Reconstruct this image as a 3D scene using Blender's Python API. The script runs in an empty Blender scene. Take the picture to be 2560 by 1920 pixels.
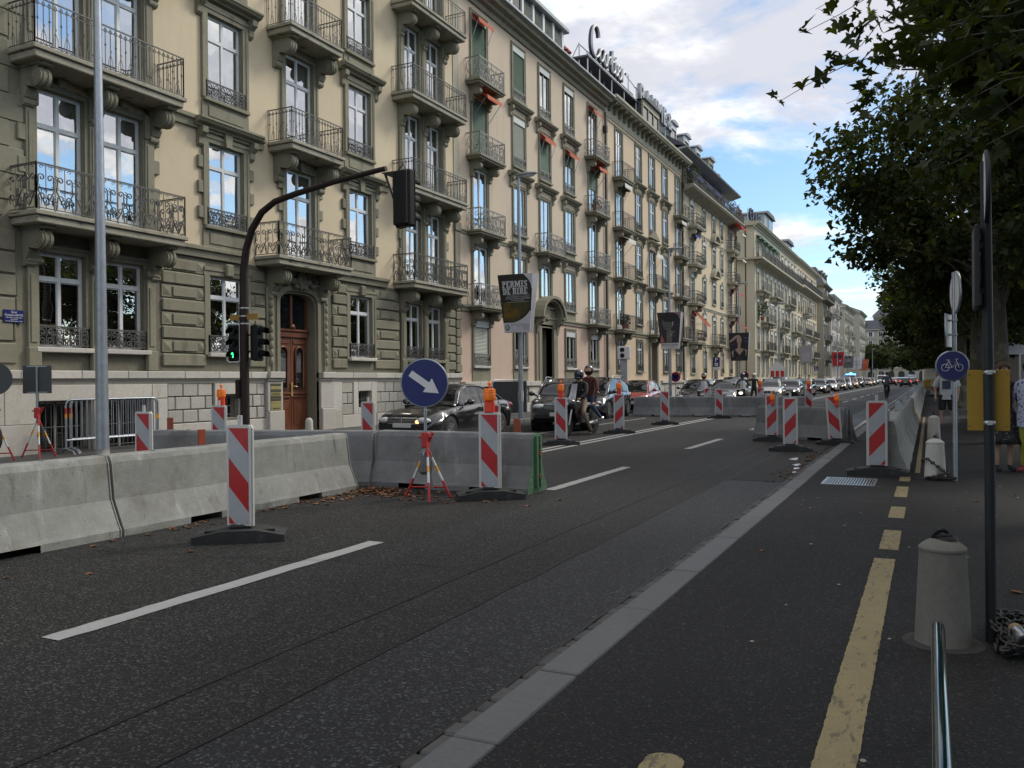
import bpy, math, random
import numpy as np
from mathutils import Vector, Matrix
random.seed(11)
rnd = random.Random(5)
SC = bpy.context.scene
COL = SC.collection
PI = math.pi
R = math.radians
# ---------------------------------------------------------------- camera
YAW, PITCH, ROLL = 0.45522914, -0.0040035, -0.00916044
cam_d = bpy.data.cameras.new("camera")
cam = bpy.data.objects.new("camera", cam_d)
COL.objects.link(cam)
cam_d.sensor_width = 36.0
cam_d.lens = 36.0 * 2130 / 2560
cam_d.clip_start, cam_d.clip_end = 0.05, 6000
fw = Vector((-math.sin(YAW) * math.cos(PITCH), math.cos(YAW) * math.cos(PITCH), math.sin(PITCH)))
rt = Vector((math.cos(YAW), math.sin(YAW), 0))
up = rt.cross(fw)
rt, up = rt * math.cos(ROLL) + up * math.sin(ROLL), up * math.cos(ROLL) - rt * math.sin(ROLL)
M = Matrix((rt, up, -fw)).transposed().to_4x4()
M.translation = Vector((0, 0, 1.5))
cam.matrix_world = M
SC.camera = cam
# ---------------------------------------------------------------- sky, sun, exposure
SUN_EL, SUN_AZ = 40.0, 35.0            # azimuth from the street axis (+Y) towards the lake (+X)
world = bpy.data.worlds.new("World")
SC.world = world
world.use_nodes = True
wn, wl = world.node_tree.nodes, world.node_tree.links
wn.clear()
def W(t, **k):
    n = wn.new(t)
    for a, b in k.items():
        setattr(n, a, b)
    return n
sky = W("ShaderNodeTexSky", sky_type='NISHITA', sun_disc=False)
sky.sun_elevation, sky.sun_rotation = R(SUN_EL), R(SUN_AZ)
sky.air_density, sky.dust_density, sky.ozone_density = 1.0, 0.25, 2.0
tc = W("ShaderNodeTexCoord")
sep = W("ShaderNodeSeparateXYZ")
wl.new(tc.outputs["Generated"], sep.inputs[0])
def wm(op, a, b=None, clamp=False):
    n = W("ShaderNodeMath", operation=op, use_clamp=clamp)
    for i, x in enumerate((a, b)):
        if x is None: continue
        if isinstance(x, (int, float)): n.inputs[i].default_value = x
        else: wl.new(x, n.inputs[i])
    return n.outputs[0]
zc = wm('MAXIMUM', sep.outputs[2], 0.0)
den = wm('ADD', zc, 0.16)
comb = W("ShaderNodeCombineXYZ")
wl.new(wm('DIVIDE', sep.outputs[0], den), comb.inputs[0])
wl.new(wm('DIVIDE', sep.outputs[1], den), comb.inputs[1])
comb.inputs[2].default_value = 3.7
def wnoise(scale, det, rough, off, dist=0.0):
    mp = W("ShaderNodeMapping")
    mp.inputs["Location"].default_value = off
    wl.new(comb.outputs[0], mp.inputs[0])
    n = W("ShaderNodeTexNoise")
    n.inputs["Scale"].default_value, n.inputs["Detail"].default_value = scale, det
    n.inputs["Roughness"].default_value, n.inputs["Distortion"].default_value = rough, dist
    wl.new(mp.outputs[0], n.inputs["Vector"])
    return n.outputs[0]
big = wnoise(1.2, 10, 0.56, (-9.5, 2.1, 0), 0.35)
shade = wnoise(1.5, 8, 0.6, (7.7, -2.2, 1.0), 0.2)
cov = W("ShaderNodeValToRGB")                     # cover by elevation: banks low down, a clear band, broken cloud above
cr = cov.color_ramp
for p, v in ((0.0, .60), (0.05, .575), (0.09, .49), (0.19, .475), (0.27, .565), (0.45, .64), (1.0, .60)):
    e = cr.elements.new(p); e.color = (v, v, v, 1)
cr.elements.remove(cr.elements[0]); cr.elements.remove(cr.elements[-1])
wl.new(zc, cov.inputs[0])
dens = wm('ADD', big, wm('SUBTRACT', cov.outputs[0], 0.5))
mr = W("ShaderNodeMapRange", interpolation_type='SMOOTHSTEP')
mr.inputs[1].default_value, mr.inputs[2].default_value = 0.475, 0.575
wl.new(dens, mr.inputs[0])
sh = W("ShaderNodeMapRange", interpolation_type='SMOOTHSTEP')
sh.inputs[1].default_value, sh.inputs[2].default_value = 0.37, 0.57
wl.new(shade, sh.inputs[0])
cc = W("ShaderNodeMixRGB")
cc.inputs[1].default_value = (10.9, 10.7, 10.3, 1)
cc.inputs[2].default_value = (5.5, 5.6, 6.2, 1)
wl.new(sh.outputs[0], cc.inputs[0])
skyg = W("ShaderNodeMixRGB", blend_type='MULTIPLY')
skyg.inputs[0].default_value = 1.0
skyg.inputs[2].default_value = (1.0, 1.12, 1.15, 1)
wl.new(sky.outputs[0], skyg.inputs[1])
mx = W("ShaderNodeMixRGB")
wl.new(mr.outputs[0], mx.inputs[0]); wl.new(skyg.outputs[0], mx.inputs[1]); wl.new(cc.outputs[0], mx.inputs[2])
bg = W("ShaderNodeBackground")
bg.inputs[1].default_value = 0.105
out = W("ShaderNodeOutputWorld")
wl.new(mx.outputs[0], bg.inputs[0]); wl.new(bg.outputs[0], out.inputs[0])
sun_d = bpy.data.lights.new("sun", 'SUN')
sun_d.energy, sun_d.angle, sun_d.color = 1.8, R(16), (1.0, .93, .82)
sun = bpy.data.objects.new("sun", sun_d)
COL.objects.link(sun)
sv = Vector((math.sin(R(SUN_AZ)) * math.cos(R(SUN_EL)), math.cos(R(SUN_AZ)) * math.cos(R(SUN_EL)), math.sin(R(SUN_EL))))
sun.rotation_euler = sv.to_track_quat('Z', 'Y').to_euler()
sun.location = (60, 90, 90)
vs = SC.view_settings
SC.display_settings.display_device = 'sRGB'
vs.view_transform, vs.look = 'Standard', 'None'
vs.exposure, vs.gamma = 0.38, 1.0
vs.use_curve_mapping = False
SC.cycles.use_denoising = True
SC.cycles.max_bounces = 7
SC.cycles.diffuse_bounces = 3
SC.cycles.glossy_bounces = 3
SC.cycles.transparent_max_bounces = 10
SC.cycles.caustics_reflective = SC.cycles.caustics_refractive = False
# ---------------------------------------------------------------- mesh helpers
class MB:
    def __init__(s):
        s.v, s.f, s.m, s.s = [], [], [], []
    def add(s, vs_, fs, mi=0, sm=False):
        o = len(s.v)
        s.v += [tuple(p) for p in vs_]
        for f in fs:
            s.f.append(tuple(i + o for i in f)); s.m.append(mi); s.s.append(sm)
        return s
    def box(s, x0, y0, z0, x1, y1, z1, mi=0, c=0.0):
        if x0 > x1: x0, x1 = x1, x0
        if y0 > y1: y0, y1 = y1, y0
        if z0 > z1: z0, z1 = z1, z0
        if c <= 0:
            v = [(x, y, z) for x in (x0, x1) for y in (y0, y1) for z in (z0, z1)]
            return s.add(v, [(0, 1, 3, 2), (4, 6, 7, 5), (0, 4, 5, 1), (2, 3, 7, 6), (0, 2, 6, 4), (1, 5, 7, 3)], mi)
        c = min(c, (x1 - x0) * .45, (y1 - y0) * .45, (z1 - z0) * .45)
        lo, hi = (x0, y0, z0), (x1, y1, z1)
        v, idx = [], {}
        for cx in (0, 1):
            for cy in (0, 1):
                for cz in (0, 1):
                    cc_ = (cx, cy, cz)
                    for a in range(3):
                        p = []
                        for k in range(3):
                            e = hi[k] if cc_[k] else lo[k]
                            if k != a: e += -c if cc_[k] else c
                            p.append(e)
                        idx[(cx, cy, cz, a)] = len(v); v.append(p)
        f = []
        for a in range(3):
            b, d = (a + 1) % 3, (a + 2) % 3
            for sgn in (0, 1):
                q = []
                for (i, j) in ((0, 0), (1, 0), (1, 1), (0, 1)):
                    k = [0, 0, 0]; k[a] = sgn; k[b] = i; k[d] = j
                    q.append(idx[(*k, a)])
                f.append(q if sgn else q[::-1])
            for i in (0, 1):
                for j in (0, 1):                     # edge along a, between faces b and d
                    k0 = [0, 0, 0]; k0[b] = i; k0[d] = j
                    k1 = k0[:]; k1[a] = 1
                    q = [idx[(*k0, b)], idx[(*k1, b)], idx[(*k1, d)], idx[(*k0, d)]]
                    f.append(q if (i != j) else q[::-1])
        for cx in (0, 1):
            for cy in (0, 1):
                for cz in (0, 1):
                    q = [idx[(cx, cy, cz, a)] for a in range(3)]
                    f.append(q if (cx + cy + cz) % 2 else q[::-1])
        return s.add(v, f, mi)
    def tube(s, pts, r, n=6, mi=0, closed=False, sm=True, caps=True):
        P = [Vector(p) for p in pts]
        N = len(P)
        rr = r if isinstance(r, (list, tuple)) else [r] * N
        T = []
        for i in range(N):
            if closed: t = P[(i + 1) % N] - P[i - 1]
            else: t = P[min(i + 1, N - 1)] - P[max(i - 1, 0)]
            T.append(t.normalized() if t.length > 1e-9 else Vector((0, 0, 1)))
        a = Vector((0, 0, 1)) if abs(T[0].z) < .9 else Vector((1, 0, 0))
        u = (a - T[0] * a.dot(T[0])).normalized()
        v, f = [], []
        for i in range(N):
            u = (u - T[i] * u.dot(T[i]))
            u = u.normalized() if u.length > 1e-6 else T[i].orthogonal().normalized()
            w = T[i].cross(u)
            for k in range(n):
                t = 2 * PI * (k + .5) / n
                v.append(P[i] + (u * math.cos(t) + w * math.sin(t)) * rr[i])
        for i in range(N if closed else N - 1):
            j = (i + 1) % N
            for k in range(n):
                f.append((i * n + k, i * n + (k + 1) % n, j * n + (k + 1) % n, j * n + k))
        s.add(v, f, mi, sm)
        if caps and not closed:
            s.add([v[k] for k in range(n)], [tuple(range(n))[::-1]], mi)
            s.add([v[(N - 1) * n + k] for k in range(n)], [tuple(range(n))], mi)
        return s
    def lathe(s, prof, n=16, c=(0, 0, 0), mi=0, sm=True, axis='z', ph=0.0):
        v, f = [], []
        for (r, z) in prof:
            for k in range(n):
                t = 2 * PI * k / n + ph
                a, b = r * math.cos(t), r * math.sin(t)
                p = (a, b, z) if axis == 'z' else ((z, a, b) if axis == 'x' else (b, z, a))
                v.append((p[0] + c[0], p[1] + c[1], p[2] + c[2]))
        m = len(prof)
        for i in range(m - 1):
            for k in range(n):
                f.append((i * n + k, i * n + (k + 1) % n, (i + 1) * n + (k + 1) % n, (i + 1) * n + k))
        s.add(v, f, mi, sm)
        if prof[0][0] > 1e-6: s.add(v[:n], [tuple(range(n))[::-1]], mi)
        if prof[-1][0] > 1e-6: s.add(v[-n:], [tuple(range(n))], mi)
        return s
    def prism(s, poly, axis, a, b, mi=0, sm=False):
        if a > b: a, b = b, a
        ar = sum(poly[i - 1][0] * poly[i][1] - poly[i][0] * poly[i - 1][1] for i in range(len(poly)))
        if ar < 0: poly = poly[::-1]
        def mk(p, h):
            return (h, p[0], p[1]) if axis == 'x' else ((p[1], h, p[0]) if axis == 'y' else (p[0], p[1], h))
        n = len(poly)
        v = [mk(p, a) for p in poly] + [mk(p, b) for p in poly]
        s.add(v, [tuple(range(n))[::-1], tuple(range(n, 2 * n))], mi)
        s.add(v, [(i, (i + 1) % n, n + (i + 1) % n, n + i) for i in range(n)], mi, sm)
        return s
    def quad(s, a, b, c, d, mi=0):
        return s.add([a, b, c, d], [(0, 1, 2, 3)], mi)
    def ball(s, c, r, n=10, m=6, mi=0):
        rx, ry, rz = r if isinstance(r, (tuple, list)) else (r, r, r)
        v, f = [], []
        for i in range(m + 1):
            t = PI * i / m
            for k in range(n):
                p = 2 * PI * k / n
                v.append((c[0] + rx * math.sin(t) * math.cos(p), c[1] + ry * math.sin(t) * math.sin(p), c[2] + rz * math.cos(t)))
        for i in range(m):
            for k in range(n):
                f.append((i * n + k, (i + 1) * n + k, (i + 1) * n + (k + 1) % n, i * n + (k + 1) % n))
        return s.add(v, f, mi, True)
    def mesh(s, name, mats):
        me = bpy.data.meshes.new(name)
        me.from_pydata(s.v, [], s.f)
        for m in (mats if isinstance(mats, (list, tuple)) else [mats]):
            me.materials.append(m)
        if s.f:
            me.polygons.foreach_set("material_index", s.m)
            me.polygons.foreach_set("use_smooth", s.s)
        me.update()
        return me
    def build(s, name, mats, parent=None, loc=(0, 0, 0), rot=(0, 0, 0)):
        return put(name, s.mesh(name, mats), parent, loc, rot)
def put(name, me, parent=None, loc=(0, 0, 0), rot=(0, 0, 0), scale=None):
    o = bpy.data.objects.new(name, me)
    COL.objects.link(o)
    if parent is not None: o.parent = parent
    o.location, o.rotation_euler = loc, rot
    if scale: o.scale = scale
    return o
def tag(o, label, cat, group=None):
    o["label"], o["category"] = label, cat
    if group: o["group"] = group
    return o
def thing(name, label, cat, loc=(0, 0, 0), rotz=0.0, group=None):
    o = put(name, None, None, loc, (0, 0, rotz))
    o.empty_display_size = .2
    return tag(o, label, cat, group)
def struct(o):
    o["kind"] = "structure"; return o
def stuff(o):
    o["kind"] = "stuff"; return o
def copy_thing(root, loc, rotz, label, group=None, scale=None):
    r = root.copy(); COL.objects.link(r)
    r.location, r.rotation_euler = loc, (0, 0, rotz)
    if scale: r.scale = scale
    r["label"] = label
    if group: r["group"] = group
    for ch in list(root.children):
        c = ch.copy(); COL.objects.link(c); c.parent = r
        for g in ch.children:
            d = g.copy(); COL.objects.link(d); d.parent = c
    return r
def kids(root, name):
    return [c for c in root.children if c.name.split('.')[0] == name]
def arc(cx, cy, r, a0, a1, n):
    return [(cx + r * math.cos(R(a0 + (a1 - a0) * i / n)), cy + r * math.sin(R(a0 + (a1 - a0) * i / n))) for i in range(n + 1)]
# ---------------------------------------------------------------- materials
def mat(name, col, rough=.7, metal=0.0, spec=.5, n=(), bump=None, rv=0.0, coord='obj', emit=None, coat=0.0, sub=None, mixes=()):
    """col modulated by noises n=((scale, amount), ...); bump=(scale, strength, distance); rv = brightness spread from object to object;
    mixes = ((colour, scale, lo, hi, detail), ...) stains laid over by thresholded noise."""
    m = bpy.data.materials.new(name)
    m.use_nodes = True
    N, L = m.node_tree.nodes, m.node_tree.links
    b = N["Principled BSDF"]
    b.inputs["Base Color"].default_value = (*col, 1)
    b.inputs["Roughness"].default_value = rough
    b.inputs["Metallic"].default_value = metal
    b.inputs["Specular IOR Level"].default_value = spec
    if coat:
        b.inputs["Coat Weight"].default_value = coat
        b.inputs["Coat Roughness"].default_value = .04
    if emit:
        b.inputs["Emission Color"].default_value = (*emit[0], 1)
        b.inputs["Emission Strength"].default_value = emit[1]
    cur = None
    if n or bump or rv or mixes:
        if coord == 'pos': src = N.new("ShaderNodeNewGeometry").outputs["Position"]
        else: src = N.new("ShaderNodeTexCoord").outputs["Object"]
        if rv:
            oi = N.new("ShaderNodeObjectInfo")
            ad = N.new("ShaderNodeVectorMath"); ad.operation = 'ADD'
            sc_ = N.new("ShaderNodeVectorMath"); sc_.operation = 'SCALE'
            cx = N.new("ShaderNodeCombineXYZ")
            for i in range(3): L.new(oi.outputs["Random"], cx.inputs[i])
            L.new(cx.outputs[0], sc_.inputs[0]); sc_.inputs[3].default_value = 37.0
            L.new(src, ad.inputs[0]); L.new(sc_.outputs[0], ad.inputs[1])
            src = ad.outputs[0]
        def noise(scale, det=6, rg=.6):
            t = N.new("ShaderNodeTexNoise")
            if isinstance(scale, (tuple, list)):
                mp = N.new("ShaderNodeMapping"); mp.inputs["Scale"].default_value = scale
                L.new(src, mp.inputs[0]); L.new(mp.outputs[0], t.inputs["Vector"]); t.inputs["Scale"].default_value = 1.0
            else:
                L.new(src, t.inputs["Vector"]); t.inputs["Scale"].default_value = scale
            t.inputs["Detail"].default_value = det; t.inputs["Roughness"].default_value = rg
            return t.outputs[0]
        rgb = N.new("ShaderNodeRGB"); rgb.outputs[0].default_value = (*col, 1)
        cur = rgb.outputs[0]
        for (c2, scale, lo, hi, det) in mixes:
            mr_ = N.new("ShaderNodeMapRange"); mr_.interpolation_type = 'SMOOTHSTEP'
            mr_.inputs[1].default_value, mr_.inputs[2].default_value = lo, hi
            L.new(noise(scale, det), mr_.inputs[0])
            x = N.new("ShaderNodeMixRGB"); L.new(mr_.outputs[0], x.inputs[0]); L.new(cur, x.inputs[1])
            x.inputs[2].default_value = (*c2, 1); cur = x.outputs[0]
        def mul(cur, fac, lo, hi):
            mr_ = N.new("ShaderNodeMapRange")
            mr_.inputs[1].default_value, mr_.inputs[2].default_value = .25, .75
            mr_.inputs[3].default_value, mr_.inputs[4].default_value = lo, hi
            L.new(fac, mr_.inputs[0])
            x = N.new("ShaderNodeMixRGB"); x.blend_type = 'MULTIPLY'; x.inputs[0].default_value = 1
            L.new(cur, x.inputs[1]); L.new(mr_.outputs[0], x.inputs[2]); return x.outputs[0]
        for (scale, amt) in n: cur = mul(cur, noise(scale), 1 - amt, 1 + amt)
        if rv:
            mr_ = N.new("ShaderNodeMapRange"); mr_.inputs[3].default_value, mr_.inputs[4].default_value = 1 - rv, 1 + rv
            L.new(oi.outputs["Random"], mr_.inputs[0])
            x = N.new("ShaderNodeMixRGB"); x.blend_type = 'MULTIPLY'; x.inputs[0].default_value = 1
            L.new(cur, x.inputs[1]); L.new(mr_.outputs[0], x.inputs[2]); cur = x.outputs[0]
        L.new(cur, b.inputs["Base Color"])
        if bump:
            bp = N.new("ShaderNodeBump"); bp.inputs["Strength"].default_value = bump[1]; bp.inputs["Distance"].default_value = bump[2]
            L.new(noise(bump[0], 5), bp.inputs["Height"]); L.new(bp.outputs[0], b.inputs["Normal"])
    return m
MT = {}
def defm(key, *a, **k):
    MT[key] = mat(key, *a, **k)
# buildings
defm('molasse', (.222, .212, .155), .85, n=((1.2, .12), (9, .10), (45, .06)), bump=(40, .25, .01), rv=.07, coord='pos', mixes=(((.125, .118, .085), (2.2, 2.2, .5), .54, .74, 8),))
defm('molasse_dark', (.155, .15, .11), .88, n=((1.5, .18), (12, .12)), bump=(30, .3, .01), rv=.1, coord='pos')
defm('plaster_cream', (.60, .505, .355), .9, n=((.5, .05), (6, .035), (60, .03)), bump=(90, .15, .004), coord='pos', mixes=(((.44, .385, .275), (1.6, 1.6, .16), .54, .78, 8),))
defm('plaster_pink', (.56, .465, .36), .9, n=((.5, .05), (6, .035), (60, .03)), bump=(90, .15, .004), coord='pos', mixes=(((.43, .36, .285), (1.6, 1.6, .16), .53, .78, 8),))
defm('plaster_rose', (.55, .42, .335), .9, n=((.6, .06), (6, .04), (60, .03)), bump=(90, .15, .004), coord='pos', mixes=(((.42, .33, .27), (1.2, 1.2, .4), .55, .85, 7),))
defm('plaster_peach', (.60, .48, .345), .9, n=((.5, .05), (6, .035)), bump=(90, .15, .004), coord='pos')
defm('plaster_pale', (.50, .465, .36), .9, n=((.5, .07), (6, .04)), coord='pos')
defm('plaster_grey', (.36, .345, .295), .9, n=((.5, .08), (6, .04)), coord='pos')
defm('plaster_white', (.62, .58, .54), .9, n=((.5, .06), (6, .04)), coord='pos')
defm('stone_beige', (.40, .375, .29), .85, n=((1.3, .12), (10, .08)), bump=(40, .2, .01), rv=.06, coord='pos')
defm('stone_dark', (.27, .255, .19), .85, n=((1.3, .12), (10, .08)), coord='pos')
defm('marble', (.50, .475, .43), .6, n=((1.1, .10), (14, .10), (50, .05)), bump=(60, .12, .004), rv=.10, coord='pos', mixes=(((.34, .30, .25), (2.0, 2.0, 1.0), .56, .80, 8),))
defm('granite_rough', (.40, .385, .35), .75, n=((25, .16), (90, .14), (2, .08)), bump=(70, .5, .008), rv=.13, coord='pos')
defm('joint', (.16, .15, .13), .95, n=((8, .15),), coord='pos')
defm('slab_stone', (.32, .30, .235), .85, n=((2, .15), (15, .12)), bump=(40, .3, .01), coord='pos', mixes=(((.08, .08, .065), (3, 3, 9), .55, .72, 6),))
defm('roof_slate', (.075, .08, .09), .6, n=((3, .2), (20, .15)), rv=.1, coord='pos')
defm('zinc', (.30, .32, .34), .5, metal=.4, n=((2, .15),), coord='pos')
defm('white_frame', (.66, .69, .70), .45, n=((4, .05),), rv=.05)
defm('grey_frame', (.42, .42, .38), .5, n=((4, .05),))
defm('iron', (.10, .10, .095), .55, metal=.3, n=((20, .3),))
defm('iron_pale', (.26, .26, .245), .5, metal=.35, n=((20, .3),))
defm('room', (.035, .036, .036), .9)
defm('curtain', (.62, .64, .66), .9, n=(((12, 12, .6), .2),), rv=.15)
defm('blind_brown', (.24, .17, .115), .6, n=((3, .1),))
defm('shutter_green', (.15, .24, .19), .6, rv=.15, n=((3, .06),))
defm('shutter_grey', (.38, .40, .36), .6, rv=.15)
defm('shutter_box', (.55, .58, .58), .6)
defm('awning_orange', (.48, .12, .06), .85, n=((8, .12),), rv=.12)
defm('awning_blue', (.02, .05, .30), .8)
defm('awning_red', (.50, .05, .035), .8)
defm('awning_white', (.66, .64, .6), .8, n=((8, .1),))
defm('awning_green', (.25, .42, .38), .8, n=((8, .1),))
defm('door_wood', (.135, .042, .018), .32, n=(((14, 14, 1.2), .35), (3, .12)), coat=.15)
defm('pipe_brown', (.035, .022, .018), .5)
defm('brass', (.46, .40, .17), .4, metal=.5, n=((9, .15),), rv=.18)
defm('brass_dark', (.10, .09, .06), .4, metal=.3)
defm('terracotta', (.30, .07, .05), .8, n=((12, .2),))
# street
defm('asphalt_left', (.062, .062, .060), .8, n=((.35, .14), (3, .08)), coord='pos')
defm('concrete', (.235, .240, .226), .85, n=((1.4, .18), (8, .14), (60, .08)), bump=(40, .6, .008), rv=.07, mixes=(((.16, .155, .13), (1.8, 1.8, 1.3), .52, .72, 9), ((.37, .38, .37), (4, 4, .6), .56, .74, 7), ((.10, .098, .085), (7, 7, .7), .60, .74, 8), ((.055, .055, .05), 26, .68, .72, 4)))
defm('concrete_dark', (.165, .172, .178), .85, n=((1.4, .22), (8, .14), (60, .08)), bump=(40, .6, .008), rv=.07, mixes=(((.11, .11, .10), (1.8, 1.8, 1.2), .52, .72, 9), ((.23, .235, .24), (4, 4, .6), .57, .75, 7), ((.045, .045, .045), 26, .68, .72, 4)))
defm('kerb_granite', (.118, .122, .124), .75, n=((2, .08), (30, .10), (140, .16)), bump=(160, .3, .003), rv=.10, coord='pos')
defm('gutter_granite', (.062, .062, .060), .75, n=((6, .12), (60, .14)), bump=(60, .5, .006), rv=.22, coord='pos')
defm('paint_white', (.32, .32, .318), .7, n=((6, .08), (70, .16)), bump=(150, .4, .003), coord='pos', mixes=(((.07, .07, .07), (9, 9, 9), .66, .70, 9),))
defm('paint_yellow', (.245, .198, .095), .7, n=((5, .10), (60, .14)), bump=(24, .9, .012), coord='pos', mixes=(((.12, .10, .06), (30, 8, 9), .55, .64, 7),))
defm('galv', (.33, .36, .40), .42, metal=.75, n=(((30, 30, 9), .16), (5, .1)), rv=.04)
defm('steel', (.42, .44, .45), .35, metal=.85, n=((15, .12),))
defm('mast_brown', (.022, .013, .012), .5, spec=.3, n=((12, .15),))
defm('black_plastic', (.009, .0095, .0105), .5, spec=.25, n=((12, .2),))
defm('rubber', (.020, .021, .022), .75, n=((8, .25), (50, .15)), bump=(60, .3, .004), mixes=(((.075, .075, .07), 6, .55, .8, 6),))
defm('tyre', (.016, .016, .017), .8)
defm('white_plastic', (.50, .50, .49), .5, n=((10, .06),), mixes=(((.38, .36, .33), (7, 7, 3), .6, .85, 7),))
defm('reflex_red', (.38, .014, .016), .35, n=((9, .12),), mixes=(((.22, .02, .02), (6, 6, 3), .5, .75, 8),))
defm('reflex_grey', (.34, .36, .39), .4, n=((9, .08),), mixes=(((.22, .22, .22), (9, 9, 2.5), .56, .78, 8),))
defm('sign_blue', (.004, .010, .115), .35, n=((5, .08),))
defm('sign_white', (.62, .63, .65), .4, n=((6, .05),))
defm('sign_back', (.05, .058, .06), .5)
defm('sign_yellow', (.30, .18, .010), .5, n=((6, .1),))
defm('sign_red', (.45, .02, .02), .4)
defm('paint_red', (.40, .025, .025), .5, n=((15, .2),))
defm('paint_orange', (.75, .34, .03), .5)
defm('paint_green', (.075, .16, .085), .6, n=((10, .25),), mixes=(((.30, .30, .27), 14, .6, .7, 6),))
defm('lamp_orange', (.70, .16, .012), .25, emit=((1, .22, .02), .08))
defm('lamp_red', (.72, .05, .015), .4)
defm('reflector_rust', (.24, .045, .015), .4)
defm('pole_dark', (.016, .019, .023), .5, spec=.3, n=((9, .2),))
defm('rail_green', (.012, .045, .05), .12, metal=.55, coat=.6)
defm('chain_steel', (.05, .048, .046), .5, metal=.6, n=((30, .3),))
defm('bark', (.085, .078, .058), .9, n=((3, .3), (14, .15)), bump=(12, .6, .03), coord='pos', mixes=(((.15, .14, .10), 2.6, .56, .64, 6),))
defm('black_paint', (.009, .009, .010), .3, coat=1.0)
defm('white_light', (1, .96, .86), .3, emit=((1, .93, .80), 2.6))
defm('amber_light', (1, .6, .2), .3, emit=((1, .55, .22), 1.8))
defm('headlamp', (.52, .54, .56), .12, spec=.8)
defm('tail_red', (.30, .012, .012), .2)
defm('tail_lit', (.9, .05, .03), .3, emit=((1, .06, .03), 2.2))
defm('blue_light', (.05, .2, 1), .3, emit=((.05, .28, 1), 9))
defm('green_light', (.05, 1, .4), .3, emit=((.05, 1, .32), 1.8))
defm('chrome', (.62, .62, .63), .12, metal=1)
defm('alloy', (.50, .51, .52), .3, metal=.9)
defm('car_glass', (.010, .012, .014), .03, spec=.7)
defm('plate_white', (.55, .55, .53), .5)
defm('dead_leaf', (.16, .075, .035), .9, n=((7, .45),), rv=.3, coord='pos')
defm('canvas_white', (.72, .74, .80), .8)
defm('canvas_grey', (.27, .265, .255), .9, n=(((6, 6, .5), .15),))
defm('water', (.03, .06, .08), .08)
def glassmat(name, k, tint=(.8, .85, .88)):
    m = bpy.data.materials.new(name); m.use_nodes = True
    N, L = m.node_tree.nodes, m.node_tree.links
    N.clear()
    tr = N.new("ShaderNodeBsdfTransparent"); tr.inputs[0].default_value = (*tint, 1)
    gl = N.new("ShaderNodeBsdfGlossy"); gl.inputs["Roughness"].default_value = .004
    gl.inputs[0].default_value = (.97, .99, 1, 1)
    fr = N.new("ShaderNodeFresnel"); fr.inputs[0].default_value = 1.6
    mr_ = N.new("ShaderNodeMapRange"); mr_.inputs[3].default_value, mr_.inputs[4].default_value = k, 1.0
    L.new(fr.outputs[0], mr_.inputs[0])
    geo = N.new("ShaderNodeNewGeometry")
    nz = N.new("ShaderNodeTexNoise"); nz.inputs["Scale"].default_value = 1.7; nz.inputs["Detail"].default_value = 1.5
    L.new(geo.outputs["Position"], nz.inputs["Vector"])
    bp = N.new("ShaderNodeBump"); bp.inputs["Strength"].default_value = .13; bp.inputs["Distance"].default_value = .03
    L.new(nz.outputs[0], bp.inputs["Height"]); L.new(bp.outputs[0], gl.inputs["Normal"])
    mx_ = N.new("ShaderNodeMixShader"); o = N.new("ShaderNodeOutputMaterial")
    L.new(mr_.outputs[0], mx_.inputs[0]); L.new(tr.outputs[0], mx_.inputs[1]); L.new(gl.outputs[0], mx_.inputs[2]); L.new(mx_.outputs[0], o.inputs[0])
    MT[name] = m
glassmat('window_glass', .58)
glassmat('screen_glass', .12, (.6, .65, .7))
defm('far_glass', (.02, .022, .025), .02, spec=1.0, coat=1.0)
def leafmat(name, c1, c2, trans):
    m = bpy.data.materials.new(name); m.use_nodes = True
    N, L = m.node_tree.nodes, m.node_tree.links
    b = N["Principled BSDF"]
    geo = N.new("ShaderNodeNewGeometry")
    nz = N.new("ShaderNodeTexNoise"); nz.inputs["Scale"].default_value = .9; nz.inputs["Detail"].default_value = 3
    L.new(geo.outputs["Position"], nz.inputs["Vector"])
    n2 = N.new("ShaderNodeTexNoise"); n2.inputs["Scale"].default_value = 11; n2.inputs["Detail"].default_value = 1
    L.new(geo.outputs["Position"], n2.inputs["Vector"])
    ad = N.new("ShaderNodeMath"); ad.operation = 'ADD'; L.new(nz.outputs[0], ad.inputs[0]); L.new(n2.outputs[0], ad.inputs[1])
    mr_ = N.new("ShaderNodeMapRange"); mr_.inputs[1].default_value, mr_.inputs[2].default_value = .7, 1.3
    L.new(ad.outputs[0], mr_.inputs[0])
    x = N.new("ShaderNodeMixRGB"); x.inputs[1].default_value = (*c1, 1); x.inputs[2].default_value = (*c2, 1)
    L.new(mr_.outputs[0], x.inputs[0]); L.new(x.outputs[0], b.inputs["Base Color"])
    b.inputs["Roughness"].default_value = .65; b.inputs["Specular IOR Level"].default_value = .2
    tl = N.new("ShaderNodeBsdfTranslucent")
    y = N.new("ShaderNodeMixRGB"); y.blend_type = 'MULTIPLY'; y.inputs[0].default_value = 1; y.inputs[2].default_value = (1.9, 2.0, .55, 1)
    L.new(x.outputs[0], y.inputs[1]); L.new(y.outputs[0], tl.inputs[0])
    ms = N.new("ShaderNodeMixShader"); ms.inputs[0].default_value = trans
    o = N["Material Output"]
    L.new(b.outputs[0], ms.inputs[1]); L.new(tl.outputs[0], ms.inputs[2]); L.new(ms.outputs[0], o.inputs[0])
    MT[name] = m
leafmat('leaf_dark', (.014, .024, .009), (.036, .050, .015), .22)
leafmat('leaf_near', (.018, .026, .008), (.050, .058, .013), .28)
leafmat('leaf_light', (.05, .07, .014), (.12, .14, .025), .42)
leafmat('leaf_shrub', (.03, .05, .02), (.06, .08, .03), .2)
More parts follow.
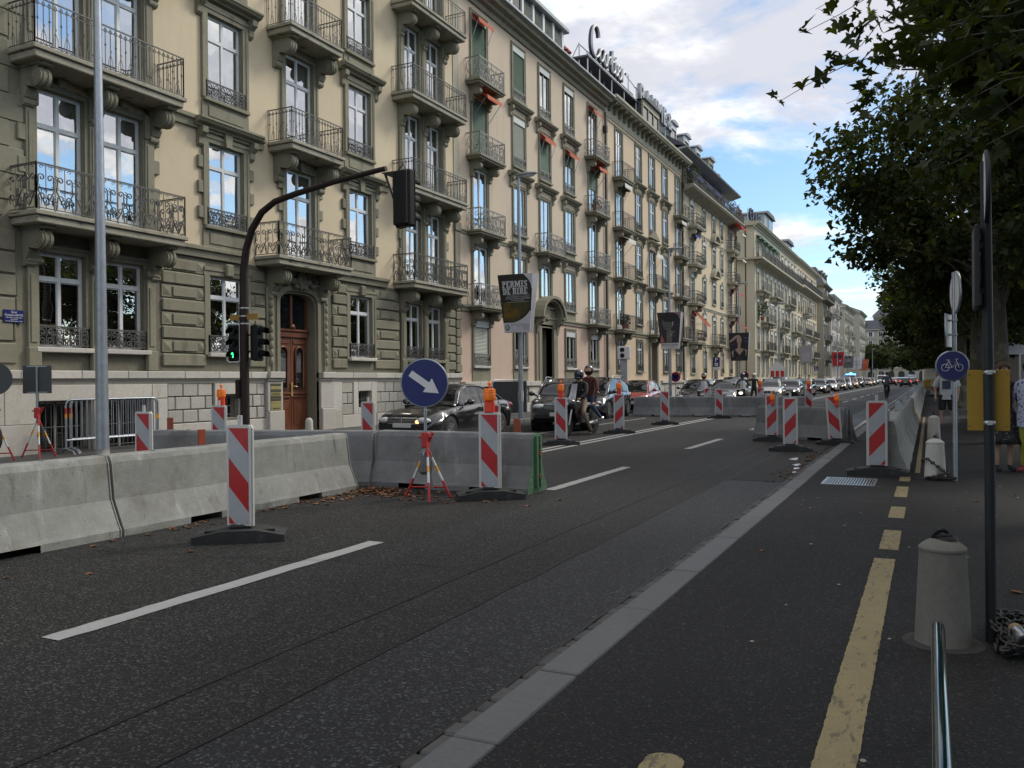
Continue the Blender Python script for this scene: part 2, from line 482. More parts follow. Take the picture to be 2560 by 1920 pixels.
def asphalt(name, base, light, amt, scale, rough):
    m = bpy.data.materials.new(name); m.use_nodes = True
    N, L = m.node_tree.nodes, m.node_tree.links
    b = N["Principled BSDF"]; b.inputs["Roughness"].default_value = rough; b.inputs["Specular IOR Level"].default_value = .22
    geo = N.new("ShaderNodeNewGeometry")
    vo = N.new("ShaderNodeTexVoronoi"); vo.inputs["Scale"].default_value = scale
    L.new(geo.outputs["Position"], vo.inputs["Vector"])
    sp = N.new("ShaderNodeSeparateColor"); L.new(vo.outputs["Color"], sp.inputs[0])
    st = N.new("ShaderNodeMapRange"); st.inputs[1].default_value, st.inputs[2].default_value = 1 - amt, 1.0
    L.new(sp.outputs[0], st.inputs[0])
    big_ = N.new("ShaderNodeTexNoise"); big_.inputs["Scale"].default_value = .6; big_.inputs["Detail"].default_value = 7; big_.inputs["Roughness"].default_value = .65
    L.new(geo.outputs["Position"], big_.inputs["Vector"])
    mr_ = N.new("ShaderNodeMapRange"); mr_.inputs[1].default_value, mr_.inputs[2].default_value = .3, .7; mr_.inputs[3].default_value, mr_.inputs[4].default_value = .68, 1.3
    trk = N.new("ShaderNodeTexNoise"); trk.inputs["Scale"].default_value = 1.0; trk.inputs["Detail"].default_value = 5
    mpt = N.new("ShaderNodeMapping"); mpt.inputs["Scale"].default_value = (1.5, .05, 1); L.new(geo.outputs["Position"], mpt.inputs[0]); L.new(mpt.outputs[0], trk.inputs["Vector"])
    av = N.new("ShaderNodeMath"); av.operation = 'MULTIPLY_ADD'; av.inputs[1].default_value = .5; L.new(trk.outputs[0], av.inputs[0])
    hv = N.new("ShaderNodeMath"); hv.operation = 'MULTIPLY'; hv.inputs[1].default_value = .5; L.new(big_.outputs[0], hv.inputs[0]); L.new(hv.outputs[0], av.inputs[2])
    L.new(av.outputs[0], mr_.inputs[0])
    x = N.new("ShaderNodeMixRGB"); x.inputs[1].default_value = (*base, 1); x.inputs[2].default_value = (*light, 1); L.new(st.outputs[0], x.inputs[0])
    y = N.new("ShaderNodeMixRGB"); y.blend_type = 'MULTIPLY'; y.inputs[0].default_value = 1; L.new(x.outputs[0], y.inputs[1]); L.new(mr_.outputs[0], y.inputs[2])
    fine = N.new("ShaderNodeTexNoise"); fine.inputs["Scale"].default_value = scale * .5; fine.inputs["Detail"].default_value = 3
    L.new(geo.outputs["Position"], fine.inputs["Vector"])
    z = N.new("ShaderNodeMixRGB"); z.blend_type = 'MULTIPLY'; z.inputs[0].default_value = 1
    mr2 = N.new("ShaderNodeMapRange"); mr2.inputs[1].default_value, mr2.inputs[2].default_value = .3, .7; mr2.inputs[3].default_value, mr2.inputs[4].default_value = .6, 1.4
    L.new(fine.outputs[0], mr2.inputs[0]); L.new(y.outputs[0], z.inputs[1]); L.new(mr2.outputs[0], z.inputs[2])
    L.new(z.outputs[0], b.inputs["Base Color"])
    bp = N.new("ShaderNodeBump"); bp.inputs["Strength"].default_value = .7; bp.inputs["Distance"].default_value = .006
    L.new(vo.outputs["Distance"], bp.inputs["Height"]); L.new(bp.outputs[0], b.inputs["Normal"])
    MT[name] = m
asphalt('road_old', (.0145, .0145, .0143), (.088, .088, .084), .24, 96, .70)
asphalt('road_new', (.0135, .014, .0155), (.080, .084, .092), .25, 82, .58)
asphalt('pavement_asphalt', (.0125, .0125, .013), (.062, .062, .062), .13, 115, .75)
# ---------------------------------------------------------------- text and skinned bodies are evaluated in a scratch scene
TMP = bpy.data.scenes.new("scratch")
def evaluated(o):
    TMP.collection.objects.link(o)
    vl = TMP.view_layers[0]; vl.update()
    me = bpy.data.meshes.new_from_object(o.evaluated_get(vl.depsgraph))
    TMP.collection.objects.unlink(o)
    return me
_tc = {}
def text_mesh(body, size, m, extrude=.002, bold=0.0, align='CENTER', shear=0.0, res=2, space=1.0):
    k = (body, size, m.name, extrude, bold, align, shear)
    if k in _tc: return _tc[k]
    cu = bpy.data.curves.new("lettering", 'FONT')
    cu.body, cu.size, cu.extrude, cu.offset, cu.align_x, cu.shear, cu.resolution_u = body, size, extrude, bold, align, shear, res
    cu.space_character = space
    o = bpy.data.objects.new("lettering", cu)
    me = evaluated(o)
    me.materials.clear(); me.materials.append(m)
    bpy.data.objects.remove(o); bpy.data.curves.remove(cu)
    _tc[k] = me
    return me
# ================================================================= ground
def sheet(name, x0, y0, x1, y1, z, m, parent=None, nx=1, ny=1):
    b = MB(); b.quad((x0, y0, z), (x1, y0, z), (x1, y1, z), (x0, y1, z))
    return b.build(name, MT[m], parent)
struct(sheet('ground', -2500, -300, 42, 3500, -.16, 'asphalt_left'))
struct(sheet('lake', 42, -300, 3000, 3500, -.9, 'water'))
b = MB(); b.box(41.6, -300, -1.2, 42, 1500, .05); struct(b.build('quay_wall', MT['granite_rough']))
road = struct(sheet('road', -13.0, -60, -2.72, 420, 0, 'road_old'))
r2 = sheet('resurfaced_strip', -2.72, -60, -1.88, 420, 0, 'road_new', road)
sheet('asphalt_patch', -2.70, 12.75, -1.90, 21.0, .004, 'road_old', road)
b = MB()
def strip(b, x, y0, y1, w, z=.004, wob=.012, step=.5):
    n = max(2, int((y1 - y0) / step)); L = []
    for i in range(n + 1):
        y = y0 + (y1 - y0) * i / n
        L.append((x + rnd.uniform(-wob, wob), y))
    for (xa, ya), (xb, yb) in zip(L, L[1:]):
        b.quad((xa - w, ya, z), (xa + w, ya, z), (xb + w, yb, z), (xb - w, yb, z))
strip(b, -3.23, -5, 12.6, .008); strip(b, -2.72, -5, 40, .007); strip(b, -3.4, 13.4, 24, .010); strip(b, -3.1, 13.6, 24, .010)
strip(b, -9.9, 10, 60, .008); strip(b, -1.875, -5, 40, .012, .006, .01)
for (x0, y0, x1, y1) in ((-6.8, 5.2, -2.8, 6.1), (-3.2, 12.7, -1.9, 12.75), (-5.9, 14.5, -3.3, 13.6), (-9.0, 22, -3.0, 23.2), (-.95, 8.9, 1.6, 9.3), (-1.4, 10.9, .9, 10.5), (-7.0, 30, -2.0, 29.4)):
    P = [(x0 + (x1 - x0) * i / 40, y0 + (y1 - y0) * i / 40 + .05 * math.sin(i * .9) + rnd.uniform(-.03, .03)) for i in range(41)]; zz = .056 if x1 > -1.5 else .005
    for (xa, ya), (xb, yb) in zip(P, P[1:]): b.quad((xa, ya - .004, zz), (xb, yb - .004, zz), (xb, yb + .004, zz), (xa, ya + .004, zz))
b.build('tar_seam', MT['black_plastic'], road)
# painted lane marks: each one a piece of its own
def ragged(b, x0, y0, x1, y1, z, n=24, e=.010):
    Lp, Rp = [], []
    for i in range(n + 1):
        y = y0 + (y1 - y0) * i / n
        Lp.append((x0 + rnd.uniform(-e, e), y, z)); Rp.append((x1 + rnd.uniform(-e, e), y, z))
    for i in range(n): b.quad(Lp[i], Rp[i], Rp[i + 1], Lp[i + 1])
y = 3.3; k = 0
while y < 230:
    b = MB(); ragged(b, -.08, 0, .08, 3.3, 0, 30 if k < 4 else 4, .008 if k < 4 else 0)
    b.build('lane_dash', MT['paint_white'], road, (-4.66, y, .004))
    y += 7.36; k += 1
for x in (-7.56, -7.30):
    b = MB(); ragged(b, x - .06, 12.2, x + .06, 230, .004, 300, .004); b.build('centre_line', MT['paint_white'], road)
b = MB(); ragged(b, -9.95, 12, -9.83, 32, .004, 40); b.build('lane_line', MT['paint_white'], road)
b = MB(); ragged(b, -2.0, 24, -1.92, 230, .004, 60); b.build('edge_line', MT['paint_white'], road)
b = MB()
for (cx, cy, s) in ((-2.05, 15.3, .16), (-1.98, 14.7, .12), (-2.25, 16.4, .20), (-1.93, 14.1, .08)):
    pts = [(cx + s * (.45 + .55 * rnd.random()) * math.cos(t * PI / 7) * .55, cy + s * (.5 + .5 * rnd.random()) * math.sin(t * PI / 7) * 1.6, .008) for t in range(14)]
    b.add(pts, [tuple(range(14))])
b.build('spilled_paint', MT['sign_white'], road)
pave = struct(sheet('pavement', -1.55, -60, 41.6, 420, .05, 'pavement_asphalt'))
lp = MB(); lp.box(-40, -60, -.15, -13.25, 420, .12); lp = struct(lp.build('pavement_far_side', MT['asphalt_left']))
b = MB(); yy = -10
while yy < 120:
    b.box(-13.25, yy, -.1, -13.0, yy + 1.48, .125, 0, .015); yy += 1.5
b.box(-13.25, 120, -.1, -13.0, 420, .125)
b.build('kerb_edge', MT['kerb_granite'], lp)
kerb = struct(put('kerb', None)); kerb.location = (-1.66, 0, 0)
ks = [2.0, 3.02, 3.89, 5.17, 6.35, 7.82]
yy = 1.0; ks = [-3.2, -2.1, -1.0, 0.05, 1.0] + ks
yy = ks[-1]
while yy < 58: yy += rnd.uniform(1.05, 1.4); ks.append(yy)
for a, c in zip(ks, ks[1:]):
    b = MB(); b.box(-.105, .006, -.12, .105, c - a - .009, .052 + rnd.uniform(-.003, .003), 0, .008)
    b.build('kerb_stone', MT['kerb_granite'], kerb, (rnd.uniform(-.004, .004), a, 0))
b = MB(); b.box(-.105, ks[-1], -.12, .105, 420, .052); b.build('kerb_run', MT['kerb_granite'], kerb)
yy = 1.6
while yy < 22:
    l = rnd.choice((.14, .17, .2, .22))
    b = MB(); b.box(-.05, .006, -.1, .05, l - .007, 0, 0, .012)
    b.build('gutter_stone', MT['gutter_granite'], kerb, (-.165 + rnd.uniform(-.006, .006), yy, .006 + rnd.uniform(-.006, .005)), (rnd.uniform(-.03, .03), rnd.uniform(-.04, .04), rnd.uniform(-.02, .02)))
    yy += l
b = MB(); b.box(-.215, 22, -.1, -.113, 420, .006); b.build('gutter_run', MT['gutter_granite'], kerb)
def ymark(x0, y0, x1, y1, roundend=False):
    b = MB(); ragged(b, x0, y0, x1, y1, .054, max(12, int((y1 - y0) * 30)), .0032)
    if roundend:
        c = (x0 + x1) / 2; r = (x1 - x0) / 2
        b.add([(c + r * math.cos(PI * i / 8), y1 + r * math.sin(PI * i / 8), .054) for i in range(9)], [tuple(range(9))])
    b.build('cycle_lane_mark', MT['paint_yellow'], pave)
ymark(-.405, 1.2, -.25, 7.4); ymark(-.39, 7.8, -.24, 8.8); ymark(-.39, 9.58, -.24, 10.42); ymark(-.39, 11.28, -.25, 12.36)
ymark(-.385, 13.0, -.25, 13.7); ymark(-.985, 1.2, -.835, 3.14, True); ymark(-.20, 14.2, -.13, 34)
# drain grating
g = put('drain_grating', None, pave); g.location = (-1.0, 12.72, .054)
b = MB(); b.box(-.34, -.42, -.03, .34, -.38, .004); b.box(-.34, .38, -.03, .34, .42, .004); b.box(-.34, -.38, -.03, -.31, .38, .004); b.box(.31, -.38, -.03, .34, .38, .004)
b.build('frame', MT['steel'], g)
b = MB(); b.quad((-.31, -.38, -.02), (.31, -.38, -.02), (.31, .38, -.02), (-.31, .38, -.02)); b.build('sump', MT['room'], g)
bar = MB(); bar.box(-.008, -.378, -.03, .008, .378, .003); bar = bar.mesh('bar', MT['steel'])
for i in range(17): put('bar', bar, g, (-.29 + i * .036, 0, 0))
# paint blot, chewing gum and scratches on the pavement
b = MB()
for i in range(70):
    x, y = rnd.uniform(-1.4, 2.2), rnd.uniform(2.2, 14); s = rnd.uniform(.006, .016)
    b.add([(x + s * math.cos(t), y + s * 1.3 * math.sin(t), .0525) for t in (0, 1, 2, 3, 4, 5)], [(0, 1, 2, 3, 4, 5)])
stuff(b.build('chewing_gum', MT['slab_stone'], pave))
# fallen leaves
b = MB()
def dleaf(x, y, z, s):
    a = rnd.uniform(0, 2 * PI); tl = rnd.uniform(-.5, .5); u = (math.cos(a), math.sin(a)); w = (-u[1], u[0])
    P = []
    for (p, q, h) in ((-1, 0, .1), (-.3, .6, .35), (.4, .75, .1), (1, 0, .3), (.35, -.7, .25), (-.3, -.55, .4)):
        P.append((x + s * (p * u[0] + q * w[0]), y + s * (p * u[1] + q * w[1]), z + s * (h + tl * q * .3)))
    b.add(P, [(0, 1, 2, 3), (0, 3, 4, 5)])
for cx, cy, sx, sy, n in ((-6.85, 9.62, .33, .14, 190), (-6.45, 9.35, .3, .2, 60), (-6.9, 8.75, .15, .35, 50), (-7.0, 7.2, .06, .9, 34), (-5.5, 9.4, .5, .2, 34), (-2.0, 16.6, .12, 1.0, 70), (-2.1, 20.6, .6, .25, 60), (-2.0, 13.6, .1, .5, 24), (-.9, 14.6, .5, .5, 12), (-5.5, 7, 2.5, 3, 10), (.8, 9, 1.2, 4, 12)):
    for i in range(n):
        x, y = rnd.gauss(cx, sx), rnd.gauss(cy, sy)
        dleaf(x, y, (.05 if x > -1.55 else .002) + (rnd.random() ** 2 * .05 if n > 100 else 0), rnd.uniform(.025, .05))
lf = stuff(b.build('fallen_leaves', MT['dead_leaf']))
tag(lf, 'brown fallen leaves gathered on the asphalt beside the concrete barriers', 'leaves')
# ================================================================= facade kit (local x = out of the wall, y = along the street, z = up)
WX = -16.1
def spiral(c, r, a0, turns, n=12, hand=1):
    P = []
    for i in range(n + 1):
        t = i / n; rr = r * (1 - .8 * t); a = a0 + hand * turns * 2 * PI * t
        P.append((c[0] + rr * math.cos(a), c[1] + rr * math.sin(a)))
    return P
def rail_panel(b, o, ux, L, h, style, q):
    """fills a bay of length L from point o along the unit vector ux (in plan); q = coarse"""
    def P(pts): return [(o[0] + ux[0] * a, o[1] + ux[1] * a, o[2] + z) for a, z in pts]
    def tb(pts, r, n=4): b.tube(P(pts), r, n, sm=False, caps=False)
    if style == 'bars':
        n = max(2, round(L / .125)); d = L / n
        for i in range(n):
            a = d * (i + .5)
            tb([(a, .05), (a, h - .03)], .0092, 4)
            if q: continue
            tb([(a + .035 * math.cos(t * PI / 3), h - .1 + .035 * math.sin(t * PI / 3)) for t in range(7)], .0085, 3)
            if i % 2 == 0:
                tb([(a + .018 * math.cos(t * PI / 2), h * .56 + .03 * math.sin(t * PI / 2)) for t in range(5)], .012, 3)
            else:
                tb([(a - .055, .05), (a - .05, h * .22), (a, h * .38), (a + .05, h * .22), (a + .055, .05)], .0085, 3)
                tb(spiral((a, h * .45), .04, -PI / 2, .8, 5), .006, 3)
        return
    n = max(1, round(L / .42)); d = L / n
    for i in range(n):
        a = d * (i + .5); w = d * .46
        m = 6 if q else 10
        for sg in (-1, 1):
            tb([(a + sg * x, z) for x, z in [(w * .95, h * .06)] + [(w * .45 + u, h * .30 + v) for u, v in spiral((0, 0), w * .42, -PI * .1, 1.15, m)]], .0135, 4 if not q else 3)
            tb([(a + sg * x, z) for x, z in [(w * .1, h * .12), (w * .95, h * .45)] + [(w * .5 + u, h * .70 + v) for u, v in spiral((0, 0), w * .44, -PI * .2, 1.2, m)]], .0135, 4 if not q else 3)
            tb([(a + sg * (w * .55 + u), h * .92 + v) for u, v in spiral((0, 0), w * .25, PI, .9, m - 3, -1)], .007, 3)
            if not q: tb([(a + sg * (w * .8 + u), h * .52 + v) for u, v in spiral((0, 0), w * .22, 0, 1, 6, -1)], .007, 3)
        tb([(a, .04), (a, h - .03)], .008, 4)
    if not q and style == 'scroll':
        for sg in (0, 1):
            for i in range(n):
                a = d * (i + sg); tb([(min(max(a + u, .0), L), h * (.2 + .5 * sg) + v) for u, v in spiral((0, 0), d * .2, PI / 2, 1.3, 8, 1 - 2 * sg)], .009, 3)
    if style == 'dense':
        k = max(2, round(L / .14))
        for i in range(k): tb([(L * (i + .5) / k, .04), (L * (i + .5) / k, h - .02)], .006, 3)
_rc = {}
def railing(W, D, h, style, m='iron', q=False):
    """front of length W along y with two returns of depth D, centred on y, outer face at x=D"""
    k = (round(W, 2), round(D, 2), round(h, 2), style, m, q)
    if k in _rc: return _rc[k]
    b = MB(); y0, y1 = -W / 2, W / 2
    segs = [((D, y0, 0), (0, 1), W)]
    if D > .02: segs += [((0, y0, 0), (1, 0), D), ((0, y1, 0), (1, 0), D)]
    for o, u, L in segs:
        e = (o[0] + u[0] * L, o[1] + u[1] * L)
        for z, r in ((h, .018), (.045, .012), (h - .11 if style == 'bars' else h - .03, .009)):
            b.tube([(o[0], o[1], z), (e[0], e[1], z)], r, 4, sm=False)
        rail_panel(b, o, u, L, h, style, q)
        np_ = max(1, round(L / 1.2)) if L > .5 else 1
        for i in range(np_ + 1):
            b.tube([(o[0] + u[0] * L * i / np_, o[1] + u[1] * L * i / np_, 0), (o[0] + u[0] * L * i / np_, o[1] + u[1] * L * i / np_, h + .02)], .015, 4, sm=False)
    _rc[k] = b.mesh('railing', MT[m])
    return _rc[k]
_bc = {}
def bracket_mesh(d, h, w, m, fancy=True):
    k = (round(d, 2), round(h, 2), round(w, 2), m, fancy)
    if k in _bc: return _bc[k]
    b = MB(); r = min(d * .27, h * .3)
    cx, cz = d - r - .04, -.07 - r
    pf = [(0, 0), (d, 0), (d, -.05), (d - .03, -.07)] + arc(cx, cz, r, 70, -110, 9)
    x2 = .13 * d / .7 + .03
    pf += [(cx - r * 1.3, cz - r * .75), (x2 + .12 * h, -h * .62), (x2 + .03, -h * .78)] + arc(x2 * .55, -h * .88, x2 * .55, 40, -90, 4) + [(0, -h)]
    b.prism(pf, 'y', -w / 2, w / 2)                    # profile is (x, z)
    if fancy:
        for sg in (-1, 1):
            for (rr, e) in ((r * .82, .012), (r * .5, .024), (r * .22, .036)):
                c = [(cx + rr * math.cos(2 * PI * i / 10), cz + rr * math.sin(2 * PI * i / 10)) for i in range(10)]
                b.prism(c, 'y', sg * w / 2, sg * (w / 2 + e))
        b.prism([(0, .0), (d * .96, 0), (d * .96, -.055), (0, -.055)], 'y', -w / 2 - .035, w / 2 + .035)
        for yy in (-w * .22, w * .22):                 # flutes running down the front of the scroll
            b.tube([(cx + (r + .004) * math.cos(R(a)), yy, cz + (r + .004) * math.sin(R(a))) for a in range(60, -120, -20)], .018, 4)
    _bc[k] = b.mesh('bracket', MT[m])
    return _bc[k]
# MB.prism maps poly (a, b) on axis 'y' to (x=b, z=a): swap once here so profiles can be written (x, z)
_pr = MB.prism
def _prism(s, poly, axis, a, b, mi=0, sm=False):
    if axis == 'y': poly = [(q, p) for p, q in poly]
    return _pr(s, poly, axis, a, b, mi, sm)
MB.prism = _prism
_wc = {}
def window_meshes(w, h, kind, fm):
    """frame + pane rectangles; kind: 'w' casement with transom, 'p' plain two-light"""
    k = (round(w, 2), round(h, 2), kind, fm)
    if k in _wc: return _wc[k]
    b = MB(); x0, x1 = -.225, -.175
    t = .055
    b.box(x0, -w / 2, 0, x1, w / 2, t); b.box(x0, -w / 2, h - t, x1, w / 2, h)
    b.box(x0, -w / 2, t, x1, -w / 2 + t, h - t); b.box(x0, w / 2 - t, t, x1, w / 2, h - t)
    b.box(x0 - .005, -.036, t, x1 + .010, .036, h - t)
    zt = h * .72 if kind == 'w' else None
    rects = []
    lo = .30 if (h > 2.35) else t
    if lo > t:                                         # solid foot of a french window
        for sg in (-1, 1): b.box(x0 + .01, sg * (w / 2 - t), t, x1 - .015, sg * .036, lo)
    if zt:
        b.box(x0 - .004, -w / 2 + t, zt - .04, x1 + .014, -.036, zt + .04); b.box(x0 - .004, .036, zt - .04, x1 + .014, w / 2 - t, zt + .04)
    for sg in (-1, 1):
        ya, yb = sorted((sg * (w / 2 - t), sg * .036))
        if zt:
            rects.append((ya, yb, lo, zt - .045)); rects.append((ya, yb, zt + .045, h - t))
        else: rects.append((ya, yb, lo, h - t))
    rects2 = []
    for (ya, yb, za, zb) in rects:                     # sash rim inside every light
        s = .02
        b.box(x0 + .01, ya, za, x1 - .008, ya + s, zb); b.box(x0 + .01, yb - s, za, x1 - .008, yb, zb)
        b.box(x0 + .01, ya + s, za, x1 - .012, yb - s, za + s); b.box(x0 + .01, ya + s, zb - s, x1 - .012, yb - s, zb)
        rects2.append((ya + s, yb - s, za + s, zb - s))
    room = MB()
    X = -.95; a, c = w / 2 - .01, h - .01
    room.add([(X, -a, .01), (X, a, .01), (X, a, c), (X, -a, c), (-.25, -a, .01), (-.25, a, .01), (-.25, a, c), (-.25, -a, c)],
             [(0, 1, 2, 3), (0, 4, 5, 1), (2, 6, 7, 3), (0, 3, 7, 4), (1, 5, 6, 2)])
    panes = []
    for (ya, yb, za, zb) in rects2:
        p = MB(); hw, hh = (yb - ya) / 2 + .004, (zb - za) / 2 + .004
        p.quad((0, -hw, -hh), (0, hw, -hh), (0, hw, hh), (0, -hw, hh))
        panes.append((p.mesh('pane', MT['window_glass']), (ya + yb) / 2, (za + zb) / 2))
    _wc[k] = (b.mesh('window', MT[fm]), room.mesh('dark_room', MT['room']), panes)
    return _wc[k]
_misc = {}
def cached(key, fn):
    if key not in _misc: _misc[key] = fn()
    return _misc[key]
def curtain_mesh(w, h, gap):
    def f():
        b = MB()
        for sg in (-1, 1):
            n = 14; ya, yb = gap / 2, w / 2 - .03
            P = [(-.34 + .025 * math.sin(i * 2.1), sg * (ya + (yb - ya) * i / n)) for i in range(n + 1)]
            for (xa, y_a), (xb, y_b) in zip(P, P[1:]):
                b.quad((xa, y_a, .06), (xb, y_b, .06), (xb, y_b, h - .05), (xa, y_a, h - .05))
        return b.mesh('curtain', MT['curtain'])
    return cached(('cur', round(w, 2), round(h, 2), gap), f)
def slat_mesh(w, h, m, x, pitch=.06, name='blind'):
    def f():
        b = MB(); n = int(h / pitch)
        for i in range(n):
            z = -i * pitch
            b.quad((x, -w / 2, z), (x + .03, -w / 2, z - pitch * .82), (x + .03, w / 2, z - pitch * .82), (x, w / 2, z))
            b.quad((x + .03, -w / 2, z - pitch * .82), (x, -w / 2, z - pitch), (x, w / 2, z - pitch), (x + .03, w / 2, z - pitch * .82))
        return b.mesh(name, MT[m])
    return cached(('sl', round(w, 2), round(h, 2), m, x, pitch), f)
class Bld:
    def __init__(s, name, label, y0, y1, cat='building', group=None, x=WX):
        s.y0, s.x, s.wx = y0, x, .15
        s.e = thing(name, label, cat, (x, y0, 0), 0, group)
    def part(s, mb, name, mats):
        """mb written with world y"""
        mb.v = [(a, b_ - s.y0, c) for a, b_, c in mb.v]
        return mb.build(name, [MT[m] for m in mats] if isinstance(mats, (list, tuple)) else MT[mats], s.e)
    def at(s, name, me, x, y, z, parent=None, rot=(0, 0, 0)):
        return put(name, me, parent or s.e, (x, y - (s.y0 if parent is None else 0), z), rot)
    def wall(s, name, m, y0, y1, z0, z1, ops, x=0.0, depth=.26, reveal=None, thick=.3):
        ys = sorted({y0, y1, *[max(y0, min(y1, v)) for o in ops for v in o[:2]]})
        zs = sorted({z0, z1, *[max(z0, min(z1, v)) for o in ops for v in o[2:4]]})
        b = MB()
        for ya, yb in zip(ys, ys[1:]):
            for za, zb in zip(zs, zs[1:]):
                cy, cz = (ya + yb) / 2, (za + zb) / 2
                if any(o[0] < cy < o[1] and o[2] < cz < o[3] for o in ops): continue
                b.quad((x, ya, za), (x, yb, za), (x, yb, zb), (x, ya, zb))
        for o in ops:
            ya, yb, za, zb = max(o[0], y0), min(o[1], y1), max(o[2], z0), min(o[3], z1)
            if ya >= yb or za >= zb: continue
            d = x - depth
            b.quad((x, ya, za), (x, ya, zb), (d, ya, zb), (d, ya, za), 1)
            b.quad((x, yb, za), (d, yb, za), (d, yb, zb), (x, yb, zb), 1)
            if zb == o[3]: b.quad((x, ya, zb), (x, yb, zb), (d, yb, zb), (d, ya, zb), 1)
            if za == o[2]: b.quad((x, ya, za), (d, ya, za), (d, yb, za), (x, yb, za), 1)
        return s.part(b, name, [m, reveal or m])
    def window(s, yc, z0, w, h, kind='w', fm='white_frame', fill=None, simple=False):
        me, room, panes = window_meshes(w, h, kind, fm)
        o = s.at('window', me, s.wx, yc, z0)
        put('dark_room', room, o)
        for pm, py, pz in panes:
            put('pane', pm, o, (-.195, py, pz), (0, rnd.gauss(0, .006), rnd.gauss(0, .008)))
        if fill is None: fill = rnd.choice(('curtain', 'curtain', 'wide', 'none'))
        if fill == 'curtain': put('curtain', curtain_mesh(w, h, .34), o)
        elif fill == 'wide': put('curtain', curtain_mesh(w, h, .7), o)
        elif fill == 'blind': put('blind', slat_mesh(w - .04, h - .1, 'blind_brown', -.33), o, (0, 0, h - .03))
        elif isinstance(fill, tuple) and fill[0] in ('shutter_green', 'shutter_grey'):
            b = cached(('box', round(w, 2)), lambda: MB().box(-.16, -w / 2, -.24, -.10, w / 2, 0).mesh('shutter_box', MT['shutter_box']))
            put('shutter_box', b, o, (0, 0, h))
            if fill[1] > .05: put('shutter', slat_mesh(w - .02, (h - .24) * fill[1], fill[0], -.165, .055, 'shutter'), o, (0, 0, h - .24))
        return o
    def balcony(s, yc, z, W, D, h, style, sm, rm, brk, bh=.75, bw=.22, q=False, th=.2, fancy=True):
        b = MB(); hw = W / 2
        b.box(0, -hw, -.09, D, hw, 0, 0, .012); b.box(0, -hw + .05, -th, D - .05, hw - .05, -.09, 0, .02)
        me = cached(('slab', round(W, 2), round(D, 2), th, sm), lambda: b.mesh('balcony', MT[sm]))
        o = s.at('balcony', me, 0, yc, z)
        put('railing', railing(W - .1, D - .06, h, style, rm, q), o)
        for yb in brk:
            put('bracket', bracket_mesh(D * .82, bh, bw, sm if sm != 'slab_stone' else 'molasse', fancy), o, (0, yb - yc, -th))
        return o
    def guard(s, yc, z, W, h, style='scroll', rm='iron', q=True, win=None):
        o = s.at('window_guard', railing(W, .06, h, style, rm, q), 0, yc, z); return o
    def sill(s, yc, z, W, m, d=.14, h=.09):
        me = cached(('sill', round(W, 2), m, d, h), lambda: MB().box(-.2, -W / 2, -h, d, W / 2, 0, 0, .012).mesh('sill', MT[m]))
        return s.at('sill', me, 0, yc, z)
    def hood(s, yc, z, W, m, d=.30, cons=True):
        def f():
            b = MB()
            pf = [(0, 0), (d, 0), (d, -.05), (d - .03, -.07), (d - .06, -.12), (d * .45, -.16), (d * .4, -.2), (0, -.22)]
            b.prism(pf, 'y', -W / 2, W / 2)
            if cons:
                for sg in (-1, 1):
                    yb = sg * (W / 2 - .22)
                    b.prism([(0, -.22), (d * .75, -.22), (d * .72, -.36), (d * .35, -.46), (d * .3, -.62), (.04, -.68), (0, -.68)], 'y', yb - .085, yb + .085)
            return b.mesh('window_hood', MT[m])
        return s.at('window_hood', cached(('hood', round(W, 2), m, d, cons), f), 0, yc, z)
    def surround(s, yc, z0, w, h, m, t=.2, p=.055, key=False, quoin=False):
        def f():
            b = MB()
            for sg in (-1, 1):
                b.box(0, sg * w / 2, 0, p, sg * (w / 2 + t), h); b.box(p, sg * (w / 2 + t * .55), 0, p + .02, sg * (w / 2 + t * .95), h)
                if quoin:
                    z = .15
                    while z < h - .25:
                        b.box(0, sg * (w / 2 + t), z, p + .015, sg * (w / 2 + t + .16), z + .3, 0, .015); z += .62
            b.box(0, -w / 2 - t, h, p, w / 2 + t, h + t); b.box(p, -w / 2 - t, h + t * .55, p + .025, w / 2 + t, h + t * .95)
            if key: b.prism([(-.09, h - .02), (.09, h - .02), (.13, h + t + .1), (-.13, h + t + .1)], 'x', p, p + .09)
            return b.mesh('window_surround', MT[m])
        return s.at('window_surround', cached(('sur', round(w, 2), round(h, 2), m, t, p, key, quoin), f), 0, yc, z0)
    def awning(s, yc, z, W, m, out=.75, drop=.30, tilt=.28):
        """folding arm awning: sloping cloth, scalloped valance, two arms"""
        def f():
            b = MB(); n = 12
            za, zb = 0, -tilt
            b.add([(0.05, -W / 2, za), (0.05, W / 2, za), (out, W / 2, zb), (out, -W / 2, zb)], [(0, 1, 2, 3), (3, 2, 1, 0)])
            for i in range(n):
                y0 = -W / 2 + W * i / n; y1 = y0 + W / n; ym = (y0 + y1) / 2
                b.add([(out, y0, zb), (out, y1, zb), (out + .01, y1, zb - drop * .6), (out + .01, ym, zb - drop), (out + .01, y0, zb - drop * .6)], [(0, 1, 2, 3, 4)])
            return b.mesh('awning', MT[m])
        o = s.at('awning', cached(('awn', round(W, 2), m, out, drop, tilt), f), 0, yc, z)
        arm = cached(('arm', round(W, 2), out, tilt), lambda: MB().tube([(.02, -W / 2, -1.15), (out, -W / 2, -tilt)], .012, 4).tube([(.02, W / 2, -1.15), (out, W / 2, -tilt)], .012, 4).mesh('arm', MT['steel']))
        put('arm', arm, o)
        return o
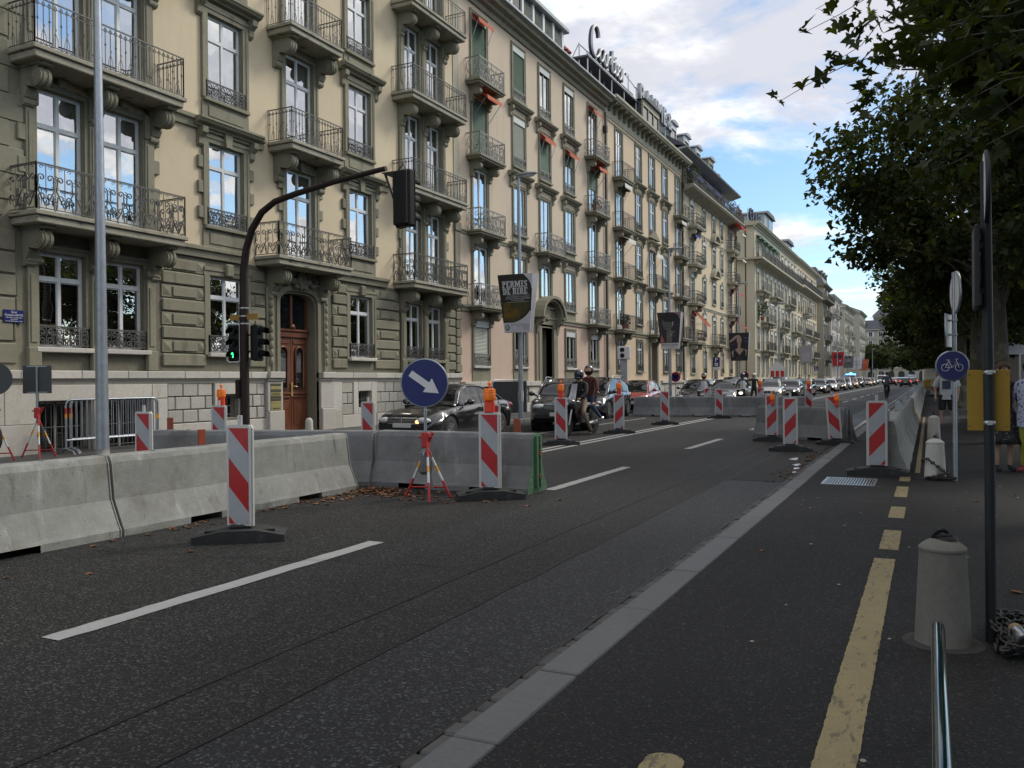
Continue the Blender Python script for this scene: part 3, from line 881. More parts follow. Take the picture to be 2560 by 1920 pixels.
    def cornice(s, y0, y1, z, m, d=.55, pf=None, name='cornice'):
        pf = pf or [(0, 0), (d, 0), (d, -.10), (d - .06, -.14), (d - .10, -.26), (d * .5, -.32), (d * .45, -.42), (.12, -.48), (.08, -.66), (0, -.68)]
        b = MB(); b.prism([(p, q + z) for p, q in pf], 'y', y0, y1); return s.part(b, name, m)
    def band(s, y0, y1, z, h, d, m, name='string_course'):
        b = MB(); b.prism([(0, z - h), (d * .5, z - h), (d * .6, z - h * .45), (d, z - h * .35), (d, z - h * .06), (d * .9, z), (0, z)], 'y', y0, y1)
        return s.part(b, name, m)
    def stone(s, ya, yb, za, zb, x0, x1, m, c=.015, name='stone'):
        return MB().box(x0, ya - s.y0, za, x1, yb - s.y0, zb, 0, c).build(name, MT[m], s.e)
    def diamond(s, ya, yb, za, zb, x0, x1, m):
        b = MB(); ya -= s.y0; yb -= s.y0; cy, cz = (ya + yb) / 2, (za + zb) / 2
        b.add([(x0, ya, za), (x0, yb, za), (x0, yb, zb), (x0, ya, zb), (x1, cy, cz)], [(0, 1, 4), (1, 2, 4), (2, 3, 4), (3, 0, 4)])
        return b.build('stone', MT[m], s.e)
    def block(s, y0, y1, z0, z1, m, depth=12, x=-1.0, name='wall_core', sm=None):
        b = MB(); b.box(-depth, y0, z0, x, y1, z1)
        for y in (y0 + .02, y1 - .02): b.box(x, y - .015, z0, -.02, y + .015, z1, 1)
        return s.part(b, name, [m, sm or m])
    def pipe(s, y, z0, z1, m='pipe_brown', x=.10, r=.06):
        b = MB(); b.tube([(x, y, z0), (x, y, z1)], r, 7); b.box(x - .11, y - .12, z1 - 1.1, x + .11, y + .12, z1 - .75)
        return s.part(b, 'drainpipe', m)
# ================================================================= building 1: green sandstone and cream plaster
B = Bld('apartment_building', 'cream plaster building with green sandstone window frames and a wooden street door', 2.0, 28.45)
G = 'molasse'; B.wx = .09
fl = [4.86, 8.03, 11.17, 14.22]; tp = [7.5, 10.73, 13.77, 16.9]
colsA = [(11.74, 1.08), (13.25, 1.04)]; colB = (16.36, 1.2); colC = (19.22, 1.2); colD = (22.06, 1.16); colsE = [(25.12, .98), (26.56, .98)]
french = colsA + [colC] + colsE; lights = [colB, colD]
ops_u = []
for i in range(4):
    for yc, w in french: ops_u.append((yc - w / 2, yc + w / 2, fl[i], tp[i]))
    for yc, w in lights: ops_u.append((yc - w / 2, yc + w / 2, fl[i] + .57, tp[i]))
B.wall('plaster_wall', 'plaster_cream', 11.0, 28.0, 4.62, 17.6, ops_u, reveal=G)
B.wall('stone_wall', G, 2.0, 11.0, 1.78, 17.6, [(5.2, 6.4, 2.26, 4.2), (5.2, 6.4, 5.4, 7.5), (5.2, 6.4, 8.6, 10.7), (5.2, 6.4, 11.7, 13.7)], x=.045)
for z0, h in ((2.26, 1.94), (5.4, 2.1), (8.6, 2.1), (11.7, 2.0)): B.window(5.8, z0, 1.2, h)
g_ops = [(yc - w / 2, yc + w / 2, 2.26, 4.2) for yc, w in colsA + [colB, colD] + colsE] + [(18.24, 19.86, 0, 4.2)]
B.wall('ground_wall', 'molasse_dark', 11.0, 28.0, 1.78, 4.62, g_ops, reveal=G, depth=.3)
base_ops = [(11.15, 12.35, .1, 1.16), (12.75, 13.85, .1, 1.16), (16.0, 16.75, .62, 1.22), (21.75, 22.45, .70, 1.22), (25.0, 26.7, .75, 1.2), (18.24, 19.86, -.1, 1.78)]
for a_, c_ in ((2.0, 18.24), (19.86, 28.2)): B.wall('plinth_wall', 'joint', a_, c_, 0, 1.62, [o for o in base_ops[:5] if a_ < o[0] < c_], reveal='marble', depth=.35, x=.06)
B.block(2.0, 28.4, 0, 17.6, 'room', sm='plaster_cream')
b = MB(); b.box(-12, 1.9, 17.6, .7, 28.45, 17.9); B.part(b, 'roof_cornice', G)
b = MB(); b.add([(.6, 1.9, 17.9), (.6, 28.4, 17.9), (-3, 28.4, 21.5), (-3, 1.9, 21.5), (-12, 1.9, 21.6), (-12, 28.4, 21.6)], [(0, 1, 2, 3), (3, 2, 5, 4)]); B.part(b, 'roof', 'roof_slate')
# ledge stones and plinth stones
edges = [2.0, 3.2, 4.5, 5.7, 7.0, 8.2, 9.4, 10.72, 12.05, 13.2, 13.72, 14.8, 15.9, 17.0, 17.62]
for a, c in list(zip(edges, edges[1:])) + list(zip([20.45, 21.4, 22.6, 23.7, 24.9, 26.2, 27.3], [21.4, 22.6, 23.7, 24.9, 26.2, 27.3, 28.3])):
    B.stone(a + .004, c - .004, 1.62, 1.79, .02, .20, 'marble', .012, 'ledge_stone')
for a, c in ((2.0, 17.62), (20.45, 28.3)):
    b = MB(); b.prism([(.05, 1.62), (.05, 1.50), (.10, 1.50), (.12, 1.56), (.16, 1.60), (.16, 1.62)], 'y', a, c); B.part(b, 'ledge_moulding', 'marble')
def ashlar(ya, yb, za, zb, rows, unit, m='granite_rough', x1=.10):
    h = (zb - za) / rows
    for r_ in range(rows):
        n = max(1, round((yb - ya) / unit)); u = (yb - ya) / n
        cuts = [ya] + [ya + u * (i + (.5 if r_ % 2 else 0)) for i in range(0 if r_ % 2 else 1, n)] + [yb]
        for a, c in zip(cuts, cuts[1:]):
            B.stone(a + .012, c - .012, za + r_ * h + .012, za + (r_ + 1) * h - .012, .05, x1 + rnd.uniform(-.006, .006), m, .014)
ashlar(14.35, 15.75, .56, 1.5, 3, .48); ashlar(17.0, 17.62, .56, 1.5, 3, .36); ashlar(20.95, 21.5, .5, 1.5, 3, .4); ashlar(22.75, 24.7, .5, 1.5, 3, .5); ashlar(26.95, 28.15, .5, 1.5, 3, .45)
for ya, yb, za, zb in ((2.0, 3.5, .05, 1.5), (3.5, 5.0, .05, 1.5), (5.0, 6.6, .05, 1.5), (6.6, 8.0, .05, 1.5), (8.0, 9.5, .05, 1.5), (9.5, 11.12, .05, .72), (9.5, 10.42, .72, 1.5), (10.42, 11.12, .72, 1.5), (11.12, 12.45, 1.17, 1.5), (12.45, 13.9, 1.17, 1.5), (12.38, 12.73, .05, 1.16), (13.88, 14.34, .05, 1.16), (13.9, 14.34, 1.17, 1.5), (14.34, 15.8, .05, .55), (15.8, 17.0, .05, .55), (15.8, 16.0, .56, 1.5), (16.75, 17.0, .56, 1.5), (16.0, 16.75, 1.22, 1.5), (17.0, 17.66, .05, .55), (20.5, 20.94, .05, .62), (20.94, 22.7, .05, .5), (20.5, 20.94, .62, 1.5), (21.5, 21.75, .5, 1.5), (22.45, 22.74, .5, 1.5), (21.75, 22.45, 1.22, 1.5), (21.75, 22.45, .5, .7), (22.74, 24.7, .05, .5), (24.7, 26.95, .05, .74), (24.7, 25.0, .75, 1.5), (26.7, 26.95, .75, 1.5), (25.0, 26.7, 1.2, 1.5), (26.95, 28.2, .05, .5)):
    B.stone(ya + .004, yb - .004, za, zb - .004, .04, .13 + rnd.uniform(-.004, .004), 'marble', .01, 'plinth_stone')
for ya, yb, za, zb in base_ops[:5]:                      # basement lights with iron bars
    b = MB(); n = int((yb - ya) / .115)
    for i in range(n + 1): b.tube([(-.05, ya + (yb - ya) * i / n, za), (-.05, ya + (yb - ya) * i / n, zb)], .011, 4)
    for z in (za + .08, (za + zb) / 2, zb - .1): b.tube([(-.05, ya, z), (-.05, yb, z)], .010, 4)
    B.part(b, 'basement_grille', 'iron')
    b = MB(); b.quad((-.3, ya, za), (-.3, yb, za), (-.3, yb, zb), (-.3, ya, zb)); m_ = (ya + yb) / 2; b.box(-.28, m_ - .03, za, -.24, m_ + .03, zb, 1); b.box(-.28, ya, zb - .06, -.24, yb, zb, 1)
    B.part(b, 'basement_window', ['car_glass', 'grey_frame'])
# rusticated ground floor: slabs, panels and diamond points
def rustic(ya, yb, ndia=1):
    z = 1.92; r_ = 0; L = yb - ya
    while z < 4.45:
        h = .325
        if r_ % 2 == 0: B.stone(ya, yb, z, z + h - .03, .0, .06, G, .028)
        else:
            B.stone(ya, yb, z, z + h - .03, 0, .03, G, .005)
            d = min(.26, L * .28)
            B.diamond(ya + .03, ya + d, z + .035, z + h - .065, .03, .062, G)
            if ndia > 1 and L > .8: B.diamond(yb - d, yb - .03, z + .035, z + h - .065, .03, .062, G)
            e = yb - d - .03 if ndia > 1 and L > .8 else yb - .03
            if e - (ya + d + .05) > .1: B.stone(ya + d + .05, e, z + .03, z + h - .06, .03, .06, G, .02)
        z += h; r_ += 1
rustic(14.28, 15.62, 2); rustic(17.12, 17.72); rustic(20.62, 21.34); rustic(22.78, 24.2, 2); rustic(27.32, 28.0)
for z in np.arange(1.92, 4.5, .44):                      # ashlar courses left of the paired windows
    off = rnd.uniform(0, .5)
    for a in np.arange(6.9 + off, 10.8, 1.25): B.stone(a, min(a + 1.235, 10.72), z, z + .40, .04, .085, G, .02)
for f in range(3):
    for j, z in enumerate(np.arange(fl[f] + .25, fl[f] + 2.95, .52)):
        L = 10.92 if j % 2 else 10.62
        B.stone(9.6 - .3 * (j % 2), L, z, z + .505, .04, .07, G, .012)
        B.stone(7.3, 9.59 - .3 * (j % 2), z, z + .505, .04, .065, G, .012)
for yc, w in colsA + [colB, colD] + colsE:               # ground floor windows
    A_ = yc < 14
    fill = 'blind' if yc < 17 else ('blind' if yc > 24 else 'none')
    B.window(yc, 2.26, w, 1.94, 'w', 'white_frame', fill)
    B.surround(yc, 2.2, w, 2.0, G, .15 if yc in (11.74, 13.25, 25.12, 26.56) else .2, .05)
    B.guard(yc, 2.27, w + .1, .42, 'scroll', 'iron', False)
    B.sill(yc, 2.26, w + .22, 'marble' if yc < 24 else G, .16, .10)
    if w > 1.1: B.stone(yc - .13, yc + .13, 4.2, 4.52, .05, .16, G, .03, 'keystone')
for ya, yb in ((10.94, 11.18), (12.3, 12.7), (13.8, 14.06), (24.2, 24.6), (25.64, 26.02), (27.08, 27.3)):   # pilasters between paired lights
    m_ = (ya + yb) / 2; wd = min(.24, yb - ya)
    b = MB()
    b.box(.03, m_ - wd / 2, 1.95, .11, m_ + wd / 2, 3.9, 0, .01); b.box(.11, m_ - wd / 2 + .05, 2.35, .13, m_ + wd / 2 - .05, 3.7, 0, .008)
    b.box(.03, m_ - wd / 2 - .02, 1.8, .15, m_ + wd / 2 + .02, 2.25, 0, .015); b.box(.03, m_ - wd / 2 - .03, 3.9, .17, m_ + wd / 2 + .03, 4.08, 0, .03); b.lathe([(.06, -wd / 2 - .05), (.06, wd / 2 + .05)], 8, (.14, m_, 3.98), axis='y')
    B.part(b, 'pilaster', G)
# string courses
for a, c in ((2.0, 10.4), (14.3, 17.0), (20.4, 23.5), (27.4, 28.4)): B.band(a, c, 4.88, .28, .16, G)
for a, c in ((2.0, 10.4), (14.3, 17.7), (20.0, 23.6), (27.4, 28.0)): B.band(a, c, 8.05, .30, .15, G)
# upper windows
for f in range(4):
    for yc, w in french:
        B.window(yc, fl[f], w, tp[f] - fl[f], 'w', 'white_frame')
        pr_ = yc in (11.74, 13.25, 25.12, 26.56)
        B.surround(yc, fl[f], w, tp[f] - fl[f], G, .15 if pr_ else .19, .06, key=not pr_ and f == 0, quoin=(f == 0 and not pr_))
    for yc, w in lights:
        z0 = fl[f] + .57
        B.window(yc, z0, w, tp[f] - z0, 'w', 'white_frame')
        B.surround(yc, z0, w, tp[f] - z0, G, .20, .06, key=f == 0, quoin=f == 0)
        B.sill(yc, z0, w + .35, G); B.guard(yc, z0 + .01, w + .12, .42, 'scroll', 'iron', False)
        b = MB(); b.box(0, yc - w / 2 - .2, fl[f] + .02, .05, yc + w / 2 + .2, z0 - .09); b.box(.05, yc - w / 2, fl[f] + .12, .075, yc + w / 2, z0 - .18, 0, .02); B.part(b, 'apron_panel', G)
        if f in (0, 1): B.hood(yc, tp[f] + .52, w + 1.0, G, .34, True)
    if f == 0:
        for ya, sgn in ((10.98, -1), (14.02, 1), (24.4, -1), (27.28, 1)):   # quoins beside the paired windows
            z = fl[0] + .2
            while z < 7.4: B.stone(ya, ya + sgn * .2, z, z + .32, 0, .09, G, .015, 'quoin') if sgn > 0 else B.stone(ya - .2, ya, z, z + .32, 0, .09, G, .015, 'quoin'); z += .64
        for yc in (11.74, 13.25): B.stone(yc - .11, yc + .11, 7.62, 7.98, .06, .16, G, .02, 'keystone')
for f in range(4):
    for ya, yb in ((10.94, 11.18), (12.3, 12.7), (13.8, 14.06), (24.2, 24.6), (25.64, 26.02), (27.08, 27.3)):
        m_ = (ya + yb) / 2; wd = min(.26, yb - ya); b = MB(); z0, z1 = fl[f], tp[f]
        b.box(.03, m_ - wd / 2, z0, .10, m_ + wd / 2, z1 - .42, 0, .01); b.box(.10, m_ - wd / 2 + .05, z0 + .5, .12, m_ + wd / 2 - .05, z1 - .55, 0, .008); b.box(.03, m_ - wd / 2 - .02, z1 - .42, .15, m_ + wd / 2 + .02, z1 + .12, 0, .02)
        for k in (-1, 0, 1): b.box(.15, m_ + k * wd * .3 - .022, z1 - .38, .17, m_ + k * wd * .3 + .022, z1 - .12, 0, .008)
        b.box(.0, m_ - wd / 2 - .03, z0, .13, m_ + wd / 2 + .03, z0 + .35, 0, .01); B.part(b, 'pilaster', G)
D1 = .88
def bal(yc, z, W, h, style, brk, q=False): B.balcony(yc, z, W, D1, h, style, 'slab_stone', 'iron', brk, .78, .24, q, .24)
bal(12.45, fl[0], 3.72, .90, 'scroll', (10.98, 12.5, 14.02))
for f in (1, 2, 3): bal(12.45, fl[f], 3.72, .90, 'bars', (10.98, 12.5, 14.02), f > 1)
bal(18.95, fl[0], 3.2, .88, 'scroll', (17.95, 20.05))
for f in (1, 2, 3): bal(19.05, fl[f], 2.3, .86, 'bars', (18.25, 20.02), f > 2)
bal(25.75, fl[0], 3.72, .90, 'scroll', (24.38, 25.84, 27.24))
for f in (1, 2, 3): bal(25.75, fl[f], 3.72, .88, 'bars', (24.38, 25.84, 27.24), f > 2)
# corner pilaster at the right end
for j, z in enumerate(np.arange(1.85, 4.5, .33)): B.stone(28.02, 28.42 - .1 * (j % 2), z, z + .30, 0, .09, G, .02, 'quoin')
B.stone(28.02, 28.40, 4.9, 7.2, 0, .06, G, .01, 'corner_pilaster'); B.stone(27.98, 28.44, 7.2, 7.55, 0, .10, G, .02, 'corner_cap'); B.stone(28.0, 28.44, 7.55, 17.5, -.2, .03, 'stone_beige', .01, 'corner_strip')
# street door: basket arch, cartouche, panelled leaves
yc = 19.05; w0 = .81; ztop = 4.2; zs = 3.58
inner = [(-w0, .1), (-w0, zs)] + [(-w0 * math.copysign(abs(math.cos(PI * i / 16)) ** .62, math.cos(PI * i / 16)), zs + .50 * math.sin(PI * i / 16) ** .62) for i in range(1, 16)] + [(w0, zs), (w0, .1)]
def ring(b, k0, k1, x0, x1, mi=0):
    o0 = [(y * (1 + k0 / w0), z + (k0 if z > zs else 0)) for y, z in inner]; o1 = [(y * (1 + k1 / w0), z + (k1 if z > zs else 0)) for y, z in inner]
    for i in range(len(inner) - 1):
        a, c, d, e = o0[i], o0[i + 1], o1[i + 1], o1[i]
        b.add([(x0, yc + p[0], p[1]) for p in (a, c, d, e)] + [(x1, yc + p[0], p[1]) for p in (a, c, d, e)], [(0, 1, 2, 3), (4, 7, 6, 5), (0, 4, 5, 1), (1, 5, 6, 2), (2, 6, 7, 3), (3, 7, 4, 0)], mi)
b = MB(); ring(b, -.06, .0, -.36, .02); ring(b, .0, .12, -.02, .10); ring(b, .12, .26, -.02, .06); ring(b, .26, .34, -.02, .12)
B.part(b, 'door_surround', G)
b = MB()
for (y, z, ry, rz) in ((0, 4.42, .20, .17), (0, 4.62, .13, .08), (-.32, 4.36, .16, .10), (.32, 4.36, .16, .10), (-.55, 4.26, .13, .07), (.55, 4.26, .13, .07), (-.2, 4.2, .12, .08), (.2, 4.2, .12, .08), (0, 4.2, .08, .1)):
    b.ball((.14, yc + y, z), (.09, ry, rz), 10, 6)
for sg in (-1, 1):
    for (y, z, r_) in ((.45, 4.5, .14), (.30, 4.55, .10), (.62, 4.4, .10), (.25, 4.3, .09)):
        b.tube([(.17, yc + sg * (y + u), z + v) for u, v in spiral((0, 0), r_, 0, 1.2, 9)], .028, 5)
b.lathe([(.2, 0), (.2, .04), (.16, .07), (.1, .04), (0, .045)], 14, (.16, yc, 4.42), axis='x')
B.part(b, 'cartouche', G)
for sg in (-1, 1):                                       # carved drops beside the arch
    b = MB(); y_ = yc + sg * 1.17
    for i in range(9): b.ball((.10, y_, 3.85 - i * .22), (.06, .075, .12), 8, 5)
    b.box(0, y_ - .13, 1.8, .08, y_ + .13, 4.1, 0, .02); B.part(b, 'carved_drop', G)
dz = .14
for sg in (-1, 1):
    b = MB(); ya, yb = (yc, yc + .68) if sg > 0 else (yc - .68, yc)
    b.box(-.5, ya + .006, dz, -.44, yb - .006, 2.78, 0, .008)
    cy = (ya + yb) / 2
    for za, zb in ((.30, 1.0),):
        b.box(-.44, cy - .24, za, -.425, cy + .24, zb, 0, .01); b.add([(-.425, cy - .2, za + .04), (-.425, cy + .2, za + .04), (-.425, cy + .2, zb - .04), (-.425, cy - .2, zb - .04), (-.395, cy, (za + zb) / 2)], [(0, 1, 4), (1, 2, 4), (2, 3, 4), (3, 0, 4)])
    b.box(-.44, cy - .28, 1.06, -.41, cy + .28, 1.12, 0, .01); b.box(-.44, ya + .01, 1.16, -.41, yb - .01, 1.22, 0, .01)
    gp = [(cy - .17, 1.34), (cy + .17, 1.34), (cy + .17, 2.35)] + [(cy + .17 * math.cos(PI * i / 8), 2.35 + .17 * math.sin(PI * i / 8)) for i in range(1, 8)] + [(cy - .17, 2.35)]
    pts = [(-.415, y, z) for y, z in gp]; b.tube(pts, .028, 5, closed=True)
    b.box(-.44, cy - .26, 2.6, -.415, cy + .26, 2.7, 0, .01)
    B.part(b, 'door_leaf', 'door_wood')
    b = MB(); b.prism(gp, 'x', -.436, -.43); B.part(b, 'door_glass', 'car_glass')
b = MB(); b.tube([(-.40, yc + .0, 1.40), (-.34, yc, 1.40), (-.34, yc + .16, 1.38)], .014, 6); b.box(-.42, yc - .03, 1.1, -.40, yc + .03, 1.5, 0, .006); B.part(b, 'door_handle', 'brass')
b = MB(); b.box(-.5, yc - .70, 2.78, -.38, yc + .70, 2.95, 0, .02); b.box(-.5, yc - .72, 2.95, -.34, yc + .72, 3.02, 0, .015); b.box(-.48, yc - .04, 3.02, -.40, yc + .04, 4.1); b.box(-.48, yc - .68, 3.02, -.42, yc - .62, 4.0); b.box(-.48, yc + .62, 3.02, -.42, yc + .68, 4.0); b.ball((-.36, yc, 3.08), (.05, .12, .09), 8, 5)
B.part(b, 'door_transom', 'door_wood')
b = MB(); b.quad((-.46, yc - .8, 3.0), (-.46, yc + .8, 3.0), (-.46, yc + .8, 4.2), (-.46, yc - .8, 4.2)); B.part(b, 'transom_glass', 'car_glass')
b = MB(); b.box(-.6, yc - .8, -.1, -.02, yc + .8, .13, 0, .01); b.box(-.3, yc - .8, .13, -.52, yc + .8, .14); B.part(b, 'door_step', 'marble')
for ya, yb in ((17.64, 18.24), (19.86, 20.46)):
    b = MB(); b.box(-.5, ya, .02, .24, yb, .74, 0, .015); b.box(-.5, ya, .74, .18, yb, 1.54, 0, .015); b.box(-.5, ya, 1.62, .28, yb, 1.80, 0, .015); b.box(-.5, ya + .015, 1.54, .22, yb - .015, 1.62, 0, .02)
    B.part(b, 'door_pedestal', 'marble')
zb = 1.48
for i, (h, m_, t_) in enumerate(((.07, 'brass_dark', None), (.075, 'brass', None), (.075, 'brass_dark', None), (.09, 'brass', 'ALTO RETIM 2'), (.065, 'brass_dark', None), (.06, 'brass_dark', None), (.07, 'brass', None), (.07, 'brass', None), (.085, 'brass', 'BALLISTA SA'))):
    b = MB(); b.box(0, -.2, -h / 2, .014, .2, h / 2, 0, .003); o = B.at('brass_plate', b.mesh('brass_plate', MT[m_]), .182, 17.94, zb - h / 2)
    if t_ : put('lettering', text_mesh(t_, .045, MT['black_plastic'], .001, .001), o, (.0165, 0, -.012), (R(90), 0, R(90)))
    zb -= h + .008
b = MB(); b.box(0, -.06, 0, .02, .06, .28, 0, .004)
for i in range(8): b.box(.02, -.035 if i % 2 else .01, .03 + .03 * i, .026, -.01 if i % 2 else .035, .05 + .03 * i, 1)
B.at('intercom', b.mesh('intercom', [MT['steel'], MT['black_plastic']]), -.1, 19.9 - .04, 1.2, rot=(0, 0, R(-90)))
for c_ in B.e.children:
    if c_.name.split('.')[0] in ('door_leaf', 'door_glass', 'door_handle', 'door_transom', 'transom_glass'): c_.location.x += .2
# street name plate
t = thing('street_name_plate', 'dark blue enamel street name plate with white lettering on the stone wall', 'sign', (WX + .095, 10.645, 2.84))
b = MB(); b.box(-.02, -.205, -.125, .012, .205, .125, 0, .006); b.build('plate', MT['sign_blue'], t)
for s_, z, sz in (('Quai', .072, .062), ('Gustave-ADOR', .015, .058), ('1845-1928, Conseiller d\'Etat', -.03, .029), ('et Président', -.065, .029), ('de la Confédération en 1919', -.10, .029)):
    put('lettering', text_mesh(s_, sz, MT['sign_white'], .001, .0004), t, (.0145, 0, z - sz * .15), (R(90), 0, R(90)))
B1 = B; DOOR_POST = 1
# ================================================================= buildings 2 and 3
def hoodset(B, yc, zt, w, m, cons=True, d=.3): B.hood(yc, zt + .68, w + 1.05, m, d, cons)
B = B2 = Bld('apartment_building', 'pinkish beige building with orange awnings and an arched stone doorway', 28.45, 44.8)
G = 'stone_beige'; G = 'molasse'
fl = [4.43, 7.37, 10.3, 13.22]; tp = [6.85, 9.9, 12.93, 16.0]
cols = [(30.1, 1.18), (33.75, 1.12), (36.55, 1.12), (39.55, 1.12), (42.85, 1.15)]
kinds = {0: 'BBBB', 1: 'WWWW', 2: 'WBWW', 3: 'WWWW', 4: 'BBBB'}
sill = .50
ops = []
for ci, (yc, w) in enumerate(cols):
    for f in range(4): ops.append((yc - w / 2, yc + w / 2, fl[f] + (0 if kinds[ci][f] == 'B' else sill), tp[f]))
gops = [(yc - w / 2, yc + w / 2, 2.1, 3.88) for i, (yc, w) in enumerate(cols) if i != 2] + [(35.85, 37.25, 0, 3.95)]
B.wall('plaster_wall', 'plaster_pink', 28.45, 44.8, 4.43, 16.6, ops, reveal=G)
B.wall('ground_wall', 'plaster_rose', 28.45, 44.8, 1.3, 4.43, gops, reveal=G, depth=.3)
for a_, c_ in ((28.45, 35.85), (37.25, 44.8)): B.wall('plinth_wall', 'joint', a_, c_, 0, 1.3, [o for o in ((32.95, 34.4, .55, 1.15), (38.9, 40.2, .55, 1.15), (42.2, 43.5, .55, 1.15), (29.5, 30.7, .55, 1.15)) if a_ < o[0] < c_], reveal='marble', x=.05, depth=.1)
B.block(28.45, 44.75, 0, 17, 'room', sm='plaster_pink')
for ya, yb in ((28.46, 35.55), (37.55, 44.78)):
    n = int((yb - ya) / 1.15); u = (yb - ya) / n
    for i in range(n):
        B.stone(ya + i * u + .004, ya + (i + 1) * u - .004, 1.26, 1.47, .02, .20, 'marble', .012, 'ledge_stone')
        B.stone(ya + i * u + .004, ya + (i + 1) * u - .004, .04, .52, .03, .12, 'marble', .012, 'plinth_stone')
for i, (yc, w) in enumerate(cols):
    if i == 2: continue
    for sg in (-1, 1): B.stone(yc + sg * .66, yc + sg * .82, .54, 1.25, .03, .12, 'marble', .01, 'plinth_stone')
    for r_ in range(2):
        for c_ in range(4): B.stone(yc - .62 + .31 * c_ + .008, yc - .62 + .31 * (c_ + 1) - .008, .57 + .30 * r_, .85 + .30 * r_, -.02, .04 + rnd.uniform(0, .02), 'granite_rough', .02)
a = 28.5
for (ya, yb) in ((28.5, 29.25), (30.95, 32.9), (34.6, 35.5), (37.6, 38.7), (40.4, 42.0), (43.7, 44.75)):
    n = max(1, round((yb - ya) / .65)); u = (yb - ya) / n
    for i in range(n): B.stone(ya + i * u + .006, ya + (i + 1) * u - .006, .53, 1.25, .03, .115, 'marble', .012, 'plinth_stone')
for i, (yc, w) in enumerate(cols):
    if i == 2: continue
    fill = ('shutter_grey', .97) if i in (0,) else ('shutter_grey', .02)
    B.window(yc, 2.1, w, 1.78, 'p', 'white_frame', fill)
    B.surround(yc, 2.02, w, 1.88, G, .17, .05)
    B.guard(yc, 2.12, w + .1, .44, 'dense', 'iron_pale', True); B.sill(yc, 2.1, w + .3, 'marble', .14, .1)
    b = MB(); b.box(0, yc - w / 2 - .17, 1.47, .04, yc + w / 2 + .17, 2.0); B.part(b, 'apron_panel', G)
sh = {(0, 2): ('shutter_green', .98), (0, 3): ('shutter_green', .97), (1, 2): ('shutter_grey', .95), (1, 3): ('shutter_green', .95), (2, 2): ('shutter_green', .97), (2, 3): ('shutter_grey', .02),
      (3, 2): ('shutter_green', .3), (3, 3): ('shutter_grey', .02), (4, 2): ('shutter_green', .45), (4, 3): ('shutter_grey', .1)}
for ci, (yc, w) in enumerate(cols):
    for f in range(4):
        k = kinds[ci][f]; z0 = fl[f] + (0 if k == 'B' else sill); fill = sh.get((ci, f))
        B.window(yc, z0, w, tp[f] - z0, 'p', 'white_frame' if f < 2 else 'grey_frame', fill or 'none')
        B.surround(yc, z0, w, tp[f] - z0, G, .15, .05)
        if k == 'W':
            B.guard(yc, z0 + .01, w + .1, .42, 'dense', 'iron_pale', True); B.sill(yc, z0, w + .3, G)
            if f < 3:
                b = MB(); b.box(0, yc - w / 2 - .15, fl[f] + .0, .04, yc + w / 2 + .15, z0 - .09); B.part(b, 'apron_panel', G)
        else:
            B.balcony(yc, fl[f], 2.25, .66, .84, 'dense', G, 'iron_pale', (yc - .72, yc + .72), .62, .2, False, .17, False)
        if ci in (1, 2, 3) and f in (0, 1, 2) and not (ci == 2 and f == 0): hoodset(B, yc, tp[f] - .08, w, G)
for (ci, f, m_, o_) in ((0, 3, 'awning_orange', .45), (0, 2, 'awning_orange', .85), (2, 2, 'awning_orange', .4), (3, 2, 'awning_orange', .4), (4, 3, 'awning_orange', .45), (4, 2, 'awning_orange', .8)):
    B.awning(cols[ci][0], tp[f] + .02, 1.25, m_, o_ * .85, .2)
B.band(28.45, 44.8, 4.45, .24, .12, G); B.band(28.45, 44.8, 7.36, .16, .07, G)
B.cornice(28.45, 44.75, 17.05, G, .62, name='cornice')
b = MB(); b.box(.50, 28.45, 16.98, .72, 44.75, 17.12, 0, .03); B.part(b, 'gutter', 'zinc')
# arched doorway
yc = 36.55
b = MB()
for sg in (-1, 1): b.box(-.6, yc + sg * .70, .1, .12, yc + sg * 1.0, 3.95); b.box(0, yc + sg * 1.0, .1, .08, yc + sg * 1.25, 4.0); b.prism([(.05, 4.4), (.40, 4.4), (.38, 4.2), (.2, 4.05), (.12, 3.7), (.05, 3.6)], 'y', yc + sg * .95, yc + sg * 1.25)
b.box(-.6, yc - .7, 3.95, .06, yc + .7, 4.1); b.box(0, yc - 1.2, 4.0, .06, yc + 1.2, 4.75)
for r0, r1, x1 in ((1.05, 1.22, .40), (1.22, 1.40, .52)):
    A0 = [(yc + r0 * math.cos(R(t)) * 1.0, 4.42 + r0 * math.sin(R(t)) * .72) for t in range(0, 181, 15)]; A1 = [(yc + r1 * math.cos(R(t)), 4.42 + r1 * math.sin(R(t)) * .72) for t in range(0, 181, 15)]
    for (a, c, d, e) in zip(A0, A0[1:], A1[1:], A1):
        b.add([(0, *p) for p in (a, c, d, e)] + [(x1, *p) for p in (a, c, d, e)], [(0, 3, 2, 1), (4, 5, 6, 7), (0, 1, 5, 4), (1, 2, 6, 5), (2, 3, 7, 6), (3, 0, 4, 7)])
b.box(0, yc - 1.42, 4.36, .5, yc - 1.0, 4.46, 0, .02); b.box(0, yc + 1.0, 4.36, .5, yc + 1.42, 4.46, 0, .02)
B.part(b, 'door_surround', G)
b = MB(); b.lathe([(.26, 0), (.26, .05), (.2, .09), (.15, .05), (0, .06)], 16, (.06, yc, 4.62), axis='x'); b.v = [(x, y, 4.62 + (z - 4.62) * 1.35) for x, y, z in b.v]; B.part(b, 'oval_medallion', G)
b = MB(); b.box(-.75, yc - .7, .1, -.7, yc + .7, 3.95); b.box(-.7, yc - .02, .1, -.68, yc + .02, 3.9); b.box(-.7, yc - .6, 1.2, -.68, yc - .1, 2.6, 0, .01); b.box(-.7, yc + .1, 1.2, -.68, yc + .6, 2.6, 0, .01); B.part(b, 'street_door', 'iron')
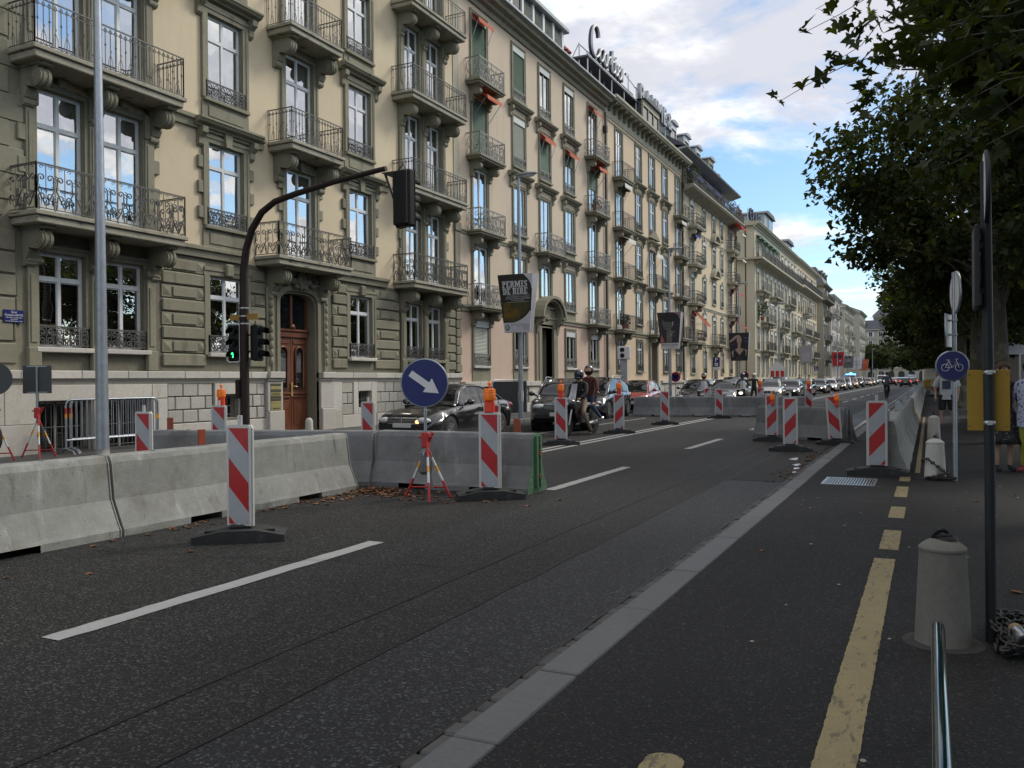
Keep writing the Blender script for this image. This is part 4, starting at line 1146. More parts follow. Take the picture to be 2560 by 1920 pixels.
b = MB(); b.box(-.66, yc + .2, 1.35, -.64, yc + .55, 1.85); B.part(b, 'brass_plate', 'brass')
B.pipe(44.72, .3, 16.3)
# attic of shuttered dormers set back above the cornice
b = MB(); b.box(-6, 28.5, 17.05, -.55, 40.1, 19.1); B.part(b, 'attic_wall', 'zinc')
b = MB(); b.box(-6.2, 28.5, 19.1, -.2, 40.35, 19.32, 0, .03); B.part(b, 'attic_roof', 'zinc')
for i, y in enumerate(np.arange(29.4, 39.8, 1.18)):
    b = MB(); b.box(-.55, y, 17.45, -.48, y + .95, 18.9); m_ = b.mesh('attic_window', MT['car_glass'])
    o = put('attic_window', m_, B.e, (0, -B.y0, 0)); 
    if i > 4: put('shutter', slat_mesh(.93, 1.4, 'shutter_grey', -.47, .05, 'shutter'), B.e, (0, y + .475 - B.y0, 18.87))
for y in np.arange(29.3, 40.2, 1.18): b = MB(); b.box(-.55, y - .1, 17.1, -.40, y + .1, 19.1, 0, .01); B.part(b, 'attic_post', 'white_frame')
b = MB(); b.box(-8, 40.1, 17.0, -.1, 44.78, 17.2); B.part(b, 'flat_roof', 'zinc')
def chimney(B, y, x, z0, z1, n, w=.5, cap=True):
    b = MB(); L = .45 * n + .2
    b.box(x - w / 2, y - L / 2, z0, x + w / 2, y + L / 2, z1, 0, .02); b.box(x - w / 2 - .06, y - L / 2 - .06, z1 - .15, x + w / 2 + .06, y + L / 2 + .06, z1, 0, .02)
    B.part(b, 'chimney_stack', 'stone_dark')
    for i in range(n):
        yy = y - L / 2 + .1 + .45 * i + .22
        b = MB(); b.lathe([(.15, z1), (.13, z1 + .5), (.15, z1 + .52), (.15, z1 + .58)], 9, (x, yy, 0))
        for k in range(4): b.tube([(x + .11 * math.cos(k * PI / 2), yy + .11 * math.sin(k * PI / 2), z1 + .58), (x + .11 * math.cos(k * PI / 2), yy + .11 * math.sin(k * PI / 2), z1 + .76)], .02, 4)
        b.lathe([(.2, z1 + .76), (.17, z1 + .84), (.05, z1 + .94), (.0, z1 + 1.05)], 9, (x, yy, 0)); B.part(b, 'chimney_pot', 'terracotta')
chimney(B, 42.1, -1.1, 17.1, 18.2, 2)
# ------------------------------------------------------------ building 3
B = B3 = Bld('apartment_building', 'peach building under a bracketed cornice with tall sign letters on its roof', 44.8, 61.3)
fl = [4.38, 7.33, 10.2, 13.05]; tp = [6.86, 9.78, 12.95, 15.9]
cols = [(47.2, 1.12), (50.9, 1.05), (53.75, 1.1), (56.75, 1.1), (60.05, 1.1)]
kinds = {0: 'BBBB', 1: 'WWWW', 2: 'BBWW', 3: 'WWWW', 4: 'BBBB'}
ops = [(yc - w / 2, yc + w / 2, fl[f] + (0 if kinds[ci][f] == 'B' else sill), tp[f]) for ci, (yc, w) in enumerate(cols) for f in range(4)]
gops = [(yc - w / 2, yc + w / 2, 2.0, 3.86) for i, (yc, w) in enumerate(cols) if i != 2] + [(53.1, 54.4, 0, 3.86)]
B.wall('plaster_wall', 'plaster_peach', 44.8, 61.3, 4.3, 16.5, ops, reveal=G)
B.wall('ground_wall', 'plaster_peach', 44.8, 61.3, 1.3, 4.3, gops, reveal=G)
for a_, c_ in ((44.8, 53.1), (54.4, 61.3)): B.wall('plinth_wall', 'marble', a_, c_, 0, 1.3, [], x=.08)
B.block(44.8, 61.3, 0, 17, 'room', sm='plaster_peach')
for (yc, w) in [c for i, c in enumerate(cols) if i != 2]:
    for r_ in range(2):
        for c_ in range(4): B.stone(yc - .6 + .30 * c_ + .008, yc - .6 + .30 * (c_ + 1) - .008, .5 + .32 * r_, .8 + .32 * r_, .07, .11, 'granite_rough', .02)
for i in range(14):
    ya = 44.85 + i * 1.17
    if not 52.2 < ya < 54.3: B.stone(ya, ya + 1.16, 1.24, 1.42, .05, .2, 'marble', .012, 'ledge_stone')
for i, (yc, w) in enumerate(cols):
    if i != 2:
        B.window(yc, 2.0, w, 1.86, 'w', 'white_frame', 'none'); B.surround(yc, 1.95, w, 1.9, G, .15, .05)
        B.guard(yc, 2.02, w + .1, .44, 'dense', 'iron', True); B.sill(yc, 2.0, w + .3, G)
    for f in range(4):
        k = kinds[i][f]; z0 = fl[f] + (0 if k == 'B' else sill)
        B.window(yc, z0, w, tp[f] - z0, 'w', 'white_frame', None); B.surround(yc, z0, w, tp[f] - z0, G, .15, .05)
        if k == 'W':
            B.guard(yc, z0 + .01, w + .1, .44, 'dense', 'iron', True); B.sill(yc, z0, w + .3, G)
            if f < 3: b = MB(); b.box(0, yc - w / 2 - .15, fl[f], .04, yc + w / 2 + .15, z0 - .09); B.part(b, 'apron_panel', G)
        else: B.balcony(yc, fl[f], 2.25, .66, .84, 'bars', G, 'iron', (yc - .72, yc + .72), .62, .2, True, .2, False)
        if i in (1, 2, 3) and f in (0, 1, 2) and not (i == 2 and f == 0): hoodset(B, yc, tp[f] - .08, w, G)
b = MB(); b.prism([(52.7, 10.55), (54.8, 10.55), (53.75, 11.1)], 'x', .0, .25); B.part(b, 'pediment', G)
for (ci, f, o_) in ((0, 1, .8), (0, 2, .6), (2, 1, .55), (4, 2, .5)): B.awning(cols[ci][0], tp[f] + .05, 1.3, 'awning_white', o_)
B.band(44.8, 61.3, 4.36, .24, .12, G); B.band(44.8, 61.3, 7.3, .16, .07, G); B.band(44.8, 61.3, 16.1, .08, .05, 'stone_beige')
B.cornice(44.8, 61.4, 17.25, 'stone_beige', .75, [(0, 0), (.78, 0), (.78, -.12), (.70, -.2), (.66, -.26), (.1, -.28), (.08, -.75), (.04, -1.0), (0, -1.0)])
md = MB(); md.prism([(.08, -.28), (.60, -.28), (.58, -.40), (.30, -.50), (.22, -.66), (.08, -.72)], 'y', -.11, .11); md = md.mesh('cornice_bracket', MT[G])
for i in range(19): B.at('cornice_bracket', md, 0, 45.3 + i * .88, 17.25)
for j, z in enumerate(np.arange(.2, 16.2, .62)):
    for y_ in (45.05, 61.05): B.stone(y_ - .17, y_ + .17, z + (1.3 if z < 1.4 else 0), z + (1.9 if z < 1.4 else .6), 0, .05, G, .01, 'quoin') if z > 1.5 else None
b = MB()
for sg in (-1, 1): b.box(-.5, 53.75 + sg * .62, .1, .12, 53.75 + sg * .9, 3.95)
b.box(-.5, 52.85, 3.9, .12, 54.65, 4.15); B.part(b, 'door_surround', G)
b = MB(); b.box(-.75, 53.1, .1, -.7, 54.4, 3.9); b.box(-.7, 53.2, .2, -.66, 53.7, 2.7, 0, .01); B.part(b, 'street_door', 'door_wood')
B.pipe(61.15, .3, 16.5)
# mansard: slate slope, flat top, wide dark dormer
b = MB(); b.add([(.3, 44.85, 17.26), (.3, 61.4, 17.26), (-2.2, 61.4, 19.0), (-2.2, 44.85, 19.0), (-8, 44.85, 19.2), (-8, 61.4, 19.2)], [(0, 1, 2, 3), (3, 2, 5, 4)]); b.add([(.3, 44.85, 17.26), (-2.2, 44.85, 19.0), (-8, 44.85, 19.2), (-8, 44.85, 17.26)], [(0, 1, 2, 3)])
B.part(b, 'roof', 'roof_slate')
def dormer(B, y0, y1, z0, z1, x, m_side='roof_slate', m_front='stone_beige', n=3, gable=True, depth=3.0):
    b = MB(); b.box(x - depth, y0, z0, x - .1, y1, z1 - .02); B.part(b, 'dormer_cheeks', m_side)
    b = MB(); yc = (y0 + y1) / 2; w = (y1 - y0) / n
    for i in range(n + 1): b.box(x - .1, y0 + w * i - .05, z0, x, y0 + w * i + .05, z1 - .35)
    b.box(x - .1, y0 - .05, z1 - .38, x + .02, y1 + .05, z1); b.box(x - .1, y0 - .05, z0 - .06, x + .04, y1 + .05, z0 + .05)
    B.part(b, 'dormer_front', m_front)
    b = MB()
    for i in range(n): b.quad((x - .06, y0 + w * i + .05, z0 + .05), (x - .06, y0 + w * (i + 1) - .05, z0 + .05), (x - .06, y0 + w * (i + 1) - .05, z1 - .38), (x - .06, y0 + w * i + .05, z1 - .38))
    B.part(b, 'dormer_window', 'car_glass')
    b = MB()
    if gable: b.prism([(y0 - .2, z1), (y1 + .2, z1), (yc, z1 + .35)], 'x', x - depth, x + .18)
    else: b.prism([(y0 - .18, z1)] + [(yc + (y1 - y0 + .36) / 2 * math.cos(PI * i / 8), z1 + .28 * math.sin(PI * i / 8)) for i in range(9)], 'x', x - depth, x + .18)
    B.part(b, 'dormer_roof', 'zinc' if not gable else m_side)
dormer(B, 53.7, 57.3, 17.9, 19.75, -.5, n=3)
chimney(B, 51.6, -4.2, 19.0, 20.6, 2); chimney(B, 56.6, -4.5, 19.0, 21.0, 3); chimney(B, 48.5, -6, 19, 20.3, 2)
# script sign on a roof frame
t = thing('roof_sign', 'white script roof sign with dark edges on a steel frame above the peach building', 'sign', (-17.5, 45.4, 17.4))
def script_path():
    C = []
    def bez(p, n=10):
        out = []
        for i in range(0, len(p) - 3, 3):
            a, b_, c, d = p[i:i + 4]
            for k in range(n):
                s = k / n; out.append(tuple((1 - s) ** 3 * a[j] + 3 * s * (1 - s) ** 2 * b_[j] + 3 * s * s * (1 - s) * c[j] + s ** 3 * d[j] for j in (0, 1)))
        out.append(p[-1]); return out
    C.append(bez([(1.9, 1.35), (1.85, 1.75), (1.55, 1.95), (1.2, 1.8), (.55, 1.5), (.35, .1), (1.1, .0), (1.45, -.02), (1.75, .2), (1.95, .45)]))
    C.append(bez([(2.75, .75), (2.5, .98), (1.95, .75), (1.95, .3), (1.95, -.1), (2.5, -.1), (2.75, .75), (2.72, .3), (2.7, .0), (2.95, .0), (3.15, .05), (3.25, .35), (3.35, .8)]))
    C.append(bez([(3.35, .85), (3.35, .5), (3.3, .3), (3.3, .0), (3.35, .5), (3.5, .85), (3.95, .8), (3.9, .6), (3.85, .5), (3.9, .4)]))
    C.append(bez([(4.25, 1.35), (4.2, .9), (4.1, .5), (4.1, .25), (4.1, -.05), (4.45, -.05), (4.7, .3)])); C.append([(3.95, .92), (4.6, .95)])
    C.append(bez([(4.75, .8), (4.72, .5), (4.7, .3), (4.72, .15), (4.75, -.05), (5.0, .0), (5.2, .3)])); C.append([(4.82, 1.1), (4.86, 1.16)])
    C.append(bez([(5.2, .35), (5.6, .5), (5.75, .85), (5.45, .85), (5.15, .8), (5.1, .0), (5.5, .0), (5.75, .02), (5.95, .3), (6.05, .8)]))
    C.append(bez([(6.05, .85), (6.05, .5), (6.0, .3), (6.0, .0), (6.1, .5), (6.3, .9), (6.75, .75)]))
    return C
bf, bs = MB(), MB()
for P in script_path():
    P3 = [(0, y + .3, z + 2.95) for y, z in P]
    bf.tube([(.16, p[1], p[2]) for p in P3], .07, 6); bs.tube([(.02, p[1], p[2]) for p in P3], .085, 6)
bf.build('letter_face', MT['sign_white'], t); bs.build('letter_side', mat('letter_navy', (.03, .03, .06), .5), t)
b = MB(); b.box(-.9, -.9, 2.1, .6, 8.9, 2.2); b.build('gantry_deck', MT['roof_slate'], t)
b = MB()
for y in (-.7, 1.2, 3.3, 5.6, 8.0):
    b.tube([(.0, y, .8), (0, y, 4.0 if y > 6 else 3.0)], .045, 5); b.tube([(.5, y, .1), (.5, y, 2.1)], .04, 5); b.tube([(-.9, y, 1.4), (0, y, 3.0)], .03, 4)
b.tube([(0, -.7, 2.95), (0, 9, 2.95)], .04, 5); b.tube([(.5, -.9, 2.3), (.5, 9, 2.3)], .03, 5); b.tube([(0, 6.4, 3.9), (0, 9.5, 3.6)], .03, 4)
b.build('steel_frame', MT['steel'], t)
t = thing('roof_sign', 'pale block letters standing along the roof edge behind the dark dormer', 'sign', (-17.0, 54.0, 18.2))
y = 0
for ch, w_ in (('B', 1.15), ('A', 1.25), ('U', 1.2), ('M', 1.4), ('E', 1.1), ('&', 1.3)):
    put('letter', text_mesh(ch, 1.75, MT['canvas_grey'] if ch == 'x' else MT['zinc'], .12, .03, 'LEFT'), t, (0, y, 1.55), (R(90), 0, R(90))); y += w_ + .12
b = MB(); b.tube([(-.15, -.5, 1.5), (-.15, 9, 1.5)], .04, 5); b.tube([(-.15, -.5, 2.4), (-.15, 9, 2.4)], .04, 5)
for yy in np.arange(0, 9, 1.7): b.tube([(-.15, yy, -.1), (-.15, yy, 2.5)], .045, 5)
b.build('steel_frame', MT['steel'], t)
# ================================================================= building 4: cream, arched heads, roof terrace with blue awnings
G = 'stone_beige'
B = B4 = Bld('apartment_building', 'cream building with carved door axis and blue awnings over its roof terrace', 61.3, 80.4)
fl = [4.3, 7.2, 10.1, 12.95]; tp = [6.7, 9.55, 12.5, 15.1]
cols = [(64.1, 1.15), (68.0, 1.0), (71.4, 1.15), (74.4, 1.0), (77.9, 1.15)]
kinds = {0: 'BBBB', 1: 'WWWW', 2: 'BWWW', 3: 'WWWW', 4: 'BBBB'}
ops = [(yc - w / 2, yc + w / 2, fl[f] + (0 if kinds[ci][f] == 'B' else .5), tp[f]) for ci, (yc, w) in enumerate(cols) for f in range(4)]
gops = [(yc - w / 2, yc + w / 2, 1.95, 3.75) for i, (yc, w) in enumerate(cols) if i != 2] + [(70.75, 72.05, 0, 3.7)]
B.wall('plaster_wall', 'plaster_cream', 61.3, 80.4, 0, 15.6, ops + gops, reveal=G)
for a_, c_ in ((61.3, 70.75), (72.05, 80.4)): B.wall('plinth_wall', 'marble', a_, c_, 0, 1.25, [], x=.1)
B.block(61.3, 80.4, 0, 15.7, 'plaster_cream')
B.band(61.4, 80.4, 1.45, .2, .2, 'marble'); B.band(61.4, 80.4, 4.3, .25, .15, G); B.band(61.4, 80.4, 7.2, .2, .1, G); B.band(61.4, 80.4, 12.9, .2, .08, G)
for y_ in (61.75, 80.1):
    for j, z in enumerate(np.arange(1.5, 15, .6)): B.stone(y_ - .3 + .06 * (j % 2), y_ + .26, z, z + .57, 0, .06, G, .012, 'quoin')
def far_window(B, yc, z0, w, h, arch=False, blind=0.0, fm='white_frame', gm='far_glass'):
    def f():
        b = MB(); x = -.2
        b.box(x, -w / 2, 0, x + .05, -w / 2 + .06, h); b.box(x, w / 2 - .06, 0, x + .05, w / 2, h); b.box(x, -w / 2, h - .07, x + .05, w / 2, h); b.box(x, -.035, 0, x + .06, .035, h)
        b.box(x, -w / 2, h * .7 - .03, x + .055, w / 2, h * .7 + .03)
        b.quad((x + .02, -w / 2, 0), (x + .02, w / 2, 0), (x + .02, w / 2, h), (x + .02, -w / 2, h), 1)
        if blind: b.box(x + .06, -w / 2, h * (1 - blind), x + .14, w / 2, h, 2)
        return b.mesh('window', [MT[fm], MT[gm], MT['shutter_box']])
    return B.at('window', cached(('fw', round(w, 2), round(h, 2), blind, fm, gm), f), .12, yc, z0)
def far_surround(B, yc, z0, w, h, m, arch=False):
    def f():
        b = MB(); t = .16; p = .06
        for sg in (-1, 1): b.box(0, sg * w / 2, 0, p, sg * (w / 2 + t), h)
        if arch:
            A = [(w / 2 * math.cos(PI * i / 8), h - w * .28 + w * .28 * math.sin(PI * i / 8)) for i in range(9)]
            O = [((w / 2 + t) * math.cos(PI * i / 8), h - w * .2 + (w * .28 + t) * math.sin(PI * i / 8)) for i in range(9)]
            for a, c, d, e in zip(A, A[1:], O[1:], O): b.add([(p, *a), (p, *c), (p, *d), (p, *e), (-.1, *a), (-.1, *c)], [(0, 3, 2, 1), (0, 1, 5, 4)])
            for sg in (0, 1):
                cs = A[:5] if sg == 0 else A[4:]
                b.add([(.01, sgn_ := (w / 2 if sg == 0 else -w / 2), h)] + [(.01, *q) for q in cs], [tuple(range(len(cs) + 1))])
            b.box(p, -.1, h - .05, p + .08, .1, h + .3)
        else: b.box(0, -w / 2 - t, h, p, w / 2 + t, h + t); b.box(p, -w / 2 - t - .05, h + t * .6, p + .08, w / 2 + t + .05, h + t)
        b.box(-.2, -w / 2 - .12, -.1, .12, w / 2 + .12, 0)
        return b.mesh('window_surround', MT[m])
    return B.at('window_surround', cached(('fs', round(w, 2), round(h, 2), m, arch), f), 0, yc, z0)
for i, (yc, w) in enumerate(cols):
    if i != 2: far_window(B, yc, 1.95, w, 1.8); far_surround(B, yc, 1.95, w, 1.8, G, True); B.guard(yc, 1.97, w, .4, 'dense', 'iron', True)
    for f in range(4):
        k = kinds[i][f]; z0 = fl[f] + (0 if k == 'B' else .5); h = tp[f] - z0
        far_window(B, yc, z0, w, h, blind=rnd.choice((.12, .15, .2))); far_surround(B, yc, z0, w, h, G, True)
        if k == 'W': B.guard(yc, z0, w, .42, 'dense', 'iron', True)
        else: B.balcony(yc, fl[f], 2.5, .75, .86, 'scroll', G, 'iron', (yc - .8, yc + .8), .7, .24, True, .2, False)
for f, z in ((1, 9.95), (2, 12.85)):
    b = MB(); A = [(71.4 + (.85) * math.cos(PI * i / 10), z + .5 * math.sin(PI * i / 10)) for i in range(11)]; O = [(71.4 + 1.1 * math.cos(PI * i / 10), z + .75 * math.sin(PI * i / 10)) for i in range(11)]
    for a, c, d, e in zip(A, A[1:], O[1:], O): b.add([(0, *q) for q in (a, c, d, e)] + [(.4, *q) for q in (a, c, d, e)], [(4, 7, 6, 5), (0, 1, 5, 4), (1, 2, 6, 5), (2, 3, 7, 6), (3, 0, 4, 7)])
    b.box(0, 70.2, z - .12, .35, 72.6, z); B.part(b, 'pediment', G)
b = MB()
for sg in (-1, 1): b.box(0, 71.4 + sg * .65, .1, .12, 71.4 + sg * .95, 3.7)
b.box(-.3, 70.5, 3.6, .14, 72.3, 3.95); B.part(b, 'door_surround', G)
b = MB(); b.box(-.5, 70.75, .1, -.45, 72.05, 3.6); B.part(b, 'street_door', 'door_wood')
for (ci, f, m_, o_, t_) in ((4, 3, 'awning_white', 1.3, .8), (4, 2, 'awning_white', 1.3, .5), (4, 1, 'awning_red', 1.0, .6), (4, 0, 'awning_red', 1.4, .7), (0, 0, 'awning_orange', 1.2, 1.2), (0, 2, 'awning_blue', .5, .3)): B.awning(cols[ci][0], tp[f] + .1, 1.6, m_, o_, .2, t_)
B.awning(78.5, 15.5, 3.0, 'awning_red', 1.2, .15, .45)
B.pipe(80.2, .3, 15.4)
b = MB(); b.prism([(0, 15.7), (.9, 15.7), (.9, 15.58), (.8, 15.45), (.2, 15.2), (0, 15.1)], 'y', 61.3, 80.5); B.part(b, 'terrace_slab', 'slab_stone')
o = B.at('terrace_railing', railing(18.9, .8, .95, 'dense', 'iron', True), 0, 70.9, 15.7)
B.wall('attic_wall', 'plaster_pale', 61.4, 80.3, 15.7, 18.3, [(y, y + 2.1, 15.9, 17.9) for y in (62.8, 66.0, 69.2, 72.4, 75.6)], x=-.9, depth=.5, reveal='stone_dark')
b = MB(); b.quad((-1.4, 61.4, 15.7), (-1.4, 80.3, 15.7), (-1.4, 80.3, 18.2), (-1.4, 61.4, 18.2)); B.part(b, 'attic_glazing', 'car_glass')
for y in (63.85, 67.05, 70.25, 73.45, 76.65):
    o = B.awning(y, 18.05, 2.1, 'awning_blue', .9, .2, .7); o.location.x = -.9
for y in (62.3, 65.45, 68.65, 71.85, 75.0, 78.2): B.stone(y - .16, y + .16, 15.7, 18.1, -.92, -.72, 'stone_beige', .02, 'attic_pier')
b = MB(); b.prism([(-.9, 18.0), (.45, 18.35), (.5, 18.45), (-1, 18.7)], 'y', 61.2, 80.9); B.part(b, 'eaves', 'zinc')
b = MB(); b.add([(.45, 61.2, 18.47), (.45, 80.9, 18.47), (-3, 80.9, 20.6), (-3, 61.2, 20.6), (-11, 80.9, 20.8), (-11, 61.2, 20.8)], [(0, 1, 2, 3), (3, 2, 4, 5)]); b.add([(.45, 61.2, 18.47), (-3, 61.2, 20.6), (-11, 61.2, 20.8), (-11, 61.2, 17)], [(0, 1, 2, 3)])
B.part(b, 'roof', 'roof_slate'); b = MB(); b.box(-11, 61.25, 15.7, -.9, 61.4, 18.5); B.part(b, 'gable_wall', 'plaster_grey')
for y in (62.6, 66.4, 70.2): dormer(B, y - .7, y + .7, 19.0, 20.5, -.9, 'zinc', 'white_frame', 1, False, 2.5)
dormer(B, 74.0, 75.6, 19.0, 20.6, -.9, 'stone_dark', 'stone_beige', 1, False, 2.5); chimney(B, 73.4, -2.6, 19.8, 20.9, 1); chimney(B, 79.0, -1.2, 18.4, 19.4, 1)
def potplant(B_, y, z, x, s, label_mat='leaf_shrub'):
    b = MB(); r = random.Random(int(y * 10))
    for i in range(int(260 * s)):
        d = Vector((r.gauss(0, 1), r.gauss(0, 1), r.gauss(0, 1))).normalized() * (r.random() ** .4) * s
        u = Vector((r.gauss(0, 1), r.gauss(0, 1), r.gauss(0, 1))).normalized() * .09; w = u.orthogonal().normalized() * .06
        c = Vector((0, 0, s * 1.15)) + Vector((d.x * .7, d.y * .7, d.z)); b.add([c - u, c + w, c + u, c - w], [(0, 1, 2, 3)])
    return b
def plant(x, y, z, s, label):
    t = thing('potted_shrub', label, 'plant', (x, y, z), 0, 'potted plants on the balconies')
    potplant(None, y, z, x, s).build('foliage', MT['leaf_shrub'], t)
    b = MB(); b.lathe([(.16, 0), (.21, .3), (.23, .34), (.18, .34)], 10); b.build('pot', MT['terracotta'], t)
plant(WX + .3, 63.4, 15.7, .95, 'tall dark potted shrub at the near end of the roof terrace with blue awnings')
plant(WX + .3, 78.0, 15.7, .9, 'dark potted shrub at the far end of the roof terrace with blue awnings')
plant(WX + .45, 77.4, 4.3, .42, 'round clipped potted bush on the first floor balcony above the red awnings')
plant(WX + .45, 78.5, 4.3, .36, 'smaller round clipped potted bush beside the first one on the same balcony')
plant(WX + .4, 42.4, 10.3, .35, 'small potted plant on the balcony with the orange awning by the brown drainpipe')
plant(WX + .4, 47.0, 4.38, .42, 'dark potted plant on the first floor balcony of the peach building')
# ================================================================= the long row further on
def row_building(label, y0, y1, wallm, stonem, fl, tp, pitch, topz, balc, terrace=None, roof='flat', q=None, name='apartment_building', side=True, x=WX, gtop=3.7):
    B = Bld(name, label, y0, y1, x=x)
    n = max(2, round((y1 - y0 - .8) / pitch)); u = (y1 - y0 - .8) / n; w = min(1.15, u * .42)
    ys = [y0 + .4 + u * (i + .5) for i in range(n)]
    ops = []
    for yc in ys:
        ops.append((yc - w / 2, yc + w / 2, 1.9, gtop))
        for a, c in zip(fl, tp): ops.append((yc - w / 2, yc + w / 2, a, c))
    B.wall('plaster_wall', wallm, y0, y1, 0, topz, ops, reveal=stonem)
    B.block(y0, y1, 0, topz, wallm, 14)
    B.wall('plinth_wall', stonem, y0, y1, 0, 1.3, [], x=.1); B.band(y0, y1, fl[0], .25, .15, stonem)
    for i, yc in enumerate(ys):
        far_window(B, yc, 1.9, w, gtop - 1.9)
        far_surround(B, yc, 1.9, w, gtop - 1.9, stonem)
        for f, (a, c) in enumerate(zip(fl, tp)):
            far_window(B, yc, a, w, c - a, blind=rnd.choice((.0, .15, .15, .2, .4))); far_surround(B, yc, a, w, c - a, stonem)
            if not balc(i, f, n): B.guard(yc, a + .02, w, .75, 'bars', 'iron', True)
    for f in range(len(fl)):
        i = 0
        while i < n:
            j = balc(i, f, n)
            if j:
                yc = (ys[i] + ys[min(n - 1, i + j - 1)]) / 2; W_ = u * (j - 1) + 1.9
                B.balcony(yc, fl[f], W_, .85, .9, 'bars', stonem, 'iron' if rnd.random() < .7 else 'iron_pale', [yc - W_ / 2 + .4 + k * ((W_ - .8) / max(1, j)) for k in range(j + 1)], .6, .25, True, .18, False)
                if rnd.random() < .35: B.awning(yc, tp[f] + .1, min(W_, 2.6), rnd.choice(('awning_white', 'awning_green', 'awning_white')), .8, .15, .4)
                i += j
            else: i += 1
    if terrace:
        z = terrace
        b = MB(); b.box(-2, y0 - .6, z - .2, .95, y1 + .3, z); B.part(b, 'terrace_slab', stonem)
        B.at('terrace_railing', railing(y1 - y0 + .5, .9, .95, 'bars', 'iron', True), 0, (y0 + y1) / 2 - .1, z)
        md = MB(); md.prism([(0, -.2), (.85, -.2), (.8, -.34), (.3, -.55), (0, -.8)], 'y', -.14, .14); md = md.mesh('cornice_bracket', MT[stonem])
        for k in range(int((y1 - y0) / .8)): B.at('cornice_bracket', md, 0, y0 + .3 + k * .8, z)
    B.cornice(y0 - .3, y1 + .2, topz + .3, stonem, .6)
    b = MB(); b.box(-14, y0 - .35, topz - .1, .1, y0, topz + .3); B.part(b, 'side_cornice', stonem)
    if roof == 'hip':
        b = MB(); z = topz + .3; b.add([(.7, y0 - .4, z), (.7, y1 + .3, z), (-14, y1 + .3, z), (-14, y0 - .4, z), (-6, y0 + 5, z + 3), (-6, y1 - 5, z + 3)], [(0, 1, 5, 4), (1, 2, 5), (2, 3, 4, 5), (3, 0, 4)]); B.part(b, 'roof', 'roof_slate')
    elif roof == 'mansard':
        b = MB(); z = topz + .3; b.add([(.3, y0 - .3, z), (.3, y1 + .2, z), (-14, y1 + .2, z), (-14, y0 - .3, z), (-1.2, y0 + 1, z + 3), (-1.2, y1 - 1, z + 3), (-12, y1 - 1, z + 3), (-12, y0 + 1, z + 3)], [(0, 1, 5, 4), (1, 2, 6, 5), (2, 3, 7, 6), (3, 0, 4, 7), (4, 5, 6, 7)]); B.part(b, 'roof', 'roof_slate')
        for k in range(3): dormer(B, y0 + (y1 - y0) * (k + .5) / 3 - .7, y0 + (y1 - y0) * (k + .5) / 3 + .7, z + .5, z + 2.2, -.3, 'roof_slate', stonem, 1, False, 1.5)
    else:
        b = MB(); b.box(-14, y0, topz, -.4, y1, topz + .25); B.part(b, 'roof', 'zinc')
    return B, ys, u
f4 = [4.5, 7.55, 10.7, 13.95]; t4 = [6.8, 9.85, 13.0, 16.3]
B, ys, u = row_building('pale building with a long dark roof balcony on brackets and navy letters on the roof', 90, 121.5, 'plaster_pale', 'stone_beige', f4, t4, 2.9, 17.4, lambda i, f, n: (0 if f == 3 else (2 if i in ((1, 5, 9) if f < 2 else (0, 3, 7)) else 0)), 13.95)
B.pipe(90.0, .3, 17.2, x=-.9)
B.awning(98, 16.5, 14, 'awning_green', .6, .1, .3)
for (y0, y1, z1) in ((101.5, 107.5, 20.6), (118, 123.5, 19.7)):
    b = MB(); b.box(-5, y0, 17.6, -.9, y1, z1); B.part(b, 'roof_box', 'zinc'); b = MB(); b.prism([(y0 - .3, z1), (y1 + .3, z1), (y1 - 1, z1 + .45), (y0 + 1, z1 + .45)], 'x', -5.2, -.6); B.part(b, 'roof_box_top', 'roof_slate')
    b = MB(); b.box(-.9, y0 + 2.5, 18.0, -.84, y1 - .6, z1 - .3); B.part(b, 'roof_box_window', 'car_glass')
chimney(B, 95.5, -2.5, 17.6, 19.2, 3, .8); chimney(B, 109, -3, 17.6, 19.0, 2, .7)
t = thing('roof_sign', 'dark navy roof letters at the corner of the pale building with the long balcony', 'sign', (-16.6, 85.5 + 4.6, 18.35 - .55))
y = 0
for ch, w_ in (('C', 1.3), ('L', 1.15), ('A', 1.3), ('R', 1.2), ('I', .6)):
    put('letter', text_mesh(ch, 1.75, bpy.data.materials['letter_navy'], .1, .02, 'LEFT'), t, (0, y, .25), (R(90), 0, R(90))); y += w_ + .25
b = MB(); b.tube([(-.15, -.3, .2), (-.15, y, .2)], .05, 5)
for yy in np.arange(0, y, 1.5): b.tube([(-.15, yy, -.25), (-.15, yy, 1.3)], .04, 5)
b.build('steel_frame', MT['steel'], t)
plant(WX + .5, 91.6, 7.55, 1.0, 'large dark bush in a pot on the corner balcony of the pale building')
row_building('pale building with pilastered windows under the second long roof balcony', 121.5, 144, 'plaster_cream', 'stone_beige', f4, t4, 2.5, 17.5, lambda i, f, n: (0 if f == 3 else (3 if i in (1, 5) and f < 2 else (2 if f == 2 and i == 2 else 0))), 14.2)
row_building('narrow dark stone building with a steep slate mansard roof', 153, 164, 'stone_dark', 'molasse_dark', [4.6, 8.0, 12.0, 15.0], [7.2, 11.2, 14.3, 16.8], 2.4, 17.2, lambda i, f, n: (2 if (i == 1 and f in (0, 1, 2)) else 0), 14.8, 'mansard')
row_building('pinkish white building with stacked balconies in the far row', 167, 183.5, 'plaster_white', 'marble', [4.4, 7.4, 10.4, 13.4], [6.7, 9.7, 12.7, 15.7], 2.6, 16.6, lambda i, f, n: (2 if i in (0, 3) and f in (0, 1, 3) else 0))
row_building('grey rendered building with a hipped roof and slim windows', 194, 218.5, 'plaster_grey', 'stone_beige', [4.6, 7.7, 10.8, 13.6], [6.9, 10, 13.1, 15.8], 2.3, 16.6, lambda i, f, n: (1 if i in (4, 8) and f in (1, 2) else 0), None, 'hip')
